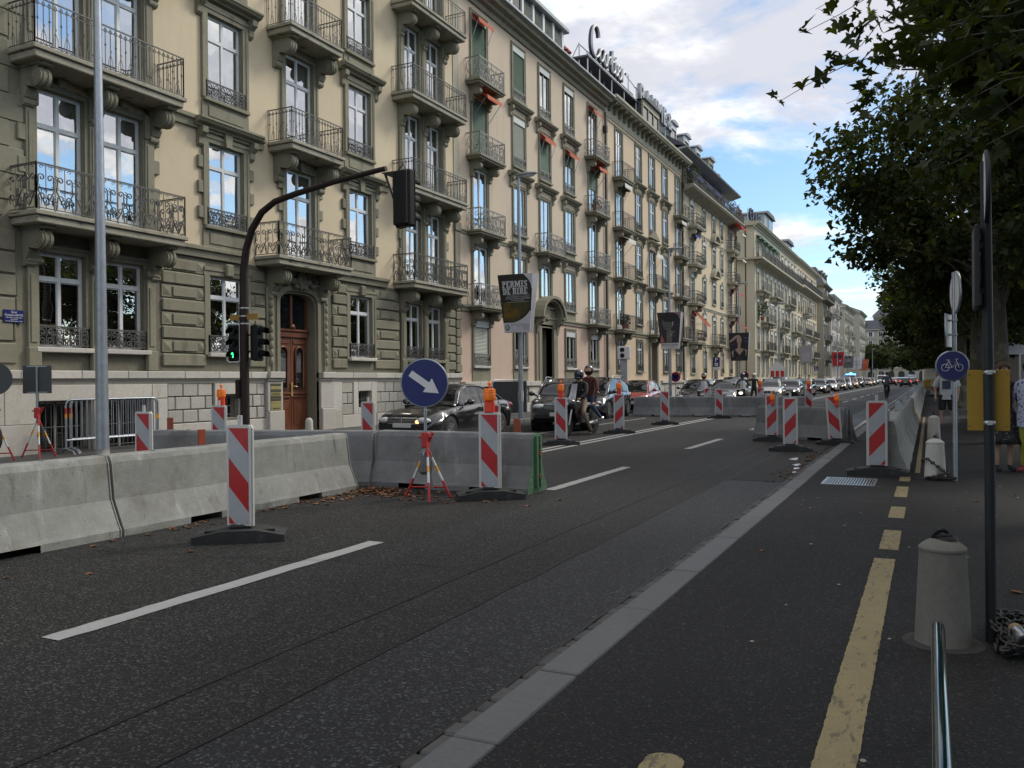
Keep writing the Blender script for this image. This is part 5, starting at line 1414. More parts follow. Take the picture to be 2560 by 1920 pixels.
row_building('last grey building of the row before the square, under a dark roof', 238, 260, 'plaster_grey', 'stone_beige', [4.8, 8.2, 11.6, 15.0], [7.3, 10.7, 14.1, 17.3], 2.6, 18.4, lambda i, f, n: 0, None, 'hip')
# building that closes the street: built facing -y
t = thing('apartment_building', 'long grey mansard roofed building closing the end of the street', 'building', (-2, 318, 0), R(-90))
def endb():
    bw, bs, bn, bg_, br = MB(), MB(), MB(), MB(), MB()
    # local: x = out (towards the camera), y = along (world -x ... ), z up
    bw.box(-14, -27, 0, 0, 27, 18.0)
    for z in (4.6, 11.2, 15.0, 18.0): bs.box(0, -27, z - .3, .25 if z < 18 else .7, 27, z)
    for yy in (-27, -14, 0, 14, 26.4): bs.box(0, yy, 0, .2, yy + .6, 17.7)
    for k in range(17):
        y = -25.6 + k * 3.2
        for z, h in ((5.4, 2.1), (8.4, 2.0), (11.9, 2.1), (15.5, 1.6)):
            m1 = cached(('end', h), lambda h=h: (lambda b: (b.box(.0, -.55, 0, .04, .55, h, 1), b.box(.04, -.62, -.08, .08, -.5, h + .1), b.box(.04, .5, -.08, .08, .62, h + .1), b.box(.04, -.62, h, .09, .62, h + .12), b.box(.04, -.62, -.12, .12, .62, -.02), b.box(.04, -.04, 0, .07, .04, h), b.mesh('window', [MT['white_frame'], MT['car_glass']]))[-1])(MB()))
            put('window', m1, t, (0, y, z))
            if z > 15:
                for sg in (-1, 1): put('shutter', cached('esh', lambda: MB().box(.02, -.28, 0, .07, .28, 1.6).mesh('shutter', MT['shutter_box'])), t, (0, y + sg * .92, z))
        ar = MB(); pts = [(-1, 0), (1, 0), (1, 2.6)] + [(math.cos(PI * i / 8), 2.6 + math.sin(PI * i / 8)) for i in range(1, 8)] + [(-1, 2.6)]
        ar.prism(pts, 'x', 0, .05); put('arcade_opening', cached('earc', lambda: ar.mesh('arcade_opening', MT['room'])), t, (0, y, 0))
    bw.build('plaster_wall', MT['plaster_grey'], t); bs.build('string_course', MT['stone_beige'], t)
    br.add([(.5, -27.4, 18.02), (.5, 27.4, 18.02), (-14, 27.4, 18.02), (-14, -27.4, 18.02), (-1.6, -26, 21.2), (-1.6, 26, 21.2), (-12, 26, 21.6), (-12, -26, 21.6)], [(0, 1, 5, 4), (1, 2, 6, 5), (2, 3, 7, 6), (3, 0, 4, 7), (4, 5, 6, 7)]); br.build('roof', MT['roof_slate'], t)
    for k in range(9):
        y = -24 + k * 6
        b = MB(); b.box(-1.5, y - .8, 18.6, .1, y + .8, 20.2); b.build('dormer', MT['roof_slate'], t); b = MB(); b.box(.1, y - .6, 18.7, .14, y + .6, 20.0); b.build('dormer_window', MT['car_glass'], t)
endb()
t = thing('church_tower', 'round grey tower with a dark conical roof rising behind the end of the street', 'tower', (-17.5, 420, 0))
b = MB(); b.lathe([(5, 0), (5, 28.5), (5.4, 28.6), (5.4, 29.4)], 20); b.build('drum', MT['plaster_grey'], t)
b = MB(); b.lathe([(5.6, 29.4), (3.5, 31.5), (1, 34), (0.2, 36)], 20); b.build('roof', MT['roof_slate'], t)
for k in range(8):
    a = -PI / 2 + (k - 4) * .5; b = MB(); b.box(-.7, -.1, 0, .7, .1, 3); b.build('window', MT['room'], t, (5 * math.cos(a), 5 * math.sin(a), 24), (0, 0, a + PI / 2))
b = MB()
for i in range(40):
    x0 = -420 + i * 22
    b.add([(x0, 900, 0), (x0 + 22, 900, 0), (x0 + 22, 960, 34 + 10 * math.sin(i * .7 + .7) + 8 * math.sin(i * .31 + .31)), (x0, 960, 34 + 10 * math.sin(i * .7) + 8 * math.sin(i * .31))], [(0, 1, 2, 3)])
struct(b.build('hills', mat('hill_green', (.06, .085, .075), .95, n=((.05, .3), (.3, .3)), coord='pos')))
# ================================================================= concrete barriers
def barrier_mesh(L, notch=True, seed=1):
    r = random.Random(seed)
    xs = [0, .02]; st = .25
    nt = [(L * .28 - .22, L * .28 + .22), (L * .74 - .22, L * .74 + .22)] if notch else []
    pts = sorted({0, L, *[round(p, 3) for n in nt for p in n], *[round(i * st, 3) for i in range(1, int(L / st) + 1) if i * st < L - .05]})
    b = MB(); rows = []
    for p in pts:
        j = lambda a: r.uniform(-a, a)
        w = [(.30, 0), (.30, .07), (.275, .11), (.165, .36), (.125, .72), (.10, .775), (.08, .79)]
        ring = [(x + j(.004), z + j(.003)) for x, z in w] + [(-x + j(.004), z + j(.003)) for x, z in w[::-1]]
        rows.append([(x, p, z) for x, z in ring])
    n = len(rows[0])
    def notched(a, c): return any(lo - .01 <= a and c <= hi + .01 for lo, hi in nt)
    for (ra, rb, pa, pb) in zip(rows, rows[1:], pts, pts[1:]):
        nn = notched(pa, pb)
        A = [list(p) for p in ra]; C = [list(p) for p in rb]
        if nn:
            for P in (A, C): P[0][2] = P[-1][2] = .068
        for i in range(n - 1): b.add([A[i], A[i + 1], C[i + 1], C[i]], [(0, 3, 2, 1)])
        b.add([A[0], A[-1], C[-1], C[0]], [(0, 1, 2, 3)])
        if nn:
            for P, y in ((A, pa), (C, pb)):
                if any(abs(y - e) < .01 for q in nt for e in q): b.add([(.30, y, 0), (.30, y, .07), (-.30, y, .07), (-.30, y, 0)], [(0, 1, 2, 3), (3, 2, 1, 0)])
    b.add(rows[0], [tuple(range(n))]); b.add(rows[-1], [tuple(range(n))[::-1]])
    for y in (.6, L - .6): b.tube([(0, y, .77), (0, y, .80)], .03, 6)
    return b.mesh('concrete_block', MT['concrete'])
def end_plate(b, y, x=1.0):
    w = [(.31, .0), (.31, .07), (.285, .11), (.175, .36), (.135, .72), (.10, .79)]
    b.prism(w + [(-p, q) for p, q in w[::-1]], 'y', y, y + .012)
    for sg in (-1, 1): b.box(.03 * sg, y - .02, .06, .075 * sg, y + .05, .76, 1)
    for z in (.2, .5): b.box(-.03, y - .02, z, .03, y + .06, z + .05, 2)
def barrier(x0, y0, x1, y1, label, dark=False, seed=1, plates='', group='concrete barriers along the roadworks', z=0.0, refl=()):
    L = math.hypot(x1 - x0, y1 - y0)
    t = thing('concrete_barrier', label, 'barrier', (x0, y0, z), math.atan2(y1 - y0, x1 - x0) - PI / 2, group)
    me = cached(('bar', round(L, 2), seed), lambda: barrier_mesh(L, True, seed))
    if dark:
        me = me.copy(); me.materials.clear(); me.materials.append(MT['concrete_dark'])
    put('concrete_block', me, t)
    for s_, m_ in ((plates[0:1], 0), (plates[1:2], 1)):
        if s_ in ('g', 's'):
            b = MB(); end_plate(b, -.014 if m_ == 0 else L + .002)
            b.build('end_plate', [MT['paint_green'] if s_ == 'g' else MT['concrete'], MT['paint_green'] if s_ == 'g' else MT['galv'], MT['reflector_rust']], t)
    for a in refl:
        b = MB(); b.box(-.03, a - .055, .79, .03, a + .055, .80, 1); b.box(-.012, a - .05, .80, .012, a + .05, .98, 0, .004); b.build('reflector', [MT['reflector_rust'], MT['steel']], t)
    return t
barrier(-7.43, 1.75, -7.43, 5.80, 'pale concrete barrier at the left edge of the frame, mossy along its foot', seed=1, plates='ss')
barrier(-7.43, 5.86, -7.40, 9.62, 'pale concrete barrier behind the nearest red and white beacon', seed=2, plates='ss', refl=(1.27,))
barrier(-10.75, 9.35, -7.30, 10.32, 'grey concrete barrier set at an angle behind the pale near barriers, rust reflectors on top', True, 3, 'ss', refl=(.3,))
barrier(-7.22, 10.4, -4.74, 10.4, 'grey concrete barrier with a green painted steel end plate, behind the arrow sign', True, 4, 'sg', refl=(2.2,))
barrier(-10.95, 33.85, -7.45, 34.3, 'grey concrete barrier in the middle of the road, on the red car side', True, 5, '', refl=())
barrier(-7.42, 34.32, -4.3, 34.6, 'grey concrete barrier in the middle of the road, on the silver car side', True, 6, '')
barrier(-3.95, 22.9, -1.72, 21.3, 'short grey concrete barrier across the lane between the three striped beacons', True, 7, 'ss')
ORD = 'second third fourth fifth sixth seventh eighth ninth'.split(); yy = 13.95; k = 0
while yy < 96:
    t = barrier(-.58, yy, -.58, yy + 4.75, 'pale concrete barrier nearest to the camera in the row along the pavement edge' if k == 0 else ('concrete barrier %s in the row along the pavement edge' % ORD[k - 1] if k < 9 else 'concrete barrier at the far end of the row along the pavement edge'), seed=8 + k % 3, z=.05, group='concrete barriers in the row along the pavement edge')
    b = MB(); b.box(-.05, -.06, .78, .05, .06, .96, 0, .01); b.tube([(0, .3, .78), (0, .3, 1.02)], .012, 5); b.build('lifting_lug', MT['galv'], t, (0, .12, 0))
    if k == 3 or k == 7: b = MB(); b.prism([(.302, .0), (.302, .07), (.28, .112), (.2, .29), (.21, .29), (.29, .112), (.312, .07), (.312, 0)], 'y', 1.2, 3.4); b.build('yellow_mark', MT['paint_yellow'], t)
    yy += 4.95; k += 1
# ================================================================= red and white beacons
_bk = {}
def beacon_meshes(direction):
    if direction in _bk: return _bk[direction]
    w, z0, z1 = .125, .14, 1.10
    pf = [(-.135, z0), (.135, z0), (.135, z1 - .03), (.115, z1), (-.115, z1), (-.135, z1 - .03)]
    b = MB()
    o = [(x, -.028, z) for x, z in pf]; i = [(x, .028, z) for x, z in pf]
    b.add(o + i, [tuple(range(6)), tuple(range(6, 12))[::-1]] + [(k, 6 + k, 6 + (k + 1) % 6, (k + 1) % 6) for k in range(6)])
    ro = [(x * 1.09, -.012, z) for x, z in pf]; ri = [(x * 1.09, .012, z) for x, z in pf]
    b.add(ro + ri, [tuple(range(6)), tuple(range(6, 12))[::-1]] + [(k, 6 + k, 6 + (k + 1) % 6, (k + 1) % 6) for k in range(6)])
    b.tube([(0, 0, .06), (0, 0, z0 + .02)], .035, 8); b.tube([(0, 0, z1), (0, 0, z1 + .09)], .024, 8)
    body = b.mesh('beacon_board', MT['white_plastic'])
    # reflective faces front and back, stripes cut to the outline
    x0, x1, za, zb = -.11, .11, z0 + .015, z1 - .03
    def clip(poly, f):
        out = []
        for a, c in zip(poly, poly[1:] + poly[:1]):
            fa, fc = f(a), f(c)
            if fa >= 0: out.append(a)
            if fa * fc < 0:
                t = fa / (fa - fc); out.append((a[0] + (c[0] - a[0]) * t, a[1] + (c[1] - a[1]) * t))
        return out
    st = MB(); per = .56; slope = 1.1
    for k in range(-4, 3):
        for half, mi in ((0, 0), (.5, 1)):
            lo = zb + slope * x0 + per * (k + half); hi = lo + per / 2
            poly = [(x0, za), (x1, za), (x1, zb), (x0, zb)]
            g = lambda p: p[1] + direction * slope * p[0]
            poly = clip(poly, lambda p: g(p) - lo)
            if poly: poly = clip(poly, lambda p: hi - g(p))
            if len(poly) > 2:
                n = len(poly)
                st.add([(x, -.0305, z) for x, z in poly], [tuple(range(n))], mi); st.add([(x, .0305, z) for x, z in poly], [tuple(range(n))[::-1]], mi)
    stripes = st.mesh('stripe', [MT['reflex_red'], MT['reflex_grey']])
    f = MB()
    f.prism([(-.42, 0), (.42, 0), (.42, .065), (.36, .075), (.16, .115), (-.16, .115), (-.36, .075), (-.42, .065)], 'y', -.20, .20)
    f.box(-.10, -.06, .115, .10, .06, .15, 0, .01)
    for sx in (-.27, .27): f.box(sx - .05, -.09, .085, sx + .05, -.03, .104, 1)
    foot = f.mesh('rubber_foot', [MT['rubber'], MT['black_plastic']])
    _bk[direction] = (body, stripes, foot)
    return _bk[direction]
def lamp_mesh():
    b = MB(); b.box(-.075, -.05, -.19, .075, .05, -.0, 1, .02); b.lathe([(.085, 0), (.095, .02), (.095, .15), (.08, .175), (.03, .18)], 12, mi=0); b.lathe([(.098, .06), (.098, .09)], 12, mi=0); b.tube([(0, 0, .17), (0, 0, .24)], .012, 5, 1); b.ball((0, 0, .25), .035, 8, 5, 0)
    b.v = [(x * .82, y * .82, z * .85) for x, y, z in b.v]
    for z in (.03, .06, .10, .13): b.lathe([(.0785, z), (.0815, z + .006), (.0785, z + .012)], 12)
    return b.mesh('warning_lamp', [MT['lamp_orange'], MT['lamp_red'], MT['black_plastic']])
LAMP = lamp_mesh()
def beacon(x, y, d, label, lamp=0, rot=0.0, z=0.0, foot_rot=0.0, tilt=0.0, group='red and white striped beacons round the roadworks', lift=0.0):
    t = thing('striped_beacon', label, 'beacon', (x, y, z + lift), rot, group)
    body, stripes, foot = beacon_meshes(d)
    o = put('beacon_board', body, t, (0, 0, 0), (0, tilt, 0)); put('stripe', stripes, o)
    if lift < .3: put('rubber_foot', foot, t, (0, 0, 0), (0, 0, foot_rot))
    if lamp == 1: put('warning_lamp', LAMP, t, (0, 0, 1.25))
    elif lamp == 2: put('warning_lamp', LAMP, t, (.02, -.085, .99)).scale = (.72, .72, .8)
    elif lamp == 3: put('warning_lamp', LAMP, t, (.0, .09, 1.24))
    return t
beacon(-5.93, 6.18, -1 * -1, 'nearest striped beacon, standing on a black rubber foot in front of the pale barriers', 0, R(8), foot_rot=R(28))
beacon(-5.03, 9.62, 1, 'striped beacon with an orange lamp standing by the green end plate of the barrier', 1, R(8), foot_rot=R(28))
beacon(-7.69, 18.28, 1, 'striped beacon with an orange lamp in front of the motorcycle and the dark car', 1, R(14), foot_rot=R(12))
beacon(-7.77, 22.64, -1, 'striped beacon with an orange lamp to the right of the motorcycle', 1, R(14), foot_rot=R(12))
beacon(-7.84, 27.48, 1, 'striped beacon without lamp before the left part of the middle road barrier', 0, R(14), foot_rot=R(12))
beacon(-7.15, 32.4, 1, 'striped beacon without lamp before the joint of the middle road barrier', 0, R(14), foot_rot=R(12))
beacon(-3.38, 21.0, -1, 'striped beacon with lamp hung on its face at the left end of the short barrier', 2, R(5))
beacon(-2.57, 18.27, -1, 'striped beacon without lamp standing alone before the short barrier', 0, R(5))
beacon(-1.88, 20.3, 1, 'leaning striped beacon with lamp hung on its face before the kerb', 2, R(5), tilt=R(-4))
beacon(-.70, 13.75, -1, 'large striped beacon on the pavement at the head of the barrier row', 0, R(3), z=.05)
beacon(-10.2, 8.72, 1, 'striped beacon on the far side of the pale barrier, by the big galvanised lamp post', 0, R(8))
beacon(-11.5, 11.47, 1, 'striped beacon with an orange lamp beside the brown traffic light mast', 3, R(18))
beacon(-10.2, 14.2, 1, 'striped beacon before the bonnet of the black saloon', 0, R(12))
beacon(-6.75, 13.0, 1, 'striped beacon half hidden behind the lamp beacon at the green end plate', 0, R(25))
beacon(-12.1, 36.2, -1, 'striped beacon with an orange lamp beside the red car, behind the middle barrier', 1, R(14))
beacon(-8.7, 37.2, -1, 'striped beacon behind the middle barrier, by the scooter in black', 0, R(14))
beacon(-6.5, 37.5, -1, 'striped beacon with an orange lamp behind the middle barrier, left of the silver car', 1, R(14))
beacon(-4.3, 35.6, 1, 'striped beacon with an orange lamp at the right end of the middle road barrier', 1, R(14))
beacon(-.75, 82, 1, 'far striped beacon at the distant end of the barrier row', 0, 0, z=.05)
beacon(.25, 70, 1, 'far striped beacon on the pavement right of the barrier row', 0, 0, z=.05)
# ================================================================= signs on trestles
def trestle(t, fs=1.0, top=.85):
    """crossed red and white legs"""
    def leg(a, c, name='leg'):
        a, c = Vector(a), Vector(c); b = MB()
        for (f0, f1, mi) in ((0, .30, 0), (.30, .46, 1), (.46, .56, 2), (.56, .70, 1), (.70, 1, 0)):
            b.tube([a + (c - a) * f0, a + (c - a) * f1], .0165, 6, mi)
        b.build(name, [MT['paint_red'], MT['sign_white'], MT['paint_orange']], t)
    leg((-.30, .10, 0), (.10, .0, top)); leg((.30, .10, 0), (-.03, .02, top - .1)); leg((.12, -.32, 0), (.02, .0, top - .08))
    b = MB(); b.tube([(-.24, .09, .14), (.25, .09, .14)], .012, 5); b.build('cross_bar', MT['paint_red'], t)
    b = MB(); b.box(-.05, -.03, top - .20, .05, .05, top, 0, .01); b.tube([(-.09, 0, top - .06), (.09, 0, top - .06)], .014, 5); b.build('clamp', MT['paint_red'], t)
t = thing('arrow_sign', 'round blue sign with a white arrow pointing down right, on red and white trestle legs', 'road sign', (-5.78, 9.28, 0), R(18))
trestle(t)
b = MB(); b.tube([(0, 0, .6), (0, 0, 1.75)], .020, 8); b.build('post', MT['galv'], t)
b = MB(); b.lathe([(.305, -.004), (.312, .0), (.312, .012), (.30, .018)], 40, (0, -.03, 1.48), 0, True, 'y'); b.build('sign_back', MT['galv'], t)
b = MB(); b.add([(.298 * math.cos(2 * PI * i / 40), -.0375, 1.48 + .298 * math.sin(2 * PI * i / 40)) for i in range(40)], [tuple(range(40))]); b.build('sign_face', MT['sign_blue'], t)
ar = [(-.22, .042), (.05, .042), (.05, .105), (.232, 0), (.05, -.105), (.05, -.042), (-.22, -.042)]
a = R(-35); b = MB(); b.add([(x * math.cos(a) - z * math.sin(a), -.040, 1.48 + x * math.sin(a) + z * math.cos(a)) for x, z in ar], [tuple(range(7))[::-1]]); b.build('arrow', MT['sign_white'], t)
b = MB(); b.box(-.11, .02, .30, .03, .20, .62, 0, .04); b.tube([(.0, .0, .62), (.06, .03, .5), (.05, .05, .3), (.08, .02, .12)], .02, 5); b.build('sandbag', MT['concrete_dark'], t)
for (x, y, lab, shp) in ((-15.2, 10.55, 'dark square sign seen from behind on a red and white trestle, by the crowd barrier', 's'), (-15.2, 9.72, 'dark round sign seen from behind at the left edge of the frame', 'r')):
    t = thing('trestle_sign', lab, 'road sign', (x, y, .12), R(40))
    trestle(t, top=.95); b = MB(); b.tube([(0, 0, .7), (0, 0, 1.72)], .02, 8); b.build('post', MT['galv'], t)
    b = MB()
    if shp == 's': b.box(-.25, .03, 1.22, .25, .045, 1.75, 0, .005); b.box(-.17, .012, 1.72, .17, .03, 1.74, 1); b.box(-.17, .012, 1.23, .17, .03, 1.25, 1)
    else: b.lathe([(.30, 0), (.30, .015)], 28, (0, .03, 1.5), 0, True, 'y')
    b.build('sign_plate', [MT['sign_back'], MT['galv']], t)
    b = MB(); b.ball((.06, .03, .42), (.07, .07, .2), 10, 6); b.build('weight', MT['rubber'], t)
# ================================================================= crowd barriers
def crowd_barrier(x, y, rz, label):
    t = thing('crowd_barrier', label, 'barrier', (x, y, .12), rz, 'steel crowd barriers by the stone wall')
    L, h = 2.1, 1.08
    b = MB(); r = .12
    P = [(0, 0, .28), (0, 0, h - r)] + [(0, r - r * math.cos(R(a)), h - r + r * math.sin(R(a))) for a in (30, 60, 90)] + [(0, L - r + r * math.sin(R(a)), h - r + r * math.cos(R(a))) for a in (0, 30, 60, 90)] + [(0, L, .28)]
    b.tube(P, .019, 6); b.tube([(0, 0, .28), (0, L, .28)], .019, 6); b.build('frame', MT['galv'], t)
    bar = cached('cbar', lambda: MB().tube([(0, 0, .29), (0, 0, h - .01)], .008, 5).mesh('bar', MT['galv']))
    for i in range(17): put('bar', bar, t, (0, .12 + i * (L - .24) / 16, 0))
    for y_ in (.0, L):
        b = MB(); b.tube([(0, y_, .3), (0, y_, .10)], .017, 6); b.tube([(-.28, y_, .0), (-.22, y_, .07), (0, y_, .12), (.22, y_, .07), (.28, y_, .0)], .017, 6); b.build('foot', MT['galv'], t)
    b = MB(); b.tube([(0, 0, .72), (0, 0, .80)], .0215, 6, 0); b.tube([(0, 0, .80), (0, 0, .92)], .0215, 6, 1); b.tube([(0, L, .62), (0, L, .72)], .0215, 6, 0); b.build('colour_band', [MT['paint_orange'], MT['paint_red']], t)
crowd_barrier(-15.30, 11.22, R(-3), 'front steel crowd barrier leaning by the stone wall, behind the big lamp post')
crowd_barrier(-15.44, 11.42, R(-2), 'middle steel crowd barrier nested behind the front one')
crowd_barrier(-15.58, 11.55, R(-1), 'rear steel crowd barrier nested against the stone wall')
t = thing('sheet_fence', 'grey corrugated metal site fence behind the lamp post with the comedy poster', 'fence', (-14.7, 28.3, .12), 0)
b = MB(); n = 60
for i in range(n): b.quad((.02 * (i % 2), i * .05, .1), (.02 * ((i + 1) % 2), (i + 1) * .05, .1), (.02 * ((i + 1) % 2), (i + 1) * .05, 1.35), (.02 * (i % 2), i * .05, 1.35))
b.build('sheet', MT['pole_dark'], t); b = MB(); b.tube([(.03, 0, .0), (.03, 0, 1.3), (.03, .12, 1.4), (.03, 2.9, 1.4), (.03, 3.0, 1.3), (.03, 3.0, 0)], .025, 6); b.build('frame', MT['galv'], t)
# ================================================================= lamp posts and hanging posters
t = thing('lamp_post', 'tall thick galvanised lamp post by the crowd barriers, its top out of the frame', 'lamp post', (-14.1, 11.1, .12), 0)
b = MB(); b.tube([(0, 0, 0), (0, 0, 4), (-.02, 0, 12)], [.122, .095, .05], 16); b.build('pole', MT['galv'], t); b = MB(); b.lathe([(.20, 0), (.20, .03), (.128, .06), (.126, .16)], 16); b.build('base', MT['concrete'], t)
b = MB(); b.tube([(-.02, 0, 12), (.5, 0, 12.5), (1.6, 0, 12.7)], .04, 6); b.build('arm', MT['galv'], t); b = MB(); b.ball((1.8, 0, 12.7), (.4, .15, .07), 12, 6); b.build('lantern', MT['zinc'], t)
def lamp_post(y, label, h=8.85):
    t = thing('lamp_post', label, 'lamp post', (-13.45, y, .12), 0, 'grey street lamps along the far kerb')
    b = MB(); b.tube([(0, 0, 0), (0, 0, 3), (0, 0, h)], [.095, .085, .045], 12); b.box(-.07, -.10, .6, .07, .10, 1.0); b.build('pole', MT['galv'], t)
    b = MB(); b.ball((.30, 0, h + .06), (.48, .15, .075), 14, 6); b.box(-.1, -.06, h - .05, .12, .06, h + .05, 0, .02); b.build('lantern', MT['zinc'], t)
    b = MB(); b.ball((.36, 0, h + .0), (.30, .11, .06), 10, 5); b.build('lens', MT['headlamp'], t)
    return t
names = ['street lamp carrying the dark comedy poster', 'street lamp carrying the poster of a face with earrings', 'street lamp carrying the poster of a posing woman in black', 'street lamp at the corner of the pale building with the long balcony', 'street lamp carrying the plain greyish poster', 'street lamp beyond the greyish poster', 'street lamp carrying the red poster', 'street lamp carrying the portrait poster with a moustache', 'street lamp carrying the white poster', 'street lamp carrying the orange poster']
for k in range(10): lamp_post(28.2 + 20.1 * k, names[k])
for k, l_ in enumerate(('street lamp just beyond the orange poster', 'distant street lamp by the end trees', 'farthest street lamp before the square')): lamp_post(245 + 22 * k, l_)
def poster(y, label, paint, wt=1.42, wb=1.02, z0=3.25, z1=5.35, x=-13.42, edge='sign_white', rot=0, writing=None):
    """pair of tapering boards strapped either side of a lamp post, facing the oncoming street"""
    t = thing('street_poster', label, 'poster', (x, y, 0), R(rot), 'advertising boards strapped to the street lamps')
    for sgn, name in ((-1, 'poster_board'), (1, 'poster_board')):
        b = MB(); yo = sgn * .09; yo2 = sgn * .30
        # board hinged to the post, spreading outwards at the top like a pair of leaves
        p = [(-wb / 2, -.13 * -sgn * 0 + sgn * .11, z0), (wb / 2, sgn * .11, z0), (wt / 2, sgn * .26, z1), (-wt / 2, sgn * .26, z1)]
        q = [(a, c - sgn * .03, d) for a, c, d in p]
        f = [(0, 1, 2, 3), (7, 6, 5, 4), (0, 4, 5, 1), (1, 5, 6, 2), (2, 6, 7, 3), (3, 7, 4, 0)]
        b.add(p + q, f, 0); b.build(name, MT['sign_back'] if edge == 'dark' else MT['sign_white'], t)
        def pt(u, v, e=.004):              # u across -1..1 as seen from the front, v up 0..1
            w = wb + (wt - wb) * v
            return (u * w / 2 * (1 if sgn < 0 else -1), sgn * (.11 + .15 * v + e), z0 + (z1 - z0) * v)
        paint(t, pt, sgn)
    return t
def area(t, pt, poly, m, e=.004, name='print'):
    b = MB(); n = len(poly); b.add([pt(u, v, e) for u, v in poly], [tuple(range(n))])
    return b.build(name, MT[m] if isinstance(m, str) else m, t)
pm = {}
def pcol(name, c, r=.45):
    if name not in pm: pm[name] = mat('print_' + name, c, r, n=((4, .12),))
    return pm[name]
def words(t, pt, s_, u, v, size, m, bold=0.0, sgn=-1, align='CENTER', space=1.0, e=.007):
    me = text_mesh(s_, size, m, .0008, bold, align, space=space)
    o = put('lettering', me, t, pt(u, v, e), (R(90) + math.atan2(.15, 2.1), 0, 0 if sgn < 0 else PI))
    return o
SLAB = {'P': [[(0, 0), (4, 0), (4, 1), (3, 1), (3, 3.6), (4.4, 3.6), (5.6, 4.2), (6, 5.3), (6, 6.4), (5.6, 7.4), (4.4, 8), (0, 8), (0, 7), (1, 7), (1, 1), (0, 1)]],
        'E': [[(0, 0), (6, 0), (6, 2.4), (5, 2.4), (4.6, 1.2), (3, 1.2), (3, 3.5), (4.4, 3.5), (4.4, 4.7), (3, 4.7), (3, 6.8), (4.6, 6.8), (5, 5.8), (6, 5.8), (6, 8), (0, 8), (0, 7), (1, 7), (1, 1), (0, 1)]],
        'R': [[(0, 0), (3.8, 0), (3.8, 1), (3, 1), (3, 3.4), (3.6, 3.4), (5, 0), (7, 0), (7, 1), (6.4, 1), (5.4, 3.8), (6.2, 5), (6.2, 6.6), (5.6, 7.5), (4.4, 8), (0, 8), (0, 7), (1, 7), (1, 1), (0, 1)]],
        'M': [[(0, 0), (3.2, 0), (3.2, 1), (2.6, 1), (2.6, 4.6), (4.4, .6), (5.2, .6), (7, 4.6), (7, 1), (6.4, 1), (6.4, 0), (9.8, 0), (9.8, 1), (9, 1), (9, 7), (9.8, 7), (9.8, 8), (6.8, 8), (4.9, 3.8), (3, 8), (0, 8), (0, 7), (.8, 7), (.8, 1), (0, 1)]],
        'I': [[(0, 0), (4, 0), (4, 1), (3, 1), (3, 7), (4, 7), (4, 8), (0, 8), (0, 7), (1, 7), (1, 1), (0, 1)]],
        'D': [[(0, 0), (4.2, 0), (5.8, .8), (6.5, 2.5), (6.5, 5.5), (5.8, 7.2), (4.2, 8), (0, 8), (0, 7), (1, 7), (1, 1), (0, 1)]],
        'S': [[(.4, 0), (1.2, 0), (1.6, .4), (3, 0), (4.6, .3), (5.6, 1.5), (5.6, 3), (4.8, 4.2), (2.6, 5.2), (2.4, 6.2), (3, 6.9), (4, 6.7), (4.6, 5.6), (5.3, 5.6), (5.3, 8), (4.6, 8), (4.2, 7.6), (3, 8), (1.4, 7.7), (.5, 6.5), (.6, 5), (1.6, 3.9), (3.6, 3), (3.8, 2), (3.2, 1.2), (2, 1.2), (1.2, 2.5), (.4, 2.5)]]}
HOLE = {'P': [(3, 4.8), (3.8, 4.8), (4, 5.3), (4, 6.4), (3.7, 6.9), (3, 6.9)], 'R': [(3, 4.6), (3.8, 4.6), (4.2, 5.2), (4.2, 6.3), (3.8, 6.9), (3, 6.9)], 'D': [(3, 1.2), (3.8, 1.2), (4.4, 2.4), (4.4, 5.6), (3.8, 6.8), (3, 6.8)]}
WID = {'P': 6.4, 'E': 6.5, 'R': 7.2, 'M': 10.2, 'I': 4.5, 'D': 7, 'S': 6.2, ' ': 3}
def slab_word(t, pt, s_, u0, u1, v0, v1, mf, mb_):
    tot = sum(WID[c] for c in s_); x = 0
    b = MB(); h = MB()
    for c in s_:
        if c != ' ':
            f = lambda p: (u0 + (u1 - u0) * (x + p[0]) / tot, v0 + (v1 - v0) * p[1] / 8)
            for P in SLAB[c]: b.add([pt(*f(p), .008) for p in P], [tuple(range(len(P)))])
            if c in HOLE: h.add([pt(*f(p), .010) for p in HOLE[c]], [tuple(range(len(HOLE[c])))])
        x += WID[c]
    b.build('lettering', mf, t); h.build('lettering_counter', mb_, t)
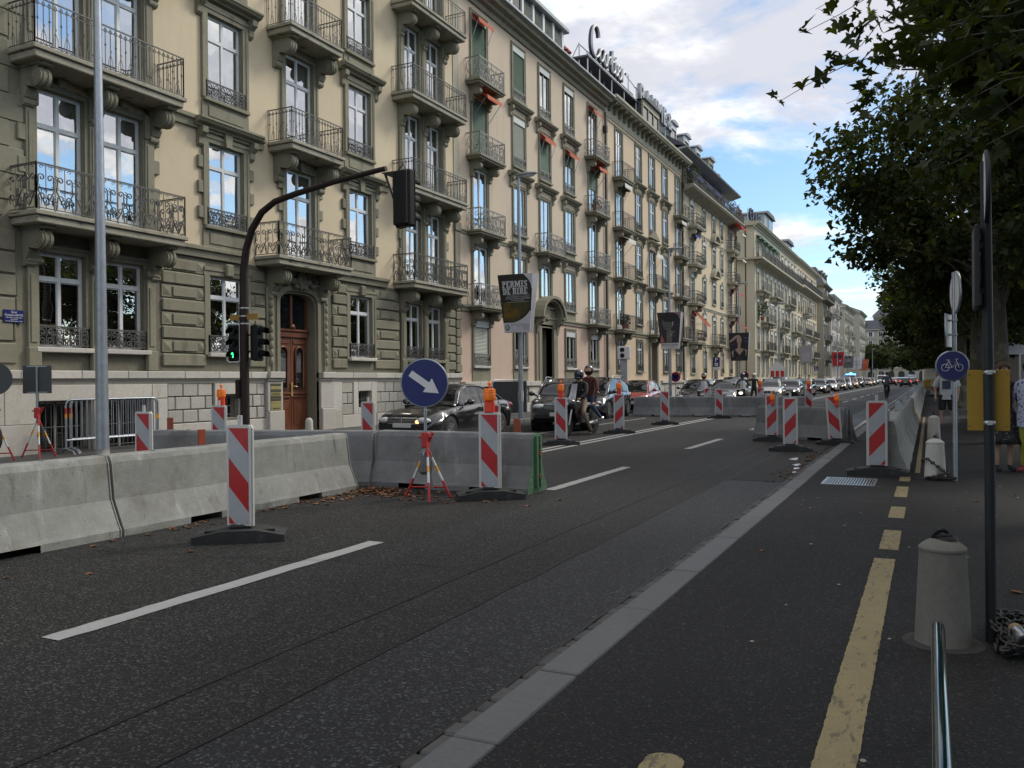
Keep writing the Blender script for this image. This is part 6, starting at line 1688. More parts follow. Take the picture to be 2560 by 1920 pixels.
def p_comedy(t, pt, sgn):
    ink = pcol('ink', (.022, .021, .016)); area(t, pt, [(-1, .17), (1, .17), (1, 1), (-1, 1)], ink)
    wh = pcol('paper', (.58, .58, .62)); area(t, pt, [(-1, 0), (1, 0), (1, .17), (-1, .17)], wh)
    area(t, pt, [(1, 1), (.45, 1)] + [(.45 + .5 * math.sin(i / 8 * PI / 2), 1 - .24 * (i / 8)) for i in range(1, 9)] + [(1, .74)], wh, .006)
    area(t, pt, [(1, .16), (1, .36)] + [(.9 - 1.0 * (1 - math.cos(i / 8 * PI / 2)) ** .9 - .5 * i / 8, .36 - .2 * math.sin(i / 8 * PI / 2)) for i in range(9)] + [(-.6, .16)], wh, .006)
    pic = mat('print_caricature', (.05, .045, .012), .5, n=((1.2, .6), (4, .3)), mixes=(((.13, .075, .008), 1.5, .5, .6, 3), ((.012, .012, .008), 2.4, .52, .6, 3)))
    area(t, pt, [(-.9, .19), (-.1, .19), (.5, .28), (.85, .42), (.85, .52), (-.9, .52)], pic, .005)
    slab_word(t, pt, 'PERMIS', -.80, .72, .775, .885, wh, ink); slab_word(t, pt, 'DE RIRE', -.80, .74, .655, .765, wh, ink)
    for v, s_ in ((.60, 'UNE ÉTONNANTE COLLECTION'), (.57, 'DE CARICATURES SUR LA RÉFORME'), (.54, 'À VOIR AU MUSÉE')): words(t, pt, s_, .12, v, .062, wh, 0, sgn)
    for v in (.635, .52): area(t, pt, [(-.6, v), (.86, v), (.86, v + .004), (-.6, v + .004)], wh, .007)
    area(t, pt, [(-.72 + .17 * math.cos(2 * PI * i / 20), .085 + .052 * math.sin(2 * PI * i / 20)) for i in range(20)], pcol('green', (.03, .13, .05)), .007)
    words(t, pt, 'R', -.72, .055, .2, wh, .003, sgn, e=.010)
    for v, s_ in ((.125, 'MUSÉE INTERNATIONAL'), (.095, 'DE LA RÉFORME'), (.065, 'GENÈVE'), (.035, 'mir.ch')): words(t, pt, s_, .92, v, .066, pcol('grey', (.2, .2, .2)), 0, sgn, 'RIGHT')
poster(28.0, 'dark poster board with PERMIS DE RIRE in white block letters', p_comedy)
def blob(cx, cy, rx, ry, n=18, ph=0, a0=0, a1=2 * PI): return [(cx + rx * math.cos(a0 + (a1 - a0) * i / n + ph), cy + ry * math.sin(a0 + (a1 - a0) * i / n + ph)) for i in range(n)]
def p_earring(t, pt, sgn):
    area(t, pt, [(-1, 0), (1, 0), (1, 1), (-1, 1)], pcol('paper', (.58, .58, .62)))
    area(t, pt, [(-1, .16), (.98, .16), (.98, 1), (-1, 1)], pcol('night', (.025, .024, .035)), .005)
    area(t, pt, [(.3, 1), (.98, .8), (.98, 1)], pcol('mauve', (.30, .19, .22)), .006)
    area(t, pt, [(-1, .18), (-.55, .18), (-.8, .4)], pcol('pinkpaint', (.42, .13, .16)), .006)
    area(t, pt, blob(-.15, .70, .5, .2), pcol('shadeskin', (.085, .105, .095)), .006); area(t, pt, [(-.35, .17), (.2, .17), (.35, .45), (.0, .55), (-.3, .45)], pcol('shadeskin2', (.12, .12, .10)), .0065)
    area(t, pt, blob(.1, .86, .75, .13), pcol('hair', (.015, .014, .02)), .007)
    area(t, pt, blob(-.42, .76, .1, .018), pcol('brow', (.01, .01, .012)), .008); area(t, pt, blob(-.35, .58, .12, .014), pcol('lip', (.12, .05, .05)), .008)
    for v in (.73, .69, .65): area(t, pt, blob(.32, v, .035, .018, 10), pcol('paper', (.6, .6, .62)), .009)
    for k in range(26): area(t, pt, blob(rnd.uniform(-.1, .55), rnd.uniform(.32, .5), .03, .01, 7), pcol('gem', (.32, .33, .28)), .009)
    words(t, pt, 'BOGHOSSIAN', 0, .085, .155, pcol('ink', (.02, .02, .02)), 0, sgn)
    words(t, pt, 'ART · GEMS · PASSION', 0, .04, .05, pcol('grey', (.2, .2, .2)), 0, sgn)
poster(48.3, 'poster board with a shaded face, a hanging earring and a white caption strip', p_earring)
def p_woman(t, pt, sgn):
    area(t, pt, [(-1, 0), (1, 0), (1, 1), (-1, 1)], pcol('navy', (.014, .015, .03)))
    for (a, c, d) in ((.5, .85, .35), (.6, .72, .3), (-.8, .62, .2)): area(t, pt, [(a, c), (a + d, c - .03), (a + d, c - .07), (a, c - .05)], pcol('slate', (.07, .08, .13)), .005)
    sk = pcol('skin', (.38, .27, .22)); area(t, pt, [(-.85, .32), (-.3, .44), (.35, .44), (.85, .38), (.8, .16), (-.75, .12)], sk, .005); area(t, pt, [(-.13, .42), (.16, .42), (.16, .6), (-.13, .6)], sk, .006)
    area(t, pt, blob(.02, .87, .32, .12), pcol('hair', (.02, .014, .012)), .006); area(t, pt, blob(.03, .74, .25, .155), sk, .007)
    area(t, pt, [(-.3, .90), (.1, .93), (-.55, .72), (-.95, .66), (-.95, .72)], sk, .0065)
    for u in (-.1, .15): area(t, pt, blob(u, .78, .05, .013, 10), pcol('ink', (.02, .02, .02)), .009)
    area(t, pt, blob(.03, .655, .07, .012, 10), pcol('lipr', (.30, .04, .05)), .009)
    area(t, pt, [(-.75, .0), (.8, .0), (.72, .34), (.5, .42), (.45, .36), (.05, .20), (-.35, .36), (-.42, .42), (-.6, .34)], pcol('dress', (.012, .012, .018)), .008)
    words(t, pt, 'CRÉPY', 0, .10, .12, pcol('silver', (.3, .3, .3)), 0, sgn, space=1.3); area(t, pt, [(-.4, .06), (.4, .06), (.4, .064), (-.4, .064)], pcol('silver', (.3, .3, .3)), .009)
poster(68.3, 'poster board with a dark haired woman in a black dress', p_woman, 1.6, 1.3, 2.9, 5.1)
def p_plain(t, pt, sgn):
    area(t, pt, [(-1, 0), (1, 0), (1, 1), (-1, 1)], pcol('mist', (.36, .34, .37)))
    area(t, pt, [(-.7, .1), (.7, .1), (.75, .55), (.4, .62), (-.4, .6), (-.75, .52)], pcol('mist2', (.42, .40, .42)), .005)
    words(t, pt, 'HERMITAGE', 0, .05, .1, pcol('grey', (.2, .2, .2)), 0, sgn)
poster(108.6, 'plain greyish mauve poster board with a pale shape on it', p_plain, 1.6, 1.3, 3.3, 5.4)
def p_red(t, pt, sgn):
    area(t, pt, [(-1, 0), (1, 0), (1, 1), (-1, 1)], pcol('red', (.42, .02, .03))); area(t, pt, blob(0, .68, .75, .16), pcol('dkred', (.08, .02, .02)), .005); words(t, pt, 'M', .4, .3, .4, pcol('paper', (.5, .5, .5)), .01, sgn)
poster(149.4, 'red poster board with a white letter M', p_red, 2.0, 1.6, 3.4, 5.7)
def p_face(t, pt, sgn):
    area(t, pt, [(-1, 0), (1, 0), (1, 1), (-1, 1)], pcol('midgrey', (.16, .17, .19))); area(t, pt, blob(0, .6, .45, .3), pcol('face', (.33, .33, .34)), .005); area(t, pt, blob(0, .86, .45, .1), pcol('ink', (.02, .02, .02)), .006); area(t, pt, blob(0, .38, .35, .14), pcol('ink', (.02, .02, .02)), .006)
    for u in (-.2, .2): area(t, pt, blob(u, .66, .1, .02), pcol('ink', (.02, .02, .02)), .007)
poster(169.2, 'grey portrait poster board with a bearded face', p_face, 2.0, 1.7, 3.3, 5.5)
def p_white(t, pt, sgn):
    area(t, pt, [(-1, 0), (1, 0), (1, 1), (-1, 1)], pcol('paper', (.5, .5, .55)))
    for v in (.3, .45, .6): area(t, pt, [(-.6, v), (-.2, v + .08), (.2, v), (.6, v + .06), (.6, v + .1), (.2, v + .04), (-.2, v + .12), (-.6, v + .04)], pcol('grey', (.2, .2, .2)), .005)
poster(189.4, 'white poster board with grey zigzag marks', p_white, 2.2, 1.8, 3.2, 5.7)
def p_orange(t, pt, sgn):
    area(t, pt, [(-1, 0), (1, 0), (1, 1), (-1, 1)], pcol('orangered', (.55, .10, .03))); area(t, pt, [(-.6, .7), (.6, .73), (.6, .77), (-.6, .74)], pcol('paper', (.5, .5, .5)), .005)
poster(209.4, 'orange red poster board, farthest of the coloured ones', p_orange, 2.2, 1.8, 3.1, 5.6)
# ================================================================= traffic light mast with its long arm
t = thing('traffic_light', 'brown traffic light mast with a long curved arm over the road', 'traffic light', (-13.05, 13.75, .12), 0)
b = MB(); P = [(0, 0, 0), (0, 0, 3.05)]; b.tube(P, .098, 14)
P = [(0, 0, 3.05), (.0, 0, 3.7), (.08, 0, 4.2), (.25, 0, 4.62), (.52, 0, 4.95), (.88, 0, 5.14), (1.4, 0, 5.24), (2.4, 0, 5.38), (3.5, 0, 5.49), (3.65, 0, 5.5)]
b.tube(P, [.088, .082, .078, .074, .07, .066, .062, .056, .05, .05], 12)
b.build('mast', MT['mast_brown'], t)
b = MB(); b.box(-.13, -.16, 1.05, -.03, -.07, 1.45, 0, .02); b.build('control_box', MT['mast_brown'], t)
b = MB()
for z in (2.62, 2.78, 2.95): b.lathe([(.1, 0), (.103, .015), (.1, .03)], 14, (0, 0, z))
b.build('clamp_band', MT['steel'], t)
b = MB(); b.box(-.38, -.02, 2.72, -.1, .0, 2.84); b.box(.1, -.02, 2.72, .40, 0, 2.84); b.build('stop_plate', mat('plate_ochre', (.34, .2, .045), .6), t)
def head(t, loc, rz, lit=None, border=False, s=1.0):
    o = put('signal_head', None)
    b = MB(); b.box(-.15 * s, -.0, -.42 * s, .15 * s, .14 * s, .42 * s, 0, .03)
    b.box(-.13 * s, .14 * s, -.40 * s, .13 * s, .20 * s, .40 * s, 0, .02)
    me = b.mesh('signal_head', MT['black_plastic'])
    bpy.data.objects.remove(o); o = put('signal_head', me, t, loc, (0, 0, rz))
    for k, z in enumerate((.27, 0, -.27)):
        v = MB(); A = [(.105 * s * math.cos(R(a)), .105 * s * math.sin(R(a))) for a in range(-20, 201, 20)]
        for (x0, z0), (x1, z1) in zip(A, A[1:]):
            v.add([(x0, 0, z * s + z0), (x1, 0, z * s + z1), (x1, -.17 * s, z * s + z1 - .02), (x0, -.17 * s, z * s + z0 - .02)], [(0, 1, 2, 3), (3, 2, 1, 0)])
        v.build('visor', MT['black_plastic'], o)
        l = MB(); l.lathe([(.10 * s, 0), (.085 * s, -.02), (0, -.03)], 18, (0, -.004, z * s), 0, True, 'y'); l.build('lens', MT['car_glass'], o)
    if lit:
        a = MB(); y_ = -.036; zc = -.27 * s
        for p in ([(-.013, -.07), (.013, -.07), (.013, .055), (-.013, .055)], [(-.055, .012), (-.04, .0), (0, .048), (.04, 0), (.055, .012), (0, .082)]): a.add([(x * s, y_, zc + z * s) for x, z in p], [tuple(range(len(p)))])
        a.build('green_arrow', MT['green_light'], o)
    if border:
        f = MB(); w, h_ = .165 * s, .44 * s
        f.tube([(-w, 0, -h_ + .04), (-w, 0, h_ - .04), (-w + .04, 0, h_), (w - .04, 0, h_), (w, 0, h_ - .04), (w, 0, -h_ + .04), (w - .04, 0, -h_), (-w + .04, 0, -h_)], .02, 6, closed=True); f.build('border', MT['sign_white'], o)
    return o
head(t, (-.20, -.10, 2.23), R(12), True, True, .92); head(t, (.36, .10, 2.23), R(100), False, False, .92)
b = MB(); b.tube([(-.2, 0, 2.4), (.3, .08, 2.4)], .02, 5); b.tube([(-.2, 0, 2.05), (.3, .08, 2.05)], .02, 5); b.build('bracket', MT['mast_brown'], t)
o = head(t, (4.13, .02, 4.86), R(172), False, False, 1.28)
b = MB(); b.box(-.2, .0, -.54, .2, .02, .54, 0, .03); b.build('backing_board', MT['black_plastic'], o)
b = MB(); b.prism([(3.95, 5.42), (4.45, 5.42), (4.45, 5.20), (4.1, 5.35)], 'y', -.04, .04); b.tube([(4.02, 0, 5.42), (4.42, 0, 4.42)], .025, 6); b.tube([(4.35, 0, 4.42), (4.55, .0, 4.36)], .02, 6); b.tube([(4.36 + .07 * math.cos(k), .07 * math.sin(k), 4.33) for k in range(7)], .012, 4); b.tube([(4.3, 0, 5.4), (4.45, 0, 5.55), (4.5, 0, 5.42)], .012, 5); b.v = [(x - .40, y, z) for x, y, z in b.v]; b.build('hanger', MT['mast_brown'], t)
# ================================================================= speed camera, parking and no parking signs
t = thing('speed_camera', 'grey box speed camera with two round lenses on a grey pillar', 'camera', (-13.3, 39.55, .12), R(15))
b = MB(); b.box(-.16, -.14, 0, .16, .14, 2.35, 0, .02); b.build('pillar', MT['zinc'], t); b = MB(); b.box(-.30, -.25, 2.36, .30, .25, 2.98, 0, .03); b.build('housing', MT['sign_white'], t)
for z in (2.82, 2.54): b = MB(); b.lathe([(.11, 0), (.11, -.02), (.08, -.025), (0, -.02)], 16, (-.06, -.252, z), 0, True, 'y'); b.build('lens', MT['black_plastic'], t)
def small_sign(x, y, z, label, kind, h=None, rz=0, gz=.12):
    t = thing('parking_sign' if kind == 'P' else 'no_parking_sign', label, 'road sign', (x, y, gz), rz)
    b = MB(); b.tube([(0, .03, 0), (0, .03, z + .25)], .028, 7); b.build('post', MT['galv'], t)
    if kind == 'P':
        b = MB(); b.box(-.24, -.02, z - .30, .24, .0, z + .38, 0, .008); b.build('sign_face', MT['sign_blue'], t)
        put('lettering', text_mesh('P', .40, MT['sign_white'], .001, .008), t, (0, -.023, z + .06), (R(90), 0, 0))
        b = MB(); b.box(-.11, -.026, z - .24, .11, -.022, z - .02); b.build('symbol', MT['sign_white'], t)
        b = MB(); b.add([(-.06, -.029, z - .1), (.06, -.029, z - .1), (0, -.029, z - .2)], [(0, 2, 1)]); b.build('symbol_mark', MT['sign_blue'], t)
        b = MB(); b.box(-.24, -.02, z - .52, .24, 0, z - .32, 0, .005); b.build('extra_plate', MT['sign_white'], t)
    else:
        b = MB(); b.lathe([(.30, 0), (.30, .02)], 24, (0, -.02, z), 0, True, 'y'); b.build('sign_ring', MT['sign_red'], t)
        b = MB(); b.add([(.22 * math.cos(2 * PI * i / 24), -.024, z + .22 * math.sin(2 * PI * i / 24)) for i in range(24)], [tuple(range(24))]); b.build('sign_face', MT['sign_blue'], t)
        b = MB(); c, s_ = .707, .707
        for sg in (1, -1): b.add([(u * c - v * sg * s_, -.027, z + u * sg * s_ * -1 - v * c) for u, v in ((-.23, -.03), (.23, -.03), (.23, .03), (-.23, .03))], [(0, 1, 2, 3), (3, 2, 1, 0)])
        b.build('cross', MT['sign_red'], t)
    return t
small_sign(-13.3, 59.6, 2.5, 'blue parking sign with a white P before the cream building', 'P')
small_sign(-13.3, 48.9, 1.5, 'round no parking sign behind the scooter riders', 'N'); small_sign(-13.3, 69.9, 1.62, 'round no parking sign by the silver hatchback', 'N')
small_sign(-13.3, 118.0, 2.6, 'blue parking sign farther along, under the greyish poster', 'P')
t = thing('direction_board', 'white signboard with red bars above the queue of cars', 'road sign', (-13.2, 85.5, .12), 0)
b = MB(); b.tube([(0, .03, 0), (0, .03, 3.0)], .035, 7); b.build('post', MT['galv'], t)
b = MB(); b.prism([(-.75, 1.0), (.75, 1.0), (.75, 2.5), (0, 3.0), (-.75, 2.5)], 'y', -.02, .0) if False else b.box(-.75, -.02, 1.0, .75, 0, 2.4, 0, .01); b.add([(-.75, -.02, 2.4), (.75, -.02, 2.4), (0, -.02, 3.0)], [(0, 1, 2)]); b.build('board', MT['sign_white'], t)
for k in range(3): b = MB(); b.box(-.62 + .46 * k, -.03, 1.5, -.3 + .46 * k, -.021, 2.1); b.build('red_bar', MT['sign_red'], t)
# ================================================================= right hand pavement
def bollard_thing(x, y, label, m='concrete', sc=1.0, cap=True):
    t = thing('stone_bollard', label, 'bollard', (x, y, .05), 0, 'conical stone bollards on the pavement')
    b = MB(); b.lathe([(.145, 0), (.142, .02), (.1165, .505)], 28); b.build('shaft', MT['bollard_stone'], t)
    b = MB(); b.lathe([(.118, .503), (.121, .508), (.121, .519), (.118, .524)], 28); b.lathe([(.117, .5235), (.10, .540), (.075, .557), (.045, .568), (.0, .573)], 28); b.build('cap', MT['bollard_stone'], t)
    b = MB(); b.lathe([(.205, .001), (.19, .005), (.15, .007)], 24); b.build('footing', MT['bollard_foot'], t)
    return t
defm('bollard_foot', (.035, .034, .032), .9, n=((6, .2), (60, .2)))
defm('bollard_stone', (.14, .134, .118), .85, n=((2, .10), (30, .10), (120, .12)), bump=(90, .3, .003), mixes=(((.16, .15, .13), (3, 3, 2), .55, .8, 7),))
defm('bollard_white', (.50, .49, .45), .85, n=((4, .10), (30, .10)), bump=(40, .3, .004), mixes=(((.22, .20, .17), (5, 5, 3), .52, .66, 8),))
t = bollard_thing(.06, 5.2, 'big grey stone bollard with a bent iron ring on its cap, beside the yellow line')
b = MB(); b.tube([(-.05, .0, .575), (-.02, -.02, .607), (.0, .0, .615), (.02, .02, .605), (.04, .0, .585), (.0, -.03, .585)], .012, 6, closed=True); b.lathe([(.06, .568), (.05, .58), (.0, .585)], 10, (.02, 0, 0)); b.build('iron_ring', MT['black_plastic'], t)
t = bollard_thing(.07, 13.5, 'weathered whitish bollard wrapped in a rusty chain'); 
for c in t.children:
    if c.name.split('.')[0] != 'footing': c.data = c.data.copy(); c.data.materials.clear(); c.data.materials.append(MT['bollard_white'])
b = MB(); b.lathe([(.03, .59), (.028, .61), (0, .62)], 8); b.build('iron_ring', MT['black_plastic'], t)
t = bollard_thing(.09, 21.6, 'plain pale bollard standing farther back behind the chained one'); b = MB(); b.tube([(0, 0, .59), (0, 0, .66)], .012, 5); b.build('pin', MT['black_plastic'], t)
for c in t.children:
    if c.name.split('.')[0] in ('shaft', 'cap'): c.data = c.data.copy(); c.data.materials.clear(); c.data.materials.append(MT['bollard_white'])
t = thing('stone_bollard', 'small pale stone bollard by the wooden street door', 'bollard', (-14.8, 17.95, .12))
b = MB(); b.lathe([(.11, 0), (.10, .30), (.092, .38), (.06, .43), (0, .445)], 20); b.build('shaft', MT['bollard_white'], t)
def link_mesh(s, r=.008):
    b = MB(); P = [(s * .5 * math.sin(2 * PI * i / 10), s * (math.cos(2 * PI * i / 10)), 0) for i in range(10)]; b.tube(P, r, 6, closed=True); return b.mesh('link', MT['chain_steel'])
def chain(label, pts, s, r):
    P = [Vector(p) for p in pts]
    c = thing('chain', label, 'chain', P[0]); me = link_mesh(s, r); acc = []
    for a, d in zip(P, P[1:]):
        n = max(1, int((d - a).length / (s * 1.45)))
        for i in range(n): acc.append((a + (d - a) * (i / n), (d - a).normalized()))
    for i, (p, d) in enumerate(acc):
        o = put('link', me, c, p - P[0]); q = d.to_track_quat('Y', 'Z').to_euler(); o.rotation_euler = (q.x, q.y + (PI / 2 if i % 2 else 0) + rnd.uniform(-.4, .4), q.z)
P = []
for i in range(60):
    a = i * .95; P.append((.42 + .10 * math.cos(a) + rnd.gauss(0, .035), 5.35 + .30 * math.sin(a * .77) + rnd.gauss(0, .05), .075 + .03 * (i % 4) * rnd.random() + (.02 if i % 5 == 0 else 0)))
chain('heap of heavy steel chain on the pavement beside the dark pole', P, .030, .0075)
t = thing('lock_cylinder', 'worn steel cylinder lock lying on the heap of chain', 'lock', (.42, 5.12, .15), R(8))
b = MB(); b.lathe([(.03, -.12), (.034, -.115), (.034, .11), (.03, .12)], 14, (0, 0, 0), 0, True, 'y'); b.build('body', MT['steel'], t); b = MB(); b.lathe([(.036, .085), (.036, .125), (.02, .13)], 14, (0, 0, 0), 0, True, 'y'); b.build('ochre_ring', mat('ochre_tape', (.32, .2, .1), .7), t); b = MB(); b.lathe([(.036, -.135), (.038, -.12), (.036, -.10)], 14, (0, 0, 0), 0, True, 'y'); b.build('dark_ring', MT['black_plastic'], t)
P = []
for i in range(26): a = -PI * .6 + i / 25 * PI * 1.9; P.append((.07 + (.165 - .0 * i) * math.cos(a), 13.5 + .165 * math.sin(a), .09 + .25 * i / 25))
for i in range(30): P.append((.13 + .17 * math.cos(i * .8) + .02 * rnd.gauss(0, 1), 13.32 + .05 * math.sin(i * 1.3), .075 + .02 * rnd.random()))
chain('dark rusty chain wound round the foot of the weathered bollard', P, .026, .008)
t = thing('bike_stand', 'dark green glossy tube bicycle rail in the foreground', 'rail', (.025, 2.0, .05), 0)
b = MB(); r = .16; zt = .465
P = [(0, -.9, 0), (0, -.9, zt - r)] + [(0, -.9 + r - r * math.cos(R(a)), zt - r + r * math.sin(R(a))) for a in (20, 40, 60, 90)] + [(0, 1.88 - r + r * math.sin(R(a)), zt - r + r * math.cos(R(a))) for a in (0, 20, 40, 60, 90)] + [(0, 1.88, 0)]
b.tube(P, .0245, 16); b.build('tube', MT['rail_green'], t)
t = thing('sign_pole', 'dark steel pole in front right carrying edge-on sign plates and a yellow sign', 'pole', (.295, 5.32, .05), 0)
b = MB(); b.tube([(0, 0, 0), (0, 0, 1.0), (-.012, 0, 2.62)], .027, 14); b.build('pole', MT['pole_dark'], t)
b = MB()
for z in (1.46, 1.185): b.lathe([(.028, 0), (.031, .004), (.031, .018), (.028, .022)], 14, (0, 0, z)); b.box(-.012, -.04, z, .012, -.026, z + .02)
b.build('clamp_band', MT['steel'], t)
b = MB(); b.box(-.105, .032, 1.15, .10, .036, 1.485, 0, .004)
for x in (-.095, .088):
    for z in (1.175, 1.46): b.lathe([(.004, 0), (.003, -.004), (0, -.004)], 6, (x, .032, z), 1, True, 'y')
b.build('yellow_plate', [MT['sign_yellow'], MT['sign_back']], t)
b = MB(); b.box(-.072, -.12, 1.82, -.048, .20, 2.27, 0, .01); b.box(-.05, -.02, 1.9, -.02, .02, 1.93); b.box(-.05, -.02, 2.15, -.02, .02, 2.18); b.build('edge_on_plate', MT['pole_dark'], t)
b = MB(); b.lathe([(.20, 0), (.205, .004), (.205, .018), (.20, .022)], 28, (-.018, .02, 2.48), 0, True, 'x'); b.build('round_plate_back', MT['pole_dark'], t); b = MB(); b.lathe([(.19, 0), (0, -.002)], 28, (-.020, .02, 2.48), 0, True, 'x'); b.build('round_plate_face', MT['sign_white'], t)
t = thing('cycle_sign', 'grey post with a blue round bicycle sign below a white edge-on disc', 'road sign', (.32, 13.36, .05), 0)
b = MB(); b.tube([(0, 0, 0), (0, 0, 2.9)], .030, 12); b.build('post', MT['galv'], t)
b = MB(); b.lathe([(.20, 0), (.215, .006), (.215, .02), (.20, .026)], 32, (-.03, -.065, 1.60), 0, True, 'y'); b.build('sign_rim', MT['galv'], t)
b = MB(); b.add([(-.03 + .198 * math.cos(2 * PI * i / 32), -.068, 1.60 + .198 * math.sin(2 * PI * i / 32)) for i in range(32)], [tuple(range(32))]); b.build('sign_face', MT['sign_blue'], t)
b = MB(); c0 = (-.03, -.072, 1.575)
def cp(u, v): return (c0[0] + u, c0[1], c0[2] + v)
for cx in (-.085, .085): b.tube([cp(cx + .048 * math.cos(2 * PI * i / 16), .048 * math.sin(2 * PI * i / 16)) for i in range(16)], .0055, 4, closed=True)
for P in ([(-.085, 0), (-.045, .085), (.055, .085), (.0, .0), (-.085, 0)], [(0, 0), (-.05, .10)], [(.055, .085), (.085, 0)], [(.055, .085), (.045, .115), (.075, .118)], [(-.075, .105), (-.03, .105)]): b.tube([cp(u, v) for u, v in P], .0055, 4)
b.build('bicycle_symbol', MT['sign_white'], t)
for z in (2.02, 2.22, 1.6): b = MB(); b.box(-.06, -.05, z, .04, .04, z + .025, 0, .005); b.build('clamp', MT['steel'], t)
b = MB(); b.box(-.007, -.17, 1.86, .007, .17, 2.32, 0, .01); o = b.build('rectangular_plate', MT['sign_white'], t, (-.07, .0, 0), (0, 0, R(-14))); b = MB(); b.tube([(0, -.17, 1.86), (0, -.17, 2.32), (0, .17, 2.32), (0, .17, 1.86)], .012, 5, closed=True); b.build('plate_frame', MT['galv'], o)
b = MB(); b.lathe([(.28, -.012), (.295, -.006), (.295, .012), (.28, .016)], 36, (0, 0, 0), 0, True, 'x'); o = b.build('disc_rim', MT['galv'], t, (.02, .0, 2.62), (0, 0, R(11)))
b = MB(); b.lathe([(.272, -.016), (0, -.018)], 36, (0, 0, 0), 0, True, 'x'); b.build('disc_face', MT['sign_white'], o)
# lakeside stalls
t = thing('market_tent', 'white peaked marquee tent among the trees', 'tent', (5.1, 62, .05), 0)
b = MB(); n = 16
def tentz(k): return 2.75 + 1.4 * (1 - k) ** 1.9
for i in range(4):
    a0, a1 = PI / 4 + i * PI / 2, PI / 4 + (i + 1) * PI / 2
    for j in range(8):
        k0, k1 = j / 8, (j + 1) / 8; rr = 3.2
        b.add([(rr * k0 * math.cos(a0), rr * k0 * math.sin(a0), tentz(k0)), (rr * k1 * math.cos(a0), rr * k1 * math.sin(a0), tentz(k1)), (rr * k1 * math.cos(a1), rr * k1 * math.sin(a1), tentz(k1)), (rr * k0 * math.cos(a1), rr * k0 * math.sin(a1), tentz(k0))], [(0, 1, 2, 3), (3, 2, 1, 0)])
    b.add([(3.2 * math.cos(a0), 3.2 * math.sin(a0), 2.75), (3.2 * math.cos(a1), 3.2 * math.sin(a1), 2.75), (3.2 * math.cos(a1), 3.2 * math.sin(a1), 2.4), (3.2 * math.cos(a0), 3.2 * math.sin(a0), 2.4)], [(0, 1, 2, 3), (3, 2, 1, 0)])
b.build('canopy', MT['canvas_white'], t); b = MB()
for i in range(4): a0 = PI / 4 + i * PI / 2; b.tube([(3.15 * math.cos(a0), 3.15 * math.sin(a0), 0), (3.15 * math.cos(a0), 3.15 * math.sin(a0), 2.8)], .04, 6)
b.build('pole', MT['steel'], t)
t = thing('covered_stall', 'stall wrapped in pleated grey tarpaulin at the right edge', 'stall', (2.35, 28.5, .05), R(4))
b = MB(); n = 30
for i in range(n):
    y0, y1 = i * .2, (i + 1) * .2; x0, x1 = .06 * math.sin(i * 1.7), .06 * math.sin((i + 1) * 1.7)
    b.quad((x0, y0, 0), (x1, y1, 0), (x1 * .4, y1, 2.0 + .04 * math.sin(i)), (x0 * .4, y0, 2.0 + .04 * math.sin(i - 1)))
for i in range(16):
    x0, x1 = i * .2, (i + 1) * .2; b.quad((x0, .05 * math.sin(i * 1.9), 0), (x1, .05 * math.sin((i + 1) * 1.9), 0), (x1, 0, 2.05), (x0, 0, 2.05))
b.add([(0, 0, 2.02), (3.2, 0, 2.3), (3.2, 6, 2.3), (0, 6, 2.02)], [(0, 1, 2, 3)]); b.build('tarpaulin', MT['canvas_grey'], t)
b = MB(); b.tube([(.0, 0, 0), (0, 0, 2.1)], .03, 6); b.build('pole', MT['steel'], t)
t = thing('metal_scaffold', 'thin metal scaffold tower between the trees', 'scaffold', (3.1, 52, .05), 0)
b = MB()
for x in (-.35, .35):
    for y in (-.35, .35): b.tube([(x, y, 0), (x, y, 5)], .035, 6)
for z in (1.2, 2.4, 3.2, 4.4, 4.95):
    b.tube([(-.35, -.35, z), (.35, -.35, z), (.35, .35, z), (-.35, .35, z)], .03, 5, closed=True)
b.build('frame', MT['steel'], t)
t = thing('food_stall', 'red and white stall front between the trunks', 'stall', (2.2, 66, .05), 0)
b = MB(); b.box(-1.2, 0, 0, 1.2, 2, 2.3, 0, .03); b.build('body', MT['canvas_white'], t); b = MB(); b.box(-1.3, -.5, 2.3, 1.3, 2.1, 2.55, 0, .03); b.build('awning', MT['awning_red'], t); b = MB(); b.box(.3, -.02, .2, 1.1, .0, 1.9); b.build('red_panel', MT['awning_red'], t); b = MB(); b.box(-.9, -.03, 1.0, .1, .0, 1.8); b.build('hatch', MT['room'], t)
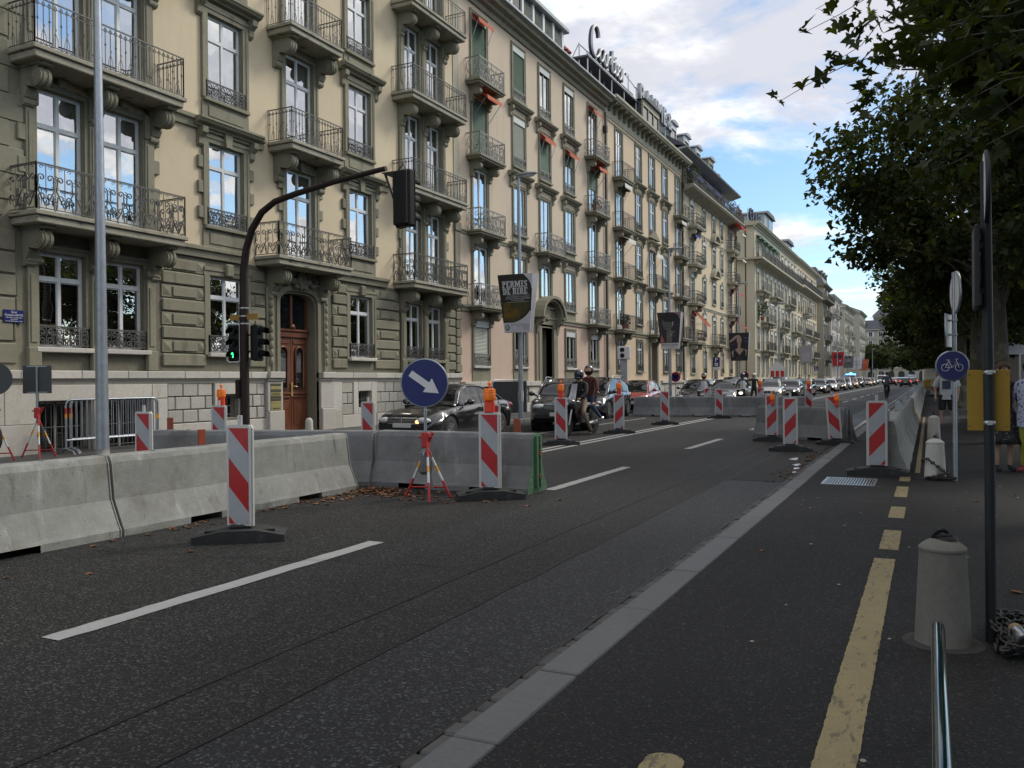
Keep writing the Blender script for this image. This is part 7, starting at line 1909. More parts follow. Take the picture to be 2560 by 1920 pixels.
# ================================================================= cars: lofted body with cut wheel arches, glasshouse, lamps, wheels
def lerp_tab(tab, x):
    for (x0, y0), (x1, y1) in zip(tab, tab[1:]):
        if x <= x1:
            s = (x - x0) / (x1 - x0); s = s * s * (3 - 2 * s); return y0 + (y1 - y0) * s
    return tab[-1][1]
CARS = {
 # L, W, wheel radius, axle positions (x, front +), shoulder line, roof line, glasshouse, lower edge
 'saloon': dict(L=4.53, W=1.73, r=.315, ax=(1.38, -1.34), belt=[(-2.27, .86), (-2.1, .95), (-1.5, 1.0), (-.3, .93), (.75, .88), (1.6, .80), (2.05, .70), (2.27, .56)], cab=(-1.62, 1.02), roof=[(-1.62, .98), (-1.0, 1.28), (-.45, 1.41), (.15, 1.41), (.5, 1.28), (1.02, .90)], low=.24),
 'suv': dict(L=4.45, W=1.80, r=.35, ax=(1.42, -1.34), belt=[(-2.22, .95), (-2.0, 1.05), (-1.0, 1.06), (.6, 1.0), (1.2, .98), (1.8, .93), (2.1, .82), (2.22, .64)], cab=(-2.08, 1.05), roof=[(-2.08, 1.06), (-1.75, 1.42), (-1.0, 1.54), (.0, 1.55), (.35, 1.44), (1.05, 1.0)], low=.30),
 'mpv': dict(L=4.35, W=1.78, r=.32, ax=(1.35, -1.32), belt=[(-2.17, .92), (-2.0, 1.02), (-.8, 1.02), (.7, .97), (1.3, .93), (1.75, .84), (2.05, .72), (2.17, .56)], cab=(-2.02, 1.45), roof=[(-2.02, 1.04), (-1.8, 1.42), (-1.0, 1.58), (-.1, 1.60), (.5, 1.42), (1.45, .93)], low=.25),
 'hatch': dict(L=4.15, W=1.73, r=.31, ax=(1.30, -1.28), belt=[(-2.07, .85), (-1.95, .98), (-.9, .98), (.6, .92), (1.15, .88), (1.65, .79), (1.95, .68), (2.07, .54)], cab=(-1.95, 1.18), roof=[(-1.95, .98), (-1.55, 1.32), (-.9, 1.45), (-.1, 1.46), (.4, 1.30), (1.18, .89)], low=.23),
 'estate': dict(L=4.6, W=1.76, r=.315, ax=(1.38, -1.36), belt=[(-2.3, .9), (-2.15, .98), (-1.0, .98), (.6, .93), (1.1, .88), (1.7, .80), (2.1, .69), (2.3, .55)], cab=(-2.2, 1.1), roof=[(-2.2, .99), (-1.95, 1.36), (-1.0, 1.47), (-.1, 1.47), (.4, 1.32), (1.1, .90)], low=.23),
 'van': dict(L=4.9, W=1.9, r=.33, ax=(1.6, -1.5), belt=[(-2.45, 1.05), (-2.35, 1.15), (-1.0, 1.15), (.9, 1.12), (1.6, 1.05), (2.1, .95), (2.38, .8), (2.45, .6)], cab=(-2.4, 1.85), roof=[(-2.4, 1.2), (-2.3, 1.85), (-1.5, 1.95), (.6, 1.95), (1.0, 1.85), (1.85, 1.05)], low=.26),
}
def wheel_meshes(r):
    def f():
        b = MB(); w = .10
        b.lathe([(r * .62, -w), (r * .93, -w), (r, -w * .7), (r, w * .7), (r * .93, w), (r * .62, w)], 24, (0, 0, 0), 0, True, 'y')
        m = MB(); m.lathe([(r * .63, -w * .9), (r * .63, w * .9), (r * .58, w * .95), (r * .58, w * .5), (0, w * .35)], 24, (0, 0, 0), 1, True, 'y')
        for k in range(5):
            a = 2 * PI * k / 5
            for da in (-.13, .13):
                P = [(r * .12 * math.cos(a), w * .80, r * .12 * math.sin(a)), (r * .58 * math.cos(a + da), w * .86, r * .58 * math.sin(a + da))]
                m.tube(P, [r * .085, r * .06], 5, 0)
        m.lathe([(r * .17, w * .5), (r * .17, w * .86), (0, w * .9)], 12, (0, 0, 0), 0, True, 'y'); m.lathe([(r * .64, w * .9), (r * .66, w * .98), (r * .56, w * 1.0)], 24, (0, 0, 0), 0, True, 'y')
        return b.mesh('tyre', MT['tyre']), m.mesh('rim', [MT['alloy'], MT['tyre']])
    return cached(('wh', r), f)
def car_geo(kind):
    def f():
        c = CARS[kind]; L, W, r = c['L'], c['W'], c['r']; ra = r + .055
        xs = {-L / 2, L / 2}
        for i in range(33): xs.add(-L / 2 + L * i / 32)
        for a in c['ax']:
            for k in range(13): xs.add(a + ra * math.cos(PI * k / 12))
        xs |= {-L / 2 + .03, -L / 2 + .09, L / 2 - .03, L / 2 - .09}
        xs = sorted(x for x in xs if -L / 2 <= x <= L / 2)
        b = MB(); rows = []
        for x in xs:
            e = max(0, (abs(x) - (L / 2 - .55)) / .55); hw = W / 2 * (1 - .20 * e ** 2.2)
            zt = lerp_tab(c['belt'], x); low = c['low'] + .10 * max(0, (abs(x) - (L / 2 - .25)) / .25)
            zb = low
            for a in c['ax']:
                if abs(x - a) < ra: zb = max(low, r + math.sqrt(max(0, ra * ra - (x - a) ** 2)) - .0)
            k = .5 if x > c['cab'][1] else 1
            crown = .035 if x > c['cab'][1] or x < c['cab'][0] else 0
            zm = max(zb + .02, min(zt - .12, .60))
            row = [(0, zt + crown), (hw * .5, zt + crown * .8), (hw * .84, zt), (hw * .93, zt - .035), (hw * .985, max(zb + .012, zt - .16)), (hw, max(zb + .01, zm)), (hw * .985, max(zb + .006, min(zm - .1, low + .2))), (hw * .955, zb)]
            rows.append([(x, y, z) for y, z in row])
        n = len(rows[0])
        for A, C in zip(rows, rows[1:]):
            for i in range(n - 1):
                for sg in (1, -1):
                    q = [(p[0], p[1] * sg, p[2]) for p in (A[i], A[i + 1], C[i + 1], C[i])]
                    b.add(q, [(0, 1, 2, 3) if sg > 0 else (3, 2, 1, 0)], 0, True)
        for P, fl in ((rows[0], 1), (rows[-1], 0)):
            lo = P[-1][2]; ring = [p for p in P] + [(p[0], -p[1], p[2]) for p in P[::-1]]; b.add(ring, [tuple(range(len(ring)))])
        body = weld(b.mesh('body', [MT['black_paint']]))
        u = MB(); u.box(-L / 2 + .15, -W * .40, c['low'] - .02, L / 2 - .15, W * .40, .55)
        for a in c['ax']:
            for sg in (1, -1): u.lathe([(ra, 0), (ra, .28)], 14, (a, sg * W * .48 - (.28 if sg > 0 else 0), r), 0, True, 'y')
        under = u.mesh('underbody', MT['tyre'])
        # glasshouse
        g = MB(); x0, x1 = c['cab']; N = 26; rr = []
        roof_top = max(z for _, z in c['roof'])
        for i in range(N + 1):
            x = x0 + (x1 - x0) * i / N
            zb = lerp_tab(c['belt'], x) - .03; zr = max(lerp_tab(c['roof'], x), zb + .01)
            h = (zr - zb) / (roof_top - .9)
            wb = W / 2 * .90; wr = wb - .20 * min(1, h) * (1 if kind != 'van' else .5)
            e = max(0, (abs(x - (x0 + x1) / 2) - (x1 - x0) / 2 + .4) / .4); wb *= 1 - .06 * e; 
            rr.append([(x, wb, zb), (x, wb - (wb - wr) * .55, zb + (zr - zb) * .55), (x, wr, zr - .05 * min(1, h)), (x, wr * .86, zr - .008), (x, wr * .45, zr + .012 * min(1, h)), (x, 0, zr + .018 * min(1, h))])
        m = len(rr[0]); xr0 = next(p[0] for p, q in ((c['roof'][k], 0) for k in range(len(c['roof']))) if p[1] > roof_top - .14)
        fr = [p[0] for p in c['roof'] if p[1] > roof_top - .14]; xa, xb = min(fr), max(fr)
        def mid(x): return xa - .02 <= x <= xb + .02
        pil = [xa - .12 if kind in ('saloon',) else xa + .15, (xa + xb) / 2 - .1]
        for A, C in zip(rr, rr[1:]):
            xm = (A[0][0] + C[0][0]) / 2
            for i in range(m - 1):
                if i >= 2: mi = 0 if xa - .06 < xm < xb + .06 else 1
                else: mi = 1
                if i < 2 and any(abs(xm - p) < .055 for p in pil): mi = 2
                if i == 2 and not (xa - .06 < xm < xb + .06): mi = 0
                if i < 2 and kind == 'van' and xm < .2: mi = 0
                for sg in (1, -1):
                    q = [(p[0], p[1] * sg, p[2]) for p in (A[i], A[i + 1], C[i + 1], C[i])]
                    g.add(q, [(0, 1, 2, 3) if sg > 0 else (3, 2, 1, 0)], mi, i not in (1,))
        gl = weld(g.mesh('glasshouse', [MT['black_paint'], MT['car_glass'], MT['black_plastic']]))
        t = MB()                                        # pillars and roof rails in paint, door seams
        for sg in (1, -1):
            t.tube([(p[2][0], sg * (p[2][1] + .004), p[2][2] + .004) for p in rr[1:-1]], .022, 5)
        trim = t.mesh('pillar', MT['black_paint'])
        s = MB()
        for sg in (1, -1):
            for xd in (xb + .55 if kind != 'van' else .9, (xa + xb) / 2 - .05, xa - .25):
                zt = lerp_tab(c['belt'], xd); s.tube([(xd, sg * (W / 2 * .942), zt - .04), (xd + .01, sg * (W / 2 * .992), zt - .18), (xd, sg * (W / 2 + .001), .60), (xd - .02, sg * (W / 2 * .985), .36)], .006, 4)
        seam = s.mesh('door_seam', MT['tyre'])
        h = MB()
        for sg in (1, -1):
            for xd in ((xa + xb) / 2 + .05, xa - .1): h.box(xd, sg * (W / 2 - .015), .80, xd + .18, sg * (W / 2 + .022), .83, 0, .008)
        handle = h.mesh('door_handle', MT['black_plastic'])
        mr_ = MB(); xm = x1 - .42
        for sg in (1, -1): mr_.ball((xm, sg * (W / 2 + .10), lerp_tab(c['belt'], xm) + .09), (.09, .11, .075), 10, 6); mr_.tube([(xm, sg * (W / 2 - .08), lerp_tab(c['belt'], xm) + .02), (xm, sg * (W / 2 + .05), lerp_tab(c['belt'], xm) + .07)], .03, 5)
        mirror = mr_.mesh('wing_mirror', MT['black_plastic'])
        return dict(body=body, under=under, glass=gl, trim=trim, seam=seam, handle=handle, mirror=mirror)
    return cached(('car', kind), f)
def weld(me):
    import bmesh
    bm = bmesh.new(); bm.from_mesh(me); bmesh.ops.remove_doubles(bm, verts=bm.verts, dist=.0008); bmesh.ops.recalc_face_normals(bm, faces=bm.faces); bm.to_mesh(me); bm.free(); return me
PAINT = {}
def paint(name, col, metal=.0):
    if name not in PAINT: PAINT[name] = mat('car_paint_' + name, col, .28, metal, n=((40, .06),), coat=1.0, mixes=())
    return PAINT[name]
def with_mats(me, key, mats):
    def f():
        m2 = me.copy()
        for i, m in enumerate(mats): m2.materials[i] = m
        return m2
    return cached(('wm', me.name, key), f)
GRP_CARS = 'cars queueing in the left lanes'
def car(kind, x, y, rz, pkey, pcol_, label, front=True, lights='off', metal=0.0, group=GRP_CARS, grille='bar', detail=True, plate=True, roofrails=False, cat='car', name='car'):
    """rz: heading angle added to facing the camera (-Y)"""
    c = CARS[kind]; g = car_geo(kind); L, W = c['L'], c['W']; p = paint(pkey, pcol_, metal)
    t = thing(name, label, cat, (x, y, 0), R(-90 + rz) if front else R(90 + rz), group)
    put('body', with_mats(g['body'], pkey, [p]), t); put('underbody', g['under'], t); put('glasshouse', with_mats(g['glass'], pkey, [p, MT['car_glass'], MT['black_plastic']]), t); put('pillar', with_mats(g['trim'], pkey, [p]), t)
    if detail: put('door_seam', g['seam'], t); put('door_handle', with_mats(g['handle'], pkey, [p]), t)
    put('wing_mirror', with_mats(g['mirror'], pkey, [p]), t)
    ty, ri = wheel_meshes(c['r'])
    for a in c['ax']:
        for sg in (1, -1):
            w = put('wheel', ty, t, (a, sg * (W / 2 - .115), c['r']), (0, rnd.uniform(0, 1), 0 if sg > 0 else PI)); put('rim', ri, w)
    def parts():
        zl = lerp_tab(c['belt'], L / 2 - .12); out = {}
        hl = MB()
        for sg in (1, -1):
            hl.ball((L / 2 - .09, sg * (W / 2 - .32), zl - .09), (.13, .20, .085), 14, 8)
        out['headlight'] = hl.mesh('headlight', MT['headlamp'])
        lit = MB()
        for sg in (1, -1): lit.ball((L / 2 + .005, sg * (W / 2 - .36), zl - .09), (.045, .085, .055), 10, 6)
        out['lit'] = lit
        gr = MB(); w = W * .24
        gr.box(L / 2 - .06, -w, zl - .17, L / 2 + .012, w, zl - .02, 0, .02)
        for k in range(4): gr.box(L / 2 + .005, -w + .02, zl - .155 + k * .036, L / 2 + .022, w - .02, zl - .143 + k * .036, 1)
        gr.tube([(L / 2 + .016, -w, zl - .17), (L / 2 + .016, w, zl - .17), (L / 2 + .010, w, zl - .02), (L / 2 + .010, -w, zl - .02)], .012, 4, 1, closed=True); gr.box(L / 2 + .01, -.012, zl - .17, L / 2 + .026, .012, zl - .02, 1)
        out['grille'] = gr.mesh('grille', [MT['tyre'], MT['chrome']])
        bp = MB(); bp.box(L / 2 - .10, -W * .36, c['low'] + .06, L / 2 + .02, W * .36, c['low'] + .22, 0, .03); out['intake'] = bp.mesh('air_intake', MT['tyre'])
        pl = MB(); pl.box(L / 2 + .015, -.26, c['low'] + .15, L / 2 + .03, .26, c['low'] + .26, 0, .005); out['plate'] = pl.mesh('number_plate', MT['plate_white'])
        zr = lerp_tab(c['belt'], -L / 2 + .1)
        tl = MB()
        for sg in (1, -1): tl.ball((-L / 2 + .13, sg * (W / 2 - .20), zr - .10), (.13, .14, .10), 10, 6)
        out['tail'] = tl
        rp = MB(); rp.box(-L / 2 - .03, -.26, zr - .30, -L / 2 - .012, .26, zr - .19, 0, .005); out['rplate'] = rp.mesh('number_plate', MT['plate_white'])
        rw = MB(); rw.box(-L / 2 - .04, -W * .42, c['low'] + .12, -L / 2 + .12, W * .42, c['low'] + .32, 0, .04); out['bumper'] = rw.mesh('rear_bumper', MT['black_plastic'])
        return out
    q = cached(('lp', kind), parts)
    put('headlight', q['headlight'], t); put('grille', q['grille'], t); put('air_intake', q['intake'], t)
    if plate: put('number_plate', q['plate'], t)
    if lights in ('white', 'amber'): put('lit_lamp', cached(('ll', kind, lights), lambda: q['lit'].mesh('lit_lamp', MT['white_light' if lights == 'white' else 'amber_light'])), t)
    put('tail_light', cached(('tl', kind, lights == 'rear'), lambda: q['tail'].mesh('tail_light', MT['tail_lit' if lights == 'rear' else 'tail_red'])), t)
    if not front: put('number_plate', q['rplate'], t); put('rear_bumper', q['bumper'], t)
    if roofrails:
        rz_ = max(z for _, z in c['roof'])
        def f():
            b = MB()
            for sg in (1, -1): b.tube([(-1.6, sg * .58, rz_ - .08), (-1.45, sg * .60, rz_ + .04), (.0, sg * .62, rz_ + .05), (.15, sg * .62, rz_ - .02)], .018, 5)
            return b.mesh('roof_rail', MT['steel'])
        put('roof_rail', cached(('rr', kind), f), t)
    return t
BLK = ((.008, .008, .009))
t = car('saloon', -11.42, 19.55, 0, 'black', BLK, 'black saloon with a chrome grille and round headlamps passing the roadworks', lights='off')
b = MB()                                                # amber indicator
b.ball((2.27, .43, .53), (.03, .06, .045), 10, 6); b.build('indicator', MT['amber_light'], t)
t2 = car('suv', -10.35, 25.0, 17, 'black', BLK, 'black off-roader with a kidney grille behind the motorcycle', lights='off', roofrails=True)
b = MB()
for sg in (1, -1): b.tube([(2.225, sg * .08 + .13 * sg * math.cos(a) , .80 + .085 * math.sin(a)) for a in [2 * PI * i / 14 for i in range(14)]], .014, 5, closed=True)
b.build('kidney_grille', MT['chrome'], t2); b = MB(); b.ball((2.10, .70, .86), (.06, .16, .05), 10, 6); b.build('lit_lamp', MT['white_light'], t2)
car('mpv', -12.0, 32.4, 3, 'blackmet', (.012, .014, .02), 'dark people carrier with one bright headlight next to the red car', lights='amber', metal=.3, roofrails=True)
car('hatch', -12.6, 39.5, 6, 'red', (.30, .012, .008), 'bright red hatchback behind the scooter riders')
car('estate', -11.5, 47.0, 4, 'blackmet', (.012, .014, .02), 'black estate with silver roof rails behind the scooter in black', roofrails=True)
car('hatch', -9.8, 46.2, 0, 'darkgrey', (.03, .032, .035), 'dark grey hatchback behind the middle barrier', metal=.4)
car('mpv', -10.9, 53.5, 3, 'silver', (.42, .44, .46), 'silver people carrier behind the dark grey hatchback', metal=.5)
car('hatch', -9.75, 60.2, 4, 'beige', (.40, .385, .35), 'large silver beige hatchback facing the middle barrier', metal=.5)
queue = [('saloon', -9.55, 68.3, 'darkgrey', (.03, .032, .035), 'white', 'dark saloon with white headlights behind the silver beige hatchback'), ('estate', -9.5, 75.0, 'blackmet', (.012, .014, .02), 'off', 'black estate following the dark saloon'),
 ('mpv', -11.9, 78, 'white', (.55, .55, .55), 'off', 'white people carrier in the lane by the kerb'), ('saloon', -9.6, 87.5, 'black', BLK, 'white', 'black saloon with a white number plate in the middle of the queue'), ('hatch', -12.0, 92, 'silver', (.42, .44, .46), 'off', 'silver hatchback in the lane by the kerb'),
 ('saloon', -9.6, 97.5, 'white', (.55, .55, .55), 'white', 'white saloon with lit headlights in the queue'), ('estate', -9.5, 107, 'darkgrey', (.03, .032, .035), 'amber', 'dark estate with two amber headlights in the queue'), ('mpv', -9.6, 116, 'silver', (.42, .44, .46), 'off', 'silver people carrier behind the amber lit estate'),
 ('hatch', -9.6, 127, 'copper', (.22, .09, .05), 'amber', 'copper coloured small car with bright lamps in the queue'), ('suv', -9.6, 138, 'black', BLK, 'white', 'dark off-roader before the police van'), ('saloon', -9.6, 158, 'redmet', (.12, .02, .02), 'amber', 'dark red saloon with amber headlights far in the queue'),
 ('hatch', -9.6, 170, 'darkgrey', (.03, .032, .035), 'amber', 'dark small car far in the queue with amber lamps'), ('van', -9.0, 196, 'white', (.55, .55, .55), 'white', 'white van coming up far in the queue'), ('hatch', -6.5, 215, 'silver', (.42, .44, .46), 'white', 'silver car far away in the middle lane'), ('saloon', -7.5, 232, 'white', (.55, .55, .55), 'white', 'white car far away beside the silver one'), ('hatch', -8.5, 246, 'darkgrey', (.03, .032, .035), 'white', 'farthest dark car with headlights before the square')]
for k, x, y, pk, pc, li, lab in queue: car(k, x, y, rnd.uniform(-1.5, 1.5), pk, pc, lab, True, li, .4 if pk in ('silver', 'copper', 'darkgrey') else 0, detail=y < 100)
pv = car('van', -11.3, 147, 0, 'police', (.04, .05, .09), 'dark blue police van with its blue light flashing', True, 'white', cat='police van', name='police_van')
b = MB(); b.lathe([(.2, 1.95), (.22, 2.1), (.15, 2.25), (0, 2.3)], 12); b.box(-.12, -.75, 1.95, .12, .75, 2.08, 0, .03); b.build('blue_light', MT['blue_light'], pv)
for k, x, y, pk, pc, li, lab in (('saloon', -5.9, 165, 'redmet', (.12, .02, .02), 'rear', 'dark red saloon driving away with lit tail lights'), ('estate', -3.3, 148, 'darkgrey', (.03, .032, .035), 'rear', 'dark estate driving away near the barrier row'), ('van', -2.9, 185, 'paleblue', (.20, .26, .36), 'off', 'pale blue van driving away along the trees'), ('hatch', -5.5, 190, 'silver', (.42, .44, .46), 'off', 'silver car driving away ahead of the dark red saloon'), ('hatch', -2.6, 172, 'redmet', (.12, .02, .02), 'rear', 'small car with red tail lights ahead of the dark estate')):
    car(k, x, y, 0, pk, pc, lab, False, li, 0, 'cars driving away from the camera', detail=False)
t = thing('small_excavator', 'small yellow and white site vehicle parked at the far end of the pavement', 'digger', (.3, 100, .05), 0)
b = MB(); b.box(-.9, -1.3, .3, .9, 1.3, 1.1, 0, .08); b.box(-.7, -.3, 1.1, .5, 1.1, 2.3, 1, .1); b.tube([(.4, -1.2, 1.0), (.5, -2.0, 2.2), (.5, -2.6, 1.2)], .1, 6); b.build('body', [MT['sign_yellow'], MT['sign_white']], t)
for sg in (-1, 1): b = MB(); b.box(sg * .9 - .18, -1.2, 0, sg * .9 + .18, 1.2, .5, 0, .15); b.build('track', MT['tyre'], t)
# ================================================================= people: one skinned surface each
HEADS = {}
def body_mesh(J, bones, mats, head=None, hair=None, zones=None, root='pelvis', sub=2):
    """J: name -> (xyz, radius); bones: (a, b, material index). One continuous surface grown by the Skin modifier."""
    names = list(J); me = bpy.data.meshes.new('person_cage')
    me.from_pydata([J[n][0] for n in names], [(names.index(a), names.index(b)) for a, b, _ in bones], [])
    o = bpy.data.objects.new('person_cage', me)
    sk = o.modifiers.new('skin', 'SKIN'); sk.use_smooth_shade = True
    if not me.skin_vertices: pass
    for i, n in enumerate(names):
        v = me.skin_vertices[0].data[i]; r = J[n][1]; v.radius = r if isinstance(r, tuple) else (r, r); v.use_root = (n == root)
    o.modifiers.new('sub', 'SUBSURF').levels = sub
    m = evaluated(o); bpy.data.objects.remove(o)
    m.materials.clear()
    for x in mats: m.materials.append(x)
    segs = [(Vector(J[a][0]), Vector(J[b_][0]), k) for a, b_, k in bones]
    for p in m.polygons:
        c = p.center; best = (9, 0)
        for a, b_, k in segs:
            d = b_ - a; s = max(0, min(1, (c - a).dot(d) / max(1e-6, d.dot(d)))); e = (c - a - d * s).length
            if e < best[0]: best = (e, k)
        p.material_index = best[1]; p.use_smooth = True
    return m
for k, c in dict(skin=(.42, .27, .20), hair_brown=(.06, .035, .02), hair_dark=(.02, .015, .012), tee=(.50, .52, .54), shorts=(.012, .012, .014), shoe=(.06, .06, .06), jacket_black=(.012, .012, .014), jacket_brown=(.085, .025, .018), khaki=(.20, .15, .10), jeans=(.04, .075, .15), grey_cloth=(.07, .08, .10), trousers=(.015, .015, .018), cardigan=(.03, .025, .02), blue_cloth=(.02, .035, .13), lime=(.30, .30, .05), red_shoe=(.30, .03, .05), visor=(.01, .01, .012), helmet_navy=(.01, .015, .04), helmet_black=(.012, .012, .013), helmet_white=(.5, .5, .5), denim=(.10, .12, .15)).items():
    defm('p_' + k, c, .35 if k.startswith(('helmet', 'visor')) else .8, n=((14, .15),), coat=.6 if k.startswith(('helmet', 'visor')) else 0)
defm('p_skirt', (.018, .017, .018), .85, mixes=(((.22, .22, .22), 30, .60, .64, 3),))
defm('p_print', (.45, .47, .60), .85, mixes=(((.06, .07, .28), 26, .55, .59, 3),))
defm('p_teeprint', (.05, .07, .12), .85, n=((9, .6),))
M_ = lambda *k: [MT['p_' + x] for x in k]
def head_parts(t, c, yaw, hair='hair_brown', long_=False, pitch=0.0):
    """ears, eyes, nose, mouth and hair laid on the head end of the body"""
    c = Vector(c); rot = (pitch, 0, yaw)
    b = MB()
    b.ball((0, -.095, -.01), (.018, .028, .03), 8, 6); b.ball((.082, .0, .0), (.015, .025, .035), 8, 6); b.ball((-.082, 0, 0), (.015, .025, .035), 8, 6); b.build('face', MT['p_skin'], t, c, rot)
    b = MB()
    for sg in (-1, 1): b.ball((sg * .034, -.088, .028), (.014, .01, .009), 8, 5)
    b.build('eye', MT['p_hair_dark'], t, c, rot); b = MB(); b.ball((0, -.086, -.058), (.028, .01, .008), 8, 5); b.build('mouth', MT['p_red_shoe'], t, c, rot)
    b = MB(); v = []
    b.ball((0, .016, .038), (.094, .105, .10), 14, 9)
    if long_: b.ball((0, .05, -.04), (.09, .07, .14), 12, 8)
    b.v = [(x, y if y > -.075 else -.075, z if not (y < -.03 and z < .055) else .055) for x, y, z in b.v]
    b.build('hair', MT['p_' + hair], t, c, rot)
def standing(h, spread=.10, arm=.0, bend=.03, fem=False):
    s = h / 1.75; w = .175 if fem else .20
    J = {'pelvis': ((0, 0, .93), (.135, .10)), 'belly': ((0, 0, 1.06), (.125, .095)), 'chest': ((0, 0, 1.27), (.155, .11)), 'neckb': ((0, .01, 1.44), (.075, .07)), 'neck': ((0, .0, 1.50), .052), 'head0': ((0, -.015, 1.585), (.072, .085)), 'head1': ((0, -.01, 1.68), (.078, .09)), 'crown': ((0, 0, 1.735), (.05, .06))}
    for sg, S in ((1, 'L'), (-1, 'R')):
        J['sh' + S] = ((sg * w, 0, 1.405), .062); J['el' + S] = ((sg * (w + .06 + arm), .03, 1.13), .043); J['wr' + S] = ((sg * (w + .05 + arm), -.05 - bend, .89), .028); J['ha' + S] = ((sg * (w + .045 + arm), -.07 - bend, .82), (.022, .038)); 
        J['hip' + S] = ((sg * .09, 0, .86), .088); J['kn' + S] = ((sg * (.09 + spread * .4), -.02, .49), .056); J['an' + S] = ((sg * (.09 + spread * .6), .02, .10), .036); J['he' + S] = ((sg * (.09 + spread * .6), .03, .045), .038); J['to' + S] = ((sg * (.10 + spread * .75), -.15, .03), (.04, .025))
        for i in range(4):
            J[f'f{i}{S}'] = ((sg * (w + .045 + arm) , -.10 - bend + .02 * i, .75 - (.008 if i in (0, 3) else 0)), .0085); 
        J['th' + S] = ((sg * (w + .02 + arm), -.115 - bend, .79), .010)
    return {k: ((v[0][0] * s, v[0][1] * s, v[0][2] * s), (tuple(q * s for q in v[1]) if isinstance(v[1], tuple) else v[1] * s)) for k, v in J.items()}
def std_bones(top, sleeve, fore, leg, calf, shoe, skin=0):
    B_ = [('pelvis', 'belly', top), ('belly', 'chest', top), ('chest', 'neckb', top), ('neckb', 'neck', skin), ('neck', 'head0', skin), ('head0', 'head1', skin), ('head1', 'crown', skin)]
    for S in 'LR':
        B_ += [('neckb', 'sh' + S, top), ('sh' + S, 'el' + S, sleeve), ('el' + S, 'wr' + S, fore), ('wr' + S, 'ha' + S, skin), ('pelvis', 'hip' + S, leg), ('hip' + S, 'kn' + S, leg), ('kn' + S, 'an' + S, calf), ('an' + S, 'he' + S, shoe), ('he' + S, 'to' + S, shoe), ('ha' + S, 'th' + S, skin)] + [('ha' + S, f'f{i}{S}', skin) for i in range(4)]
    return B_
def person(label, x, y, z, rz, J, bones, mats, hair='hair_brown', long_=False, group=None, head=True):
    t = thing('person', label, 'person', (x, y, z), rz, group)
    put('body', body_mesh(J, bones, mats), t)
    if head: head_parts(t, (J['head0'][0][0], J['head0'][0][1], J['head0'][0][2] + .05), 0, hair, long_)
    return t
# man in the T-shirt
J = standing(1.78, .12, .03)
t = person('man in a pale T-shirt with a dark chest print, black shorts and grey trainers', .45, 27.2, .05, R(-4), J, std_bones(1, 1, 0, 2, 0, 3), M_('skin', 'tee', 'shorts', 'shoe'))
b = MB(); b.lathe([(.205, .80), (.195, .90), (.20, 1.1), (.215, 1.36), (.16, 1.46), (.085, 1.50)], 20); b.v = [(x * .92, y * .66, z) for x, y, z in b.v]
for sg in (1, -1): b.tube([(sg * .17, 0, 1.42), (sg * .25, .02, 1.30), (sg * .285, .03, 1.17)], [.075, .08, .082], 10)
b.build('t_shirt', MT['p_tee'], t); b = MB()
for i in range(6):
    x0, x1 = -.11 + .22 * i / 6, -.11 + .22 * (i + 1) / 6; f = lambda x: -.150 + x * x * 1.1
    b.quad((x0, f(x0), 1.10), (x1, f(x1), 1.10), (x1, f(x1), 1.33), (x0, f(x0), 1.33))
b.build('chest_print', MT['p_teeprint'], t)
b = MB()
for sg in (1, -1): b.tube([(sg * .085, 0, .93), (sg * .115, 0, .72), (sg * .125, -.02, .52)], [.11, .105, .10], 12)
b.build('shorts', MT['p_shorts'], t)
# woman in a dark cardigan and patterned skirt
J = standing(1.64, .02, .02, .0, True)
t = person('woman in a dark cardigan and patterned skirt half behind the yellow sign', 1.02, 15.0, .05, R(20), J, std_bones(1, 1, 1, 0, 0, 2), M_('skin', 'cardigan', 'trousers'), 'hair_brown', True)
b = MB(); b.lathe([(.13, .96), (.17, .88), (.20, .7), (.24, .5), (.27, .42), (.255, .43)], 24); b.v = [(x * (1 + .05 * math.sin(8 * math.atan2(y, x))) , y * .8 * (1 + .05 * math.sin(8 * math.atan2(y, x))), z) for x, y, z in b.v]; b.build('skirt', MT['p_skirt'], t)
J = standing(1.66, .03, .05, .12, True)
t = person('woman in lime trousers, a blue print top and red shoes at the right edge', 1.36, 14.95, .05, R(-25), J, std_bones(1, 1, 0, 2, 2, 3), M_('skin', 'print', 'lime', 'red_shoe'), 'hair_dark')
b = MB(); b.lathe([(.19, .68), (.185, .8), (.16, 1.0), (.18, 1.2), (.15, 1.36), (.07, 1.41)], 18); b.v = [(x, y * .72, z) for x, y, z in b.v]; b.build('tunic', MT['p_print'], t)
J = standing(1.76, .05, .09, .25)
t = person('person in a blue jacket behind the two women at the right edge', 1.72, 17.0, .05, R(60), J, std_bones(1, 1, 1, 2, 2, 3), M_('skin', 'blue_cloth', 'trousers', 'shoe'), 'hair_dark')
for (x, y, a, lab, mt, hr) in ((-14.6, 112, 40, 'pedestrian in a brown jacket on the far pavement by the queue', ('skin', 'jacket_brown', 'trousers', 'shoe'), 'hair_dark'), (-14.2, 118, -70, 'pedestrian in grey on the far pavement by the queue', ('skin', 'grey_cloth', 'jeans', 'shoe'), 'hair_brown'), (-14.8, 96, 10, 'pedestrian in black on the far pavement near the pale building', ('skin', 'jacket_black', 'trousers', 'shoe'), 'hair_dark')):
    person(lab, x, y, .12, R(a), standing(1.74, .1), std_bones(1, 1, 1, 2, 2, 3), M_(*mt), hr)
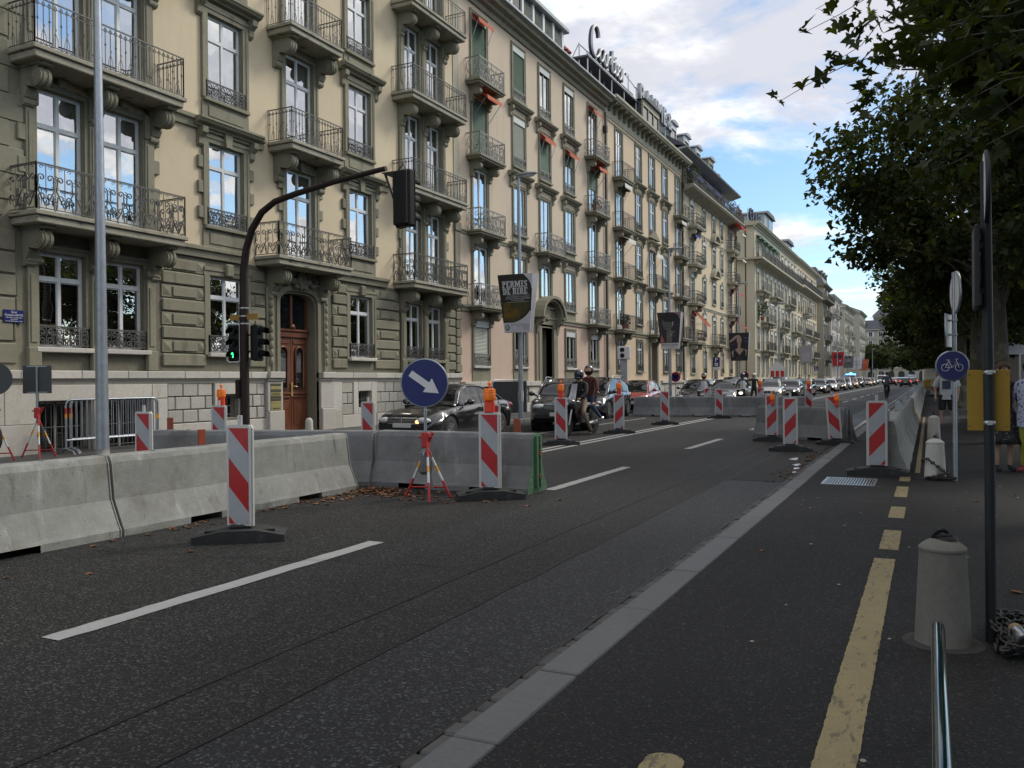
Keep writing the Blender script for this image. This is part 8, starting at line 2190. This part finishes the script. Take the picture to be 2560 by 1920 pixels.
# riders: seated skeletons (forward = -y)
def riding(hz, lean=.08, reach=.42, kneez=None, footz=.28, footy=-.05, kneey=-.36, w=.20, foot_x=.22, kx=.20, handz=None, handx=.27):
    """hz: seat height"""
    cz = hz + .40; J = {'pelvis': ((0, 0, hz + .08), (.15, .12)), 'belly': ((0, -lean * .5, hz + .24), (.14, .11)), 'chest': ((0, -lean, cz + .06), (.175, .125)), 'neckb': ((0, -lean - .03, cz + .23), (.085, .08)), 'neck': ((0, -lean - .05, cz + .30), .055), 'head0': ((0, -lean - .075, cz + .38), (.072, .085)), 'head1': ((0, -lean - .07, cz + .47), (.078, .09)), 'crown': ((0, -lean - .06, cz + .53), (.05, .06))}
    hzz = handz if handz is not None else hz + .22
    for sg, S in ((1, 'L'), (-1, 'R')):
        J['sh' + S] = ((sg * w, -lean - .02, cz + .18), .075); J['el' + S] = ((sg * (w + .09), -lean - reach * .45, cz - .07), .055); J['wr' + S] = ((sg * handx, -lean - reach, hzz), .034); J['ha' + S] = ((sg * (handx - .01), -lean - reach - .06, hzz), (.03, .036))
        for i in range(4): J[f'f{i}{S}'] = ((sg * (handx - .035 + .022 * i), -lean - reach - .12, hzz - .035), .010)
        J['th' + S] = ((sg * (handx - .06), -lean - reach - .06, hzz - .02), .011)
        J['hip' + S] = ((sg * .11, -.02, hz + .04), .10); J['kn' + S] = ((sg * kx, kneey, (kneez if kneez is not None else hz - .02)), .07); J['an' + S] = ((sg * foot_x, footy, footz + .10), .045); J['he' + S] = ((sg * foot_x, footy + .03, footz + .04), .045); J['to' + S] = ((sg * (foot_x + .01), footy - .17, footz + .03), (.045, .03))
    return J
def helmet(t, c, yaw, col, visor=True, s=1.0):
    b = MB(); b.ball((0, .01, .03), (.128 * s, .15 * s, .15 * s), 18, 12)
    b.v = [(x, y, max(z, -.10 * s)) for x, y, z in b.v]; o = b.build('helmet', MT['p_' + col], t, c, (0, 0, yaw))
    b = MB()
    for i in range(10):
        a0, a1 = R(-150 + 12 * i), R(-150 + 12 * (i + 1))
        for z0, z1, e in ((.0, .045, 1.02), (.045, .085, 1.0)):
            f = lambda a, z: (.128 * s * e * 1.02 * math.cos(a) * math.sqrt(max(.1, 1 - ((z - .03) / .15) ** 2)), .01 + .15 * s * e * 1.02 * math.sin(a) * math.sqrt(max(.1, 1 - ((z - .03) / .15) ** 2)), z)
            b.quad(f(a0, z0), f(a1, z0), f(a1, z1), f(a0, z1))
    if visor: b.build('visor', MT['p_visor'], o)
    if not visor:
        b.build('face_opening', MT['p_skin'], o)
    else:
        m = MB(); m.ball((0, -.10, -.065), (.09, .06, .045), 12, 6); m.build('chin_guard', MT['p_' + col], o)
def rider(label, x, y, rz, J, mats, hel, visor=True, z=0.0, bones=None):
    t = thing('person', label, 'person', (x, y, z), rz)
    put('body', body_mesh(J, bones or std_bones(1, 1, 1, 2, 2, 3), mats), t)
    h = J['head0'][0]; helmet(t, (h[0], h[1], h[2] + .04), 0, hel, visor)
    return t
def motorcycle(label, x, y, rz, scooter=False, name='motorcycle', lit=False, col='black_paint'):
    t = thing(name, label, name, (x, y, 0), rz)
    ty, ri = wheel_meshes(.30 if not scooter else .25); r = .30 if not scooter else .25
    for yy in (-.75, .72):
        w = put('wheel', ty, t, (0, yy, r), (0, 0, R(90))); put('rim', ri, w); w.scale = (1, .6, 1)
    b = MB()
    if not scooter:
        pf = [(-.35, .35), (.35, .30), (.55, .45), (.45, .72), (.0, .66), (-.30, .92), (-.52, .88), (-.50, .60)]
        b.prism([(p, q) for p, q in pf], 'x', -.15, .15); b.box(-.13, -.05, .70, .13, .95, .80, 0, .04); b.ball((0, -.28, .86), (.17, .28, .13), 12, 8)
    else:
        b.box(-.19, .05, .32, .19, .85, .72, 0, .08); b.box(-.17, -.02, .72, .17, .85, .80, 0, .04); b.box(-.2, -.5, .22, .2, .1, .32, 0, .04); b.prism([(-.50, .25), (-.62, .30), (-.72, .95), (-.58, 1.0), (-.48, .6)], 'x', -.21, .21)
    b.build('fairing', MT[col], t)
    b = MB(); b.ball((0, -.60, .86 if not scooter else .80), (.22, .20, .17), 12, 8); b.build('nose', MT[col], t)
    b = MB(); b.ball((0, -.76, .86 if not scooter else .78), (.10, .06, .065), 12, 8); b.build('headlight', MT['white_light' if lit else 'headlamp'], t)
    b = MB()
    for sg in (-1, 1): b.tube([(sg * .09, -.75, r), (sg * .09, -.55, .85)], .028, 6); b.tube([(sg * .09, .72, r), (sg * .09, .3, .42)], .025, 6)
    b.build('fork', MT['steel'], t)
    b = MB(); b.tube([(-.36, -.36, 1.04), (-.2, -.5, 1.02), (.2, -.5, 1.02), (.36, -.36, 1.04)], .016, 6); b.build('handlebar', MT['black_plastic'], t)
    b = MB()
    for sg in (-1, 1): b.tube([(sg * .25, -.48, 1.02), (sg * .32, -.5, 1.18)], .01, 5); b.ball((sg * .34, -.5, 1.21), (.07, .03, .045), 8, 5)
    b.build('mirror', MT['black_plastic'], t)
    b = MB(); n = 8
    for i in range(n):
        a0, a1 = -.24 + .48 * i / n, -.24 + .48 * (i + 1) / n
        f = lambda a, k: (a * (1 - .25 * k), -.72 + .22 * k + a * a * 1.3, .98 + .42 * k)
        b.quad(f(a0, 0), f(a1, 0), f(a1, 1), f(a0, 1))
    b.build('windscreen', MT['screen_glass'], t)
    b = MB(); b.tube([(.17, .1, .30), (.2, .5, .32), (.2, .95, .42)], [.035, .05, .055], 8); b.build('exhaust', MT['steel'], t)
    b = MB(); b.ball((0, .98, .70), (.08, .04, .04), 8, 5); b.build('tail_light', MT['tail_red'], t)
    if not scooter: b = MB(); b.box(-.16, -.12, .32, .16, .28, .62, 0, .05); b.build('engine', MT['steel'], t)
    return t
MX, MY, MA = -8.65, 21.9, R(-8)
motorcycle('black touring motorcycle carrying two riders through the gap in the beacons', MX, MY, MA)
def onbike(lx, ly): return MX + lx * math.cos(MA) - ly * math.sin(MA), MY + lx * math.sin(MA) + ly * math.cos(MA)
J = riding(.80, .06, .40, .62, .0, -.02, -.34, foot_x=.32, kx=.24, handz=1.0, handx=.22); J['anR'] = ((-.26, .1, .36), .045); J['heR'] = ((-.26, .13, .30), .045); J['toR'] = ((-.27, -.07, .29), (.045, .03))
x, y = onbike(0, .10); rider('motorcycle rider in a black jacket, khaki trousers and a dark blue helmet', x, y, MA, J, M_('skin', 'jacket_black', 'khaki', 'shoe'), 'helmet_navy')
J = riding(.92, .02, .28, .72, .36, .02, -.32, foot_x=.30, kx=.27, handz=.85, handx=.29)
x, y = onbike(.0, .62); rider('pillion passenger in a brown leather jacket and jeans with a black helmet', x, y, MA, J, M_('skin', 'jacket_brown', 'jeans', 'shoe'), 'helmet_black', False)
motorcycle('black scooter behind the middle barrier, ridden by a man in an open helmet', -9.35, 39.2, R(8), True, 'scooter')
rider('scooter rider in a denim jacket with an open faced helmet', -9.35, 39.35, R(8), riding(.78, .05, .42, .60, .24, -.30, -.38), M_('skin', 'denim', 'trousers', 'shoe'), 'helmet_black', False)
motorcycle('dark scooter with a raised screen behind the middle barrier, next to the black car', -8.45, 43.6, R(6), True, 'scooter', True)
rider('scooter rider all in black with a closed black helmet', -8.45, 43.8, R(6), riding(.80, .05, .42, .62, .24, -.30, -.38), M_('skin', 'jacket_black', 'trousers', 'shoe'), 'helmet_black')
# officer with outstretched arm
J = standing(1.76, .1); J['elL'] = ((-.50 * -1, -.02, 1.40), .045)
J['elR'] = ((-.50, -.04, 1.38), .045); J['wrR'] = ((-.76, -.06, 1.36), .032); J['haR'] = ((-.84, -.07, 1.355), (.03, .03)); J['thR'] = ((-.87, -.12, 1.37), .010); J['elL'] = ((.27, .02, 1.13), .045)
for i in range(4): J[f'f{i}R'] = ((-.92, -.07 + .018 * i - .03, 1.35), .009)
t = thing('person', 'traffic officer in a white helmet pointing with an outstretched arm', 'person', (-9.2, 51.0, 0), R(5))
put('body', body_mesh(J, std_bones(1, 1, 1, 1, 1, 1), M_('skin', 'jacket_black')), t); h = J['head0'][0]; helmet(t, (h[0], h[1], h[2] + .05), 0, 'helmet_white', False)
# cyclist seen from behind
CX, CY = -2.62, 64.0
t = thing('bicycle', 'dark bicycle seen from behind, ridden along the empty lane', 'bicycle', (CX, CY, 0), R(180 - 4))
for yy in (-.52, .52):
    b = MB(); b.lathe([(.33, -.018), (.345, 0), (.33, .018)], 28, (0, 0, 0), 0, True, 'x'); w = b.build('wheel', MT['tyre'], t, (0, yy, .345)); b = MB()
    for k in range(12): b.tube([(0, 0, 0), (0, .33 * math.cos(k * PI / 6), .33 * math.sin(k * PI / 6))], .0025, 3)
    b.build('spokes', MT['steel'], w)
b = MB()
for P in ([(0, .52, .345), (0, .1, .30), (0, .18, .80)], [(0, .1, .3), (0, -.36, .78), (0, .16, .74)], [(0, .52, .345), (0, .16, .72)], [(0, -.52, .345), (0, -.36, .80), (0, -.34, .95)]): b.tube(P, .016, 5)
b.build('frame', MT['black_plastic'], t); b = MB(); b.tube([(-.28, -.30, .98), (0, -.36, .98), (.28, -.30, .98)], .013, 5); b.build('handlebar', MT['black_plastic'], t); b = MB(); b.box(-.07, .08, .84, .07, .34, .89, 0, .02); b.tube([(0, .18, .7), (0, .18, .86)], .014, 5); b.build('saddle', MT['black_plastic'], t)
J = riding(.90, .16, .38, .58, .22, .06, -.22, foot_x=.12, kx=.13, handz=1.02, handx=.27); J['knL'] = ((.13, -.30, .75), .065); J['anL'] = ((.12, -.02, .46), .042); J['heL'] = ((.12, .02, .41), .042); J['toL'] = ((.12, -.17, .40), (.042, .03))
t = thing('person', 'cyclist in a grey jacket and black trousers riding away', 'person', (CX, CY - .20, 0), R(180 - 4)); put('body', body_mesh(J, std_bones(1, 1, 1, 2, 2, 3), M_('skin', 'grey_cloth', 'trousers', 'shoe')), t)
h = J['head0'][0]; head_parts(t, (h[0], h[1], h[2] + .05), 0, 'hair_dark')
# ================================================================= plane trees
LEAF = [(-.06, .0), (-.16, -.12), (-.50, .02), (-.30, .20), (-.52, .52), (-.24, .50), (.0, 1.0), (.24, .50), (.52, .52), (.30, .20), (.50, .02), (.16, -.12), (.06, 0)]
def leaf_single(m, s, fold=.25, name='leaf'):
    b = MB(); P = [(x * s, y * s, abs(x) * s * fold - (y * s) ** 2 * .8) for x, y in LEAF]
    b.add([(0, .25 * s, 0)] + P, [(0, i, i + 1) for i in range(1, len(P))], 0); b.add([(0, 0, 0), (0.004, 0, 0), (0.004, -.28 * s, .02 * s), (0, -.28 * s, .02 * s)], [(0, 1, 2, 3)])
    return b.mesh(name, MT[m])
def crown_mesh(seed, n, rad, size, zsq=1.0, nclump=150, lobed=False, frac_light=.06, shell=.55, spread=.42):
    g = np.random.default_rng(seed)
    d = g.normal(size=(nclump, 3)); d /= np.linalg.norm(d, axis=1)[:, None]
    rr = (shell + (1 - shell) * g.random(nclump)) ** .7
    bump = 1 + .16 * np.sin(d[:, 0] * 5 + seed) * np.cos(d[:, 1] * 4 - seed) + .10 * np.sin(d[:, 2] * 7)
    C = d * (rr * bump)[:, None] * np.array(rad)
    C[:, 2] = np.where(C[:, 2] < 0, C[:, 2] * zsq, C[:, 2])
    k = g.integers(0, nclump, n)
    sp = spread * (0.6 + .9 * g.random(nclump))
    pos = C[k] + np.clip(g.normal(size=(n, 3)), -1.6, 1.6) * (sp[k] * np.array([[1], [1], [.75]]).T.reshape(3, 1)).T * np.array(rad).mean() / 4.5
    nrm = g.normal(size=(n, 3)) * .75 + np.array([0, 0, .8]) + pos / np.linalg.norm(pos, axis=1)[:, None] * .5
    nrm /= np.linalg.norm(nrm, axis=1)[:, None]
    a = g.normal(size=(n, 3)); a[:, 2] -= .5
    u = a - (a * nrm).sum(1)[:, None] * nrm; u /= np.linalg.norm(u, axis=1)[:, None]
    v = np.cross(nrm, u); sz = size * (.6 + .8 * g.random(n))
    if lobed:
        L = np.array([(0, .25, 0.0)] + [(x, y, abs(x) * .25 - y * y * .12) for x, y in LEAF]); F = [(0, i, i + 1) for i in range(1, len(LEAF))]
    else:
        L = np.array([(0, -.1, 0), (.5, .1, .12), (.26, .5, .03), (0, 1, -.1), (-.26, .5, .03), (-.5, .1, .12)]); F = [(0, 1, 2, 3), (0, 3, 4, 5)]
    V = pos[:, None, :] + sz[:, None, None] * (L[None, :, 0:1] * v[:, None, :] + L[None, :, 1:2] * u[:, None, :] + L[None, :, 2:3] * nrm[:, None, :])
    V = V.reshape(-1, 3); nl = len(L); fl = len(F[0]); nf = len(F)
    idx = (np.array(F)[None] + (np.arange(n) * nl)[:, None, None]).reshape(-1)
    me = bpy.data.meshes.new('crown')
    me.vertices.add(len(V)); me.vertices.foreach_set('co', V.astype(np.float32).ravel())
    me.loops.add(len(idx)); me.loops.foreach_set('vertex_index', idx.astype(np.int32))
    me.polygons.add(n * nf); me.polygons.foreach_set('loop_start', (np.arange(n * nf) * fl).astype(np.int32)); me.polygons.foreach_set('loop_total', np.full(n * nf, fl, np.int32))
    for m in ('leaf_dark', 'leaf_light', 'leaf_near'): me.materials.append(MT[m])
    mi = np.where(g.random(n) < frac_light, 1, np.where(g.random(n) < .4, 2, 0)); me.polygons.foreach_set('material_index', np.repeat(mi, nf).astype(np.int32))
    me.update(calc_edges=True); me.validate()
    return me, C
def trunk_mesh(C, cz, h0, r0, seed, cen=(0, 0)):
    r = random.Random(seed); b = MB()
    P = [(0, 0, -.1), (0, 0, .15), (.02, .01, 1.2), (.03, -.02, h0 * .6), (.0, .03, h0), (-.05, 0, h0 + 1.4), (0, .1, h0 + 3)]
    b.tube(P, [r0 * 1.35, r0 * 1.1, r0, r0 * .95, r0 * .9, r0 * .55, r0 * .25], 14)
    o = MB()
    for i in r.sample(range(len(C)), 26):
        c = Vector(C[i]) * .88 + Vector((0, 0, cz)); z0 = r.uniform(h0 - .5, h0 + 1.2); s = Vector((0, 0, z0))
        m = s.lerp(c, .5) + Vector((r.gauss(0, .3), r.gauss(0, .3), r.uniform(.1, .6)))
        o.tube([s, s.lerp(m, .5) + Vector((0, 0, .15)), m, c], [r0 * .22, r0 * .15, r0 * .09, .010], 6)
    return b.mesh('trunk', MT['bark']), o.mesh('branch', MT['bark'])
cr1, C1 = crown_mesh(3, 44000, (3.7, 5.0, 3.3), .135, .8, 170)
cr2, C2 = crown_mesh(8, 44000, (3.7, 5.1, 3.2), .135, .8, 160)
cr3, C3 = crown_mesh(21, 17000, (3.7, 5.0, 3.2), .26, .8, 130)
crn, Cn = crown_mesh(5, 16000, (3.1, 4.6, 3.0), .185, .85, 190, True, .07, .35, .42)
tr1 = trunk_mesh(C1, 5.7, 2.8, .20, 1); tr2 = trunk_mesh(C2, 5.7, 2.9, .19, 2); tr3 = trunk_mesh(C3, 5.7, 2.8, .2, 3); trn = trunk_mesh(Cn, 5.9, 3.2, .2, 4)
def tree(x, y, cm, tr, label, rz, cz=5.7, s=1.0, group='plane trees along the lakeside pavement', z=.05, off=.9):
    t = thing('plane_tree', label, 'tree', (x, y, z), rz, group)
    put('trunk', tr[0], t); put('branch', tr[1], t); put('crown', cm, t, Matrix.Rotation(-rz, 3, 'Z') @ Vector((off, 0, cz)), (0, 0, 0)); t.scale = (s, s, s)
    return t
near = tree(1.75, 10.6, crn, trn, 'nearest plane tree, its big lobed leaves hanging into the top right corner',   .15, 6.0)
tree(3.0, -3.2, crn, trn, 'unseen plane tree added behind the camera to shade the pavement', 3.2, 6.4)  # unseen tree, added for the shade its crown casts on the foreground
tree(1.6, -9.5, cr3, tr3, 'plane tree of the row behind the camera', 1.3)
lab = ['plane tree with the thick trunk right of the dark pole', 'plane tree with the trunk left of the dark pole, above the yellow sign', 'plane tree whose trunk stands behind the blue bicycle sign']
for i, (y, c_, t_) in enumerate(((21.4, cr1, tr1), (30.2, cr2, tr2), (43.8, cr1, tr1))): tree(1.35, y, c_, t_, lab[i], i * PI + .15, 5.75)
for i, y in enumerate((53, 62, 71, 80.5, 90, 100, 111, 122, 134, 147, 161, 176, 192, 208, 226)):
    tree(1.35 + .4 * math.sin(i), y, (cr2, cr3, cr1)[i % 3] if i < 5 else cr3, (tr2, tr3, tr1)[i % 3], 'plane tree far along the receding lakeside row', i * 1.7, 5.7, 1 + .06 * math.sin(i * 2.3), 'receding plane trees far along the row')
for i, y in enumerate((-22, -12, -3, 5, 72, 82, 97, 114, 135, 160, 190)):  # trees beside and behind the camera are unseen, added to block lakeside light
    tree(11.0 + .8 * math.sin(i * 1.9), y, cr3, tr3, 'plane tree of the second row nearer the lake', i * 2.9, 5.7, 1.05, 'second row of plane trees by the lake')
for i, (x, y, s) in enumerate(((-14.5, 262, 1.0), (-10.0, 285, 1.15), (-15.5, 276, 1.05), (-5.5, 300, .9))):
    tree(x, y, cr3, tr3, ('street tree at the end of the row of buildings', 'street tree in front of the building that closes the street', 'street tree behind the first one at the end of the row', 'small street tree before the arcades of the end building')[i], i, 5.9, s * 1.15, 'street trees before the end building', 0)
# sprays of separate leaves at the edge of the nearest crown
lm = [leaf_single('leaf_near', s) for s in (.12, .15, .19)] + [leaf_single('leaf_dark', .17)]; ll = [leaf_single('leaf_light', s) for s in (.10, .13)]
def local(p): return near.matrix_basis.inverted() @ Vector(p)
near.matrix_basis  # placed by location and rotation only
NI = (Matrix.Translation(near.location) @ Matrix.Rotation(near.rotation_euler.z, 4, 'Z')).inverted()
rl = random.Random(77)
def spray(P, n, meshes, name='twig', size=1.0):
    pts = []
    for i in range(9):
        s = i / 8 * (len(P) - 1); k = min(int(s), len(P) - 2); pts.append(Vector(P[k]).lerp(Vector(P[k + 1]), s - k) + Vector((rl.gauss(0, .02), rl.gauss(0, .02), .09 * math.sin(i / 8 * PI) + rl.gauss(0, .018))))
    b = MB(); b.tube([NI @ p for p in pts], [.0075 - .0055 * i / 8 for i in range(9)], 5); tw = b.build(name, MT['bark'], near)
    for i in range(n):
        s = ((i + rl.random()) / n) ** .55; k = min(int(s * 8), 7); p = pts[k].lerp(pts[k + 1], s * 8 - k) + Vector((rl.gauss(0, .05), rl.gauss(0, .07), rl.gauss(0, .06)))
        o = put('leaf', rl.choice(meshes), near, NI @ p, (rl.gauss(0, .6), rl.gauss(0, .6), rl.uniform(0, 6.28)))
        k_ = size * (.65 + .5 * rl.random()) * (1.0 if s < .7 else .75); o.scale = (k_, k_, k_)
# twigs reach from the crown towards the road
spray([(1.0, 6.4, 4.35), (.1, 6.5, 4.2), (-.80, 6.5, 4.0)], 20, lm); spray([(.9, 6.3, 3.95), (.0, 6.4, 3.72), (-.95, 6.5, 3.55)], 20, lm); spray([(1.0, 6.2, 3.7), (.3, 6.3, 3.5), (-.45, 6.4, 3.30)], 18, lm)
spray([(1.2, 6.0, 4.3), (.5, 6.0, 4.05), (-.2, 6.1, 3.7)], 18, lm); spray([(1.0, 6.8, 4.7), (.0, 6.9, 4.5), (-.75, 7.0, 4.4)], 18, lm); spray([(1.5, 5.8, 3.6), (.9, 5.9, 3.35), (.35, 6.0, 3.1)], 18, lm)
spray([(1.6, 5.8, 3.2), (1.1, 5.8, 2.95), (.6, 5.9, 2.78)], 16, lm); spray([(1.5, 6.6, 3.05), (1.1, 6.6, 2.82), (.62, 6.7, 2.70)], 10, ll); spray([(1.9, 6.3, 2.95), (1.4, 6.3, 2.72), (1.05, 6.4, 2.52)], 10, ll)
spray([(1.0, 5.6, 4.0), (.55, 5.5, 3.7), (.1, 5.5, 3.45)], 16, lm); spray([(1.7, 5.2, 3.4), (1.2, 5.2, 3.2), (.8, 5.2, 3.0)], 16, lm); spray([(1.4, 7.4, 3.5), (.6, 7.5, 3.3), (-.2, 7.6, 3.0)], 18, lm)
spray([(.7, 6.3, 4.15), (.0, 6.4, 4.05), (-.6, 6.5, 3.75)], 18, lm); spray([(.6, 6.2, 3.65), (.1, 6.3, 3.60), (-.5, 6.4, 3.38)], 14, lm); spray([(1.1, 6.1, 3.45), (.6, 6.1, 3.3), (.0, 6.2, 3.05)], 16, lm); spray([(.9, 8.4, 4.6), (-.2, 8.5, 4.5), (-.6, 8.6, 4.1)], 18, lm); spray([(1.9, 5.6, 2.9), (1.6, 5.6, 2.7), (1.3, 5.7, 2.5)], 8, lm)
bpy.data.scenes.remove(TMP)
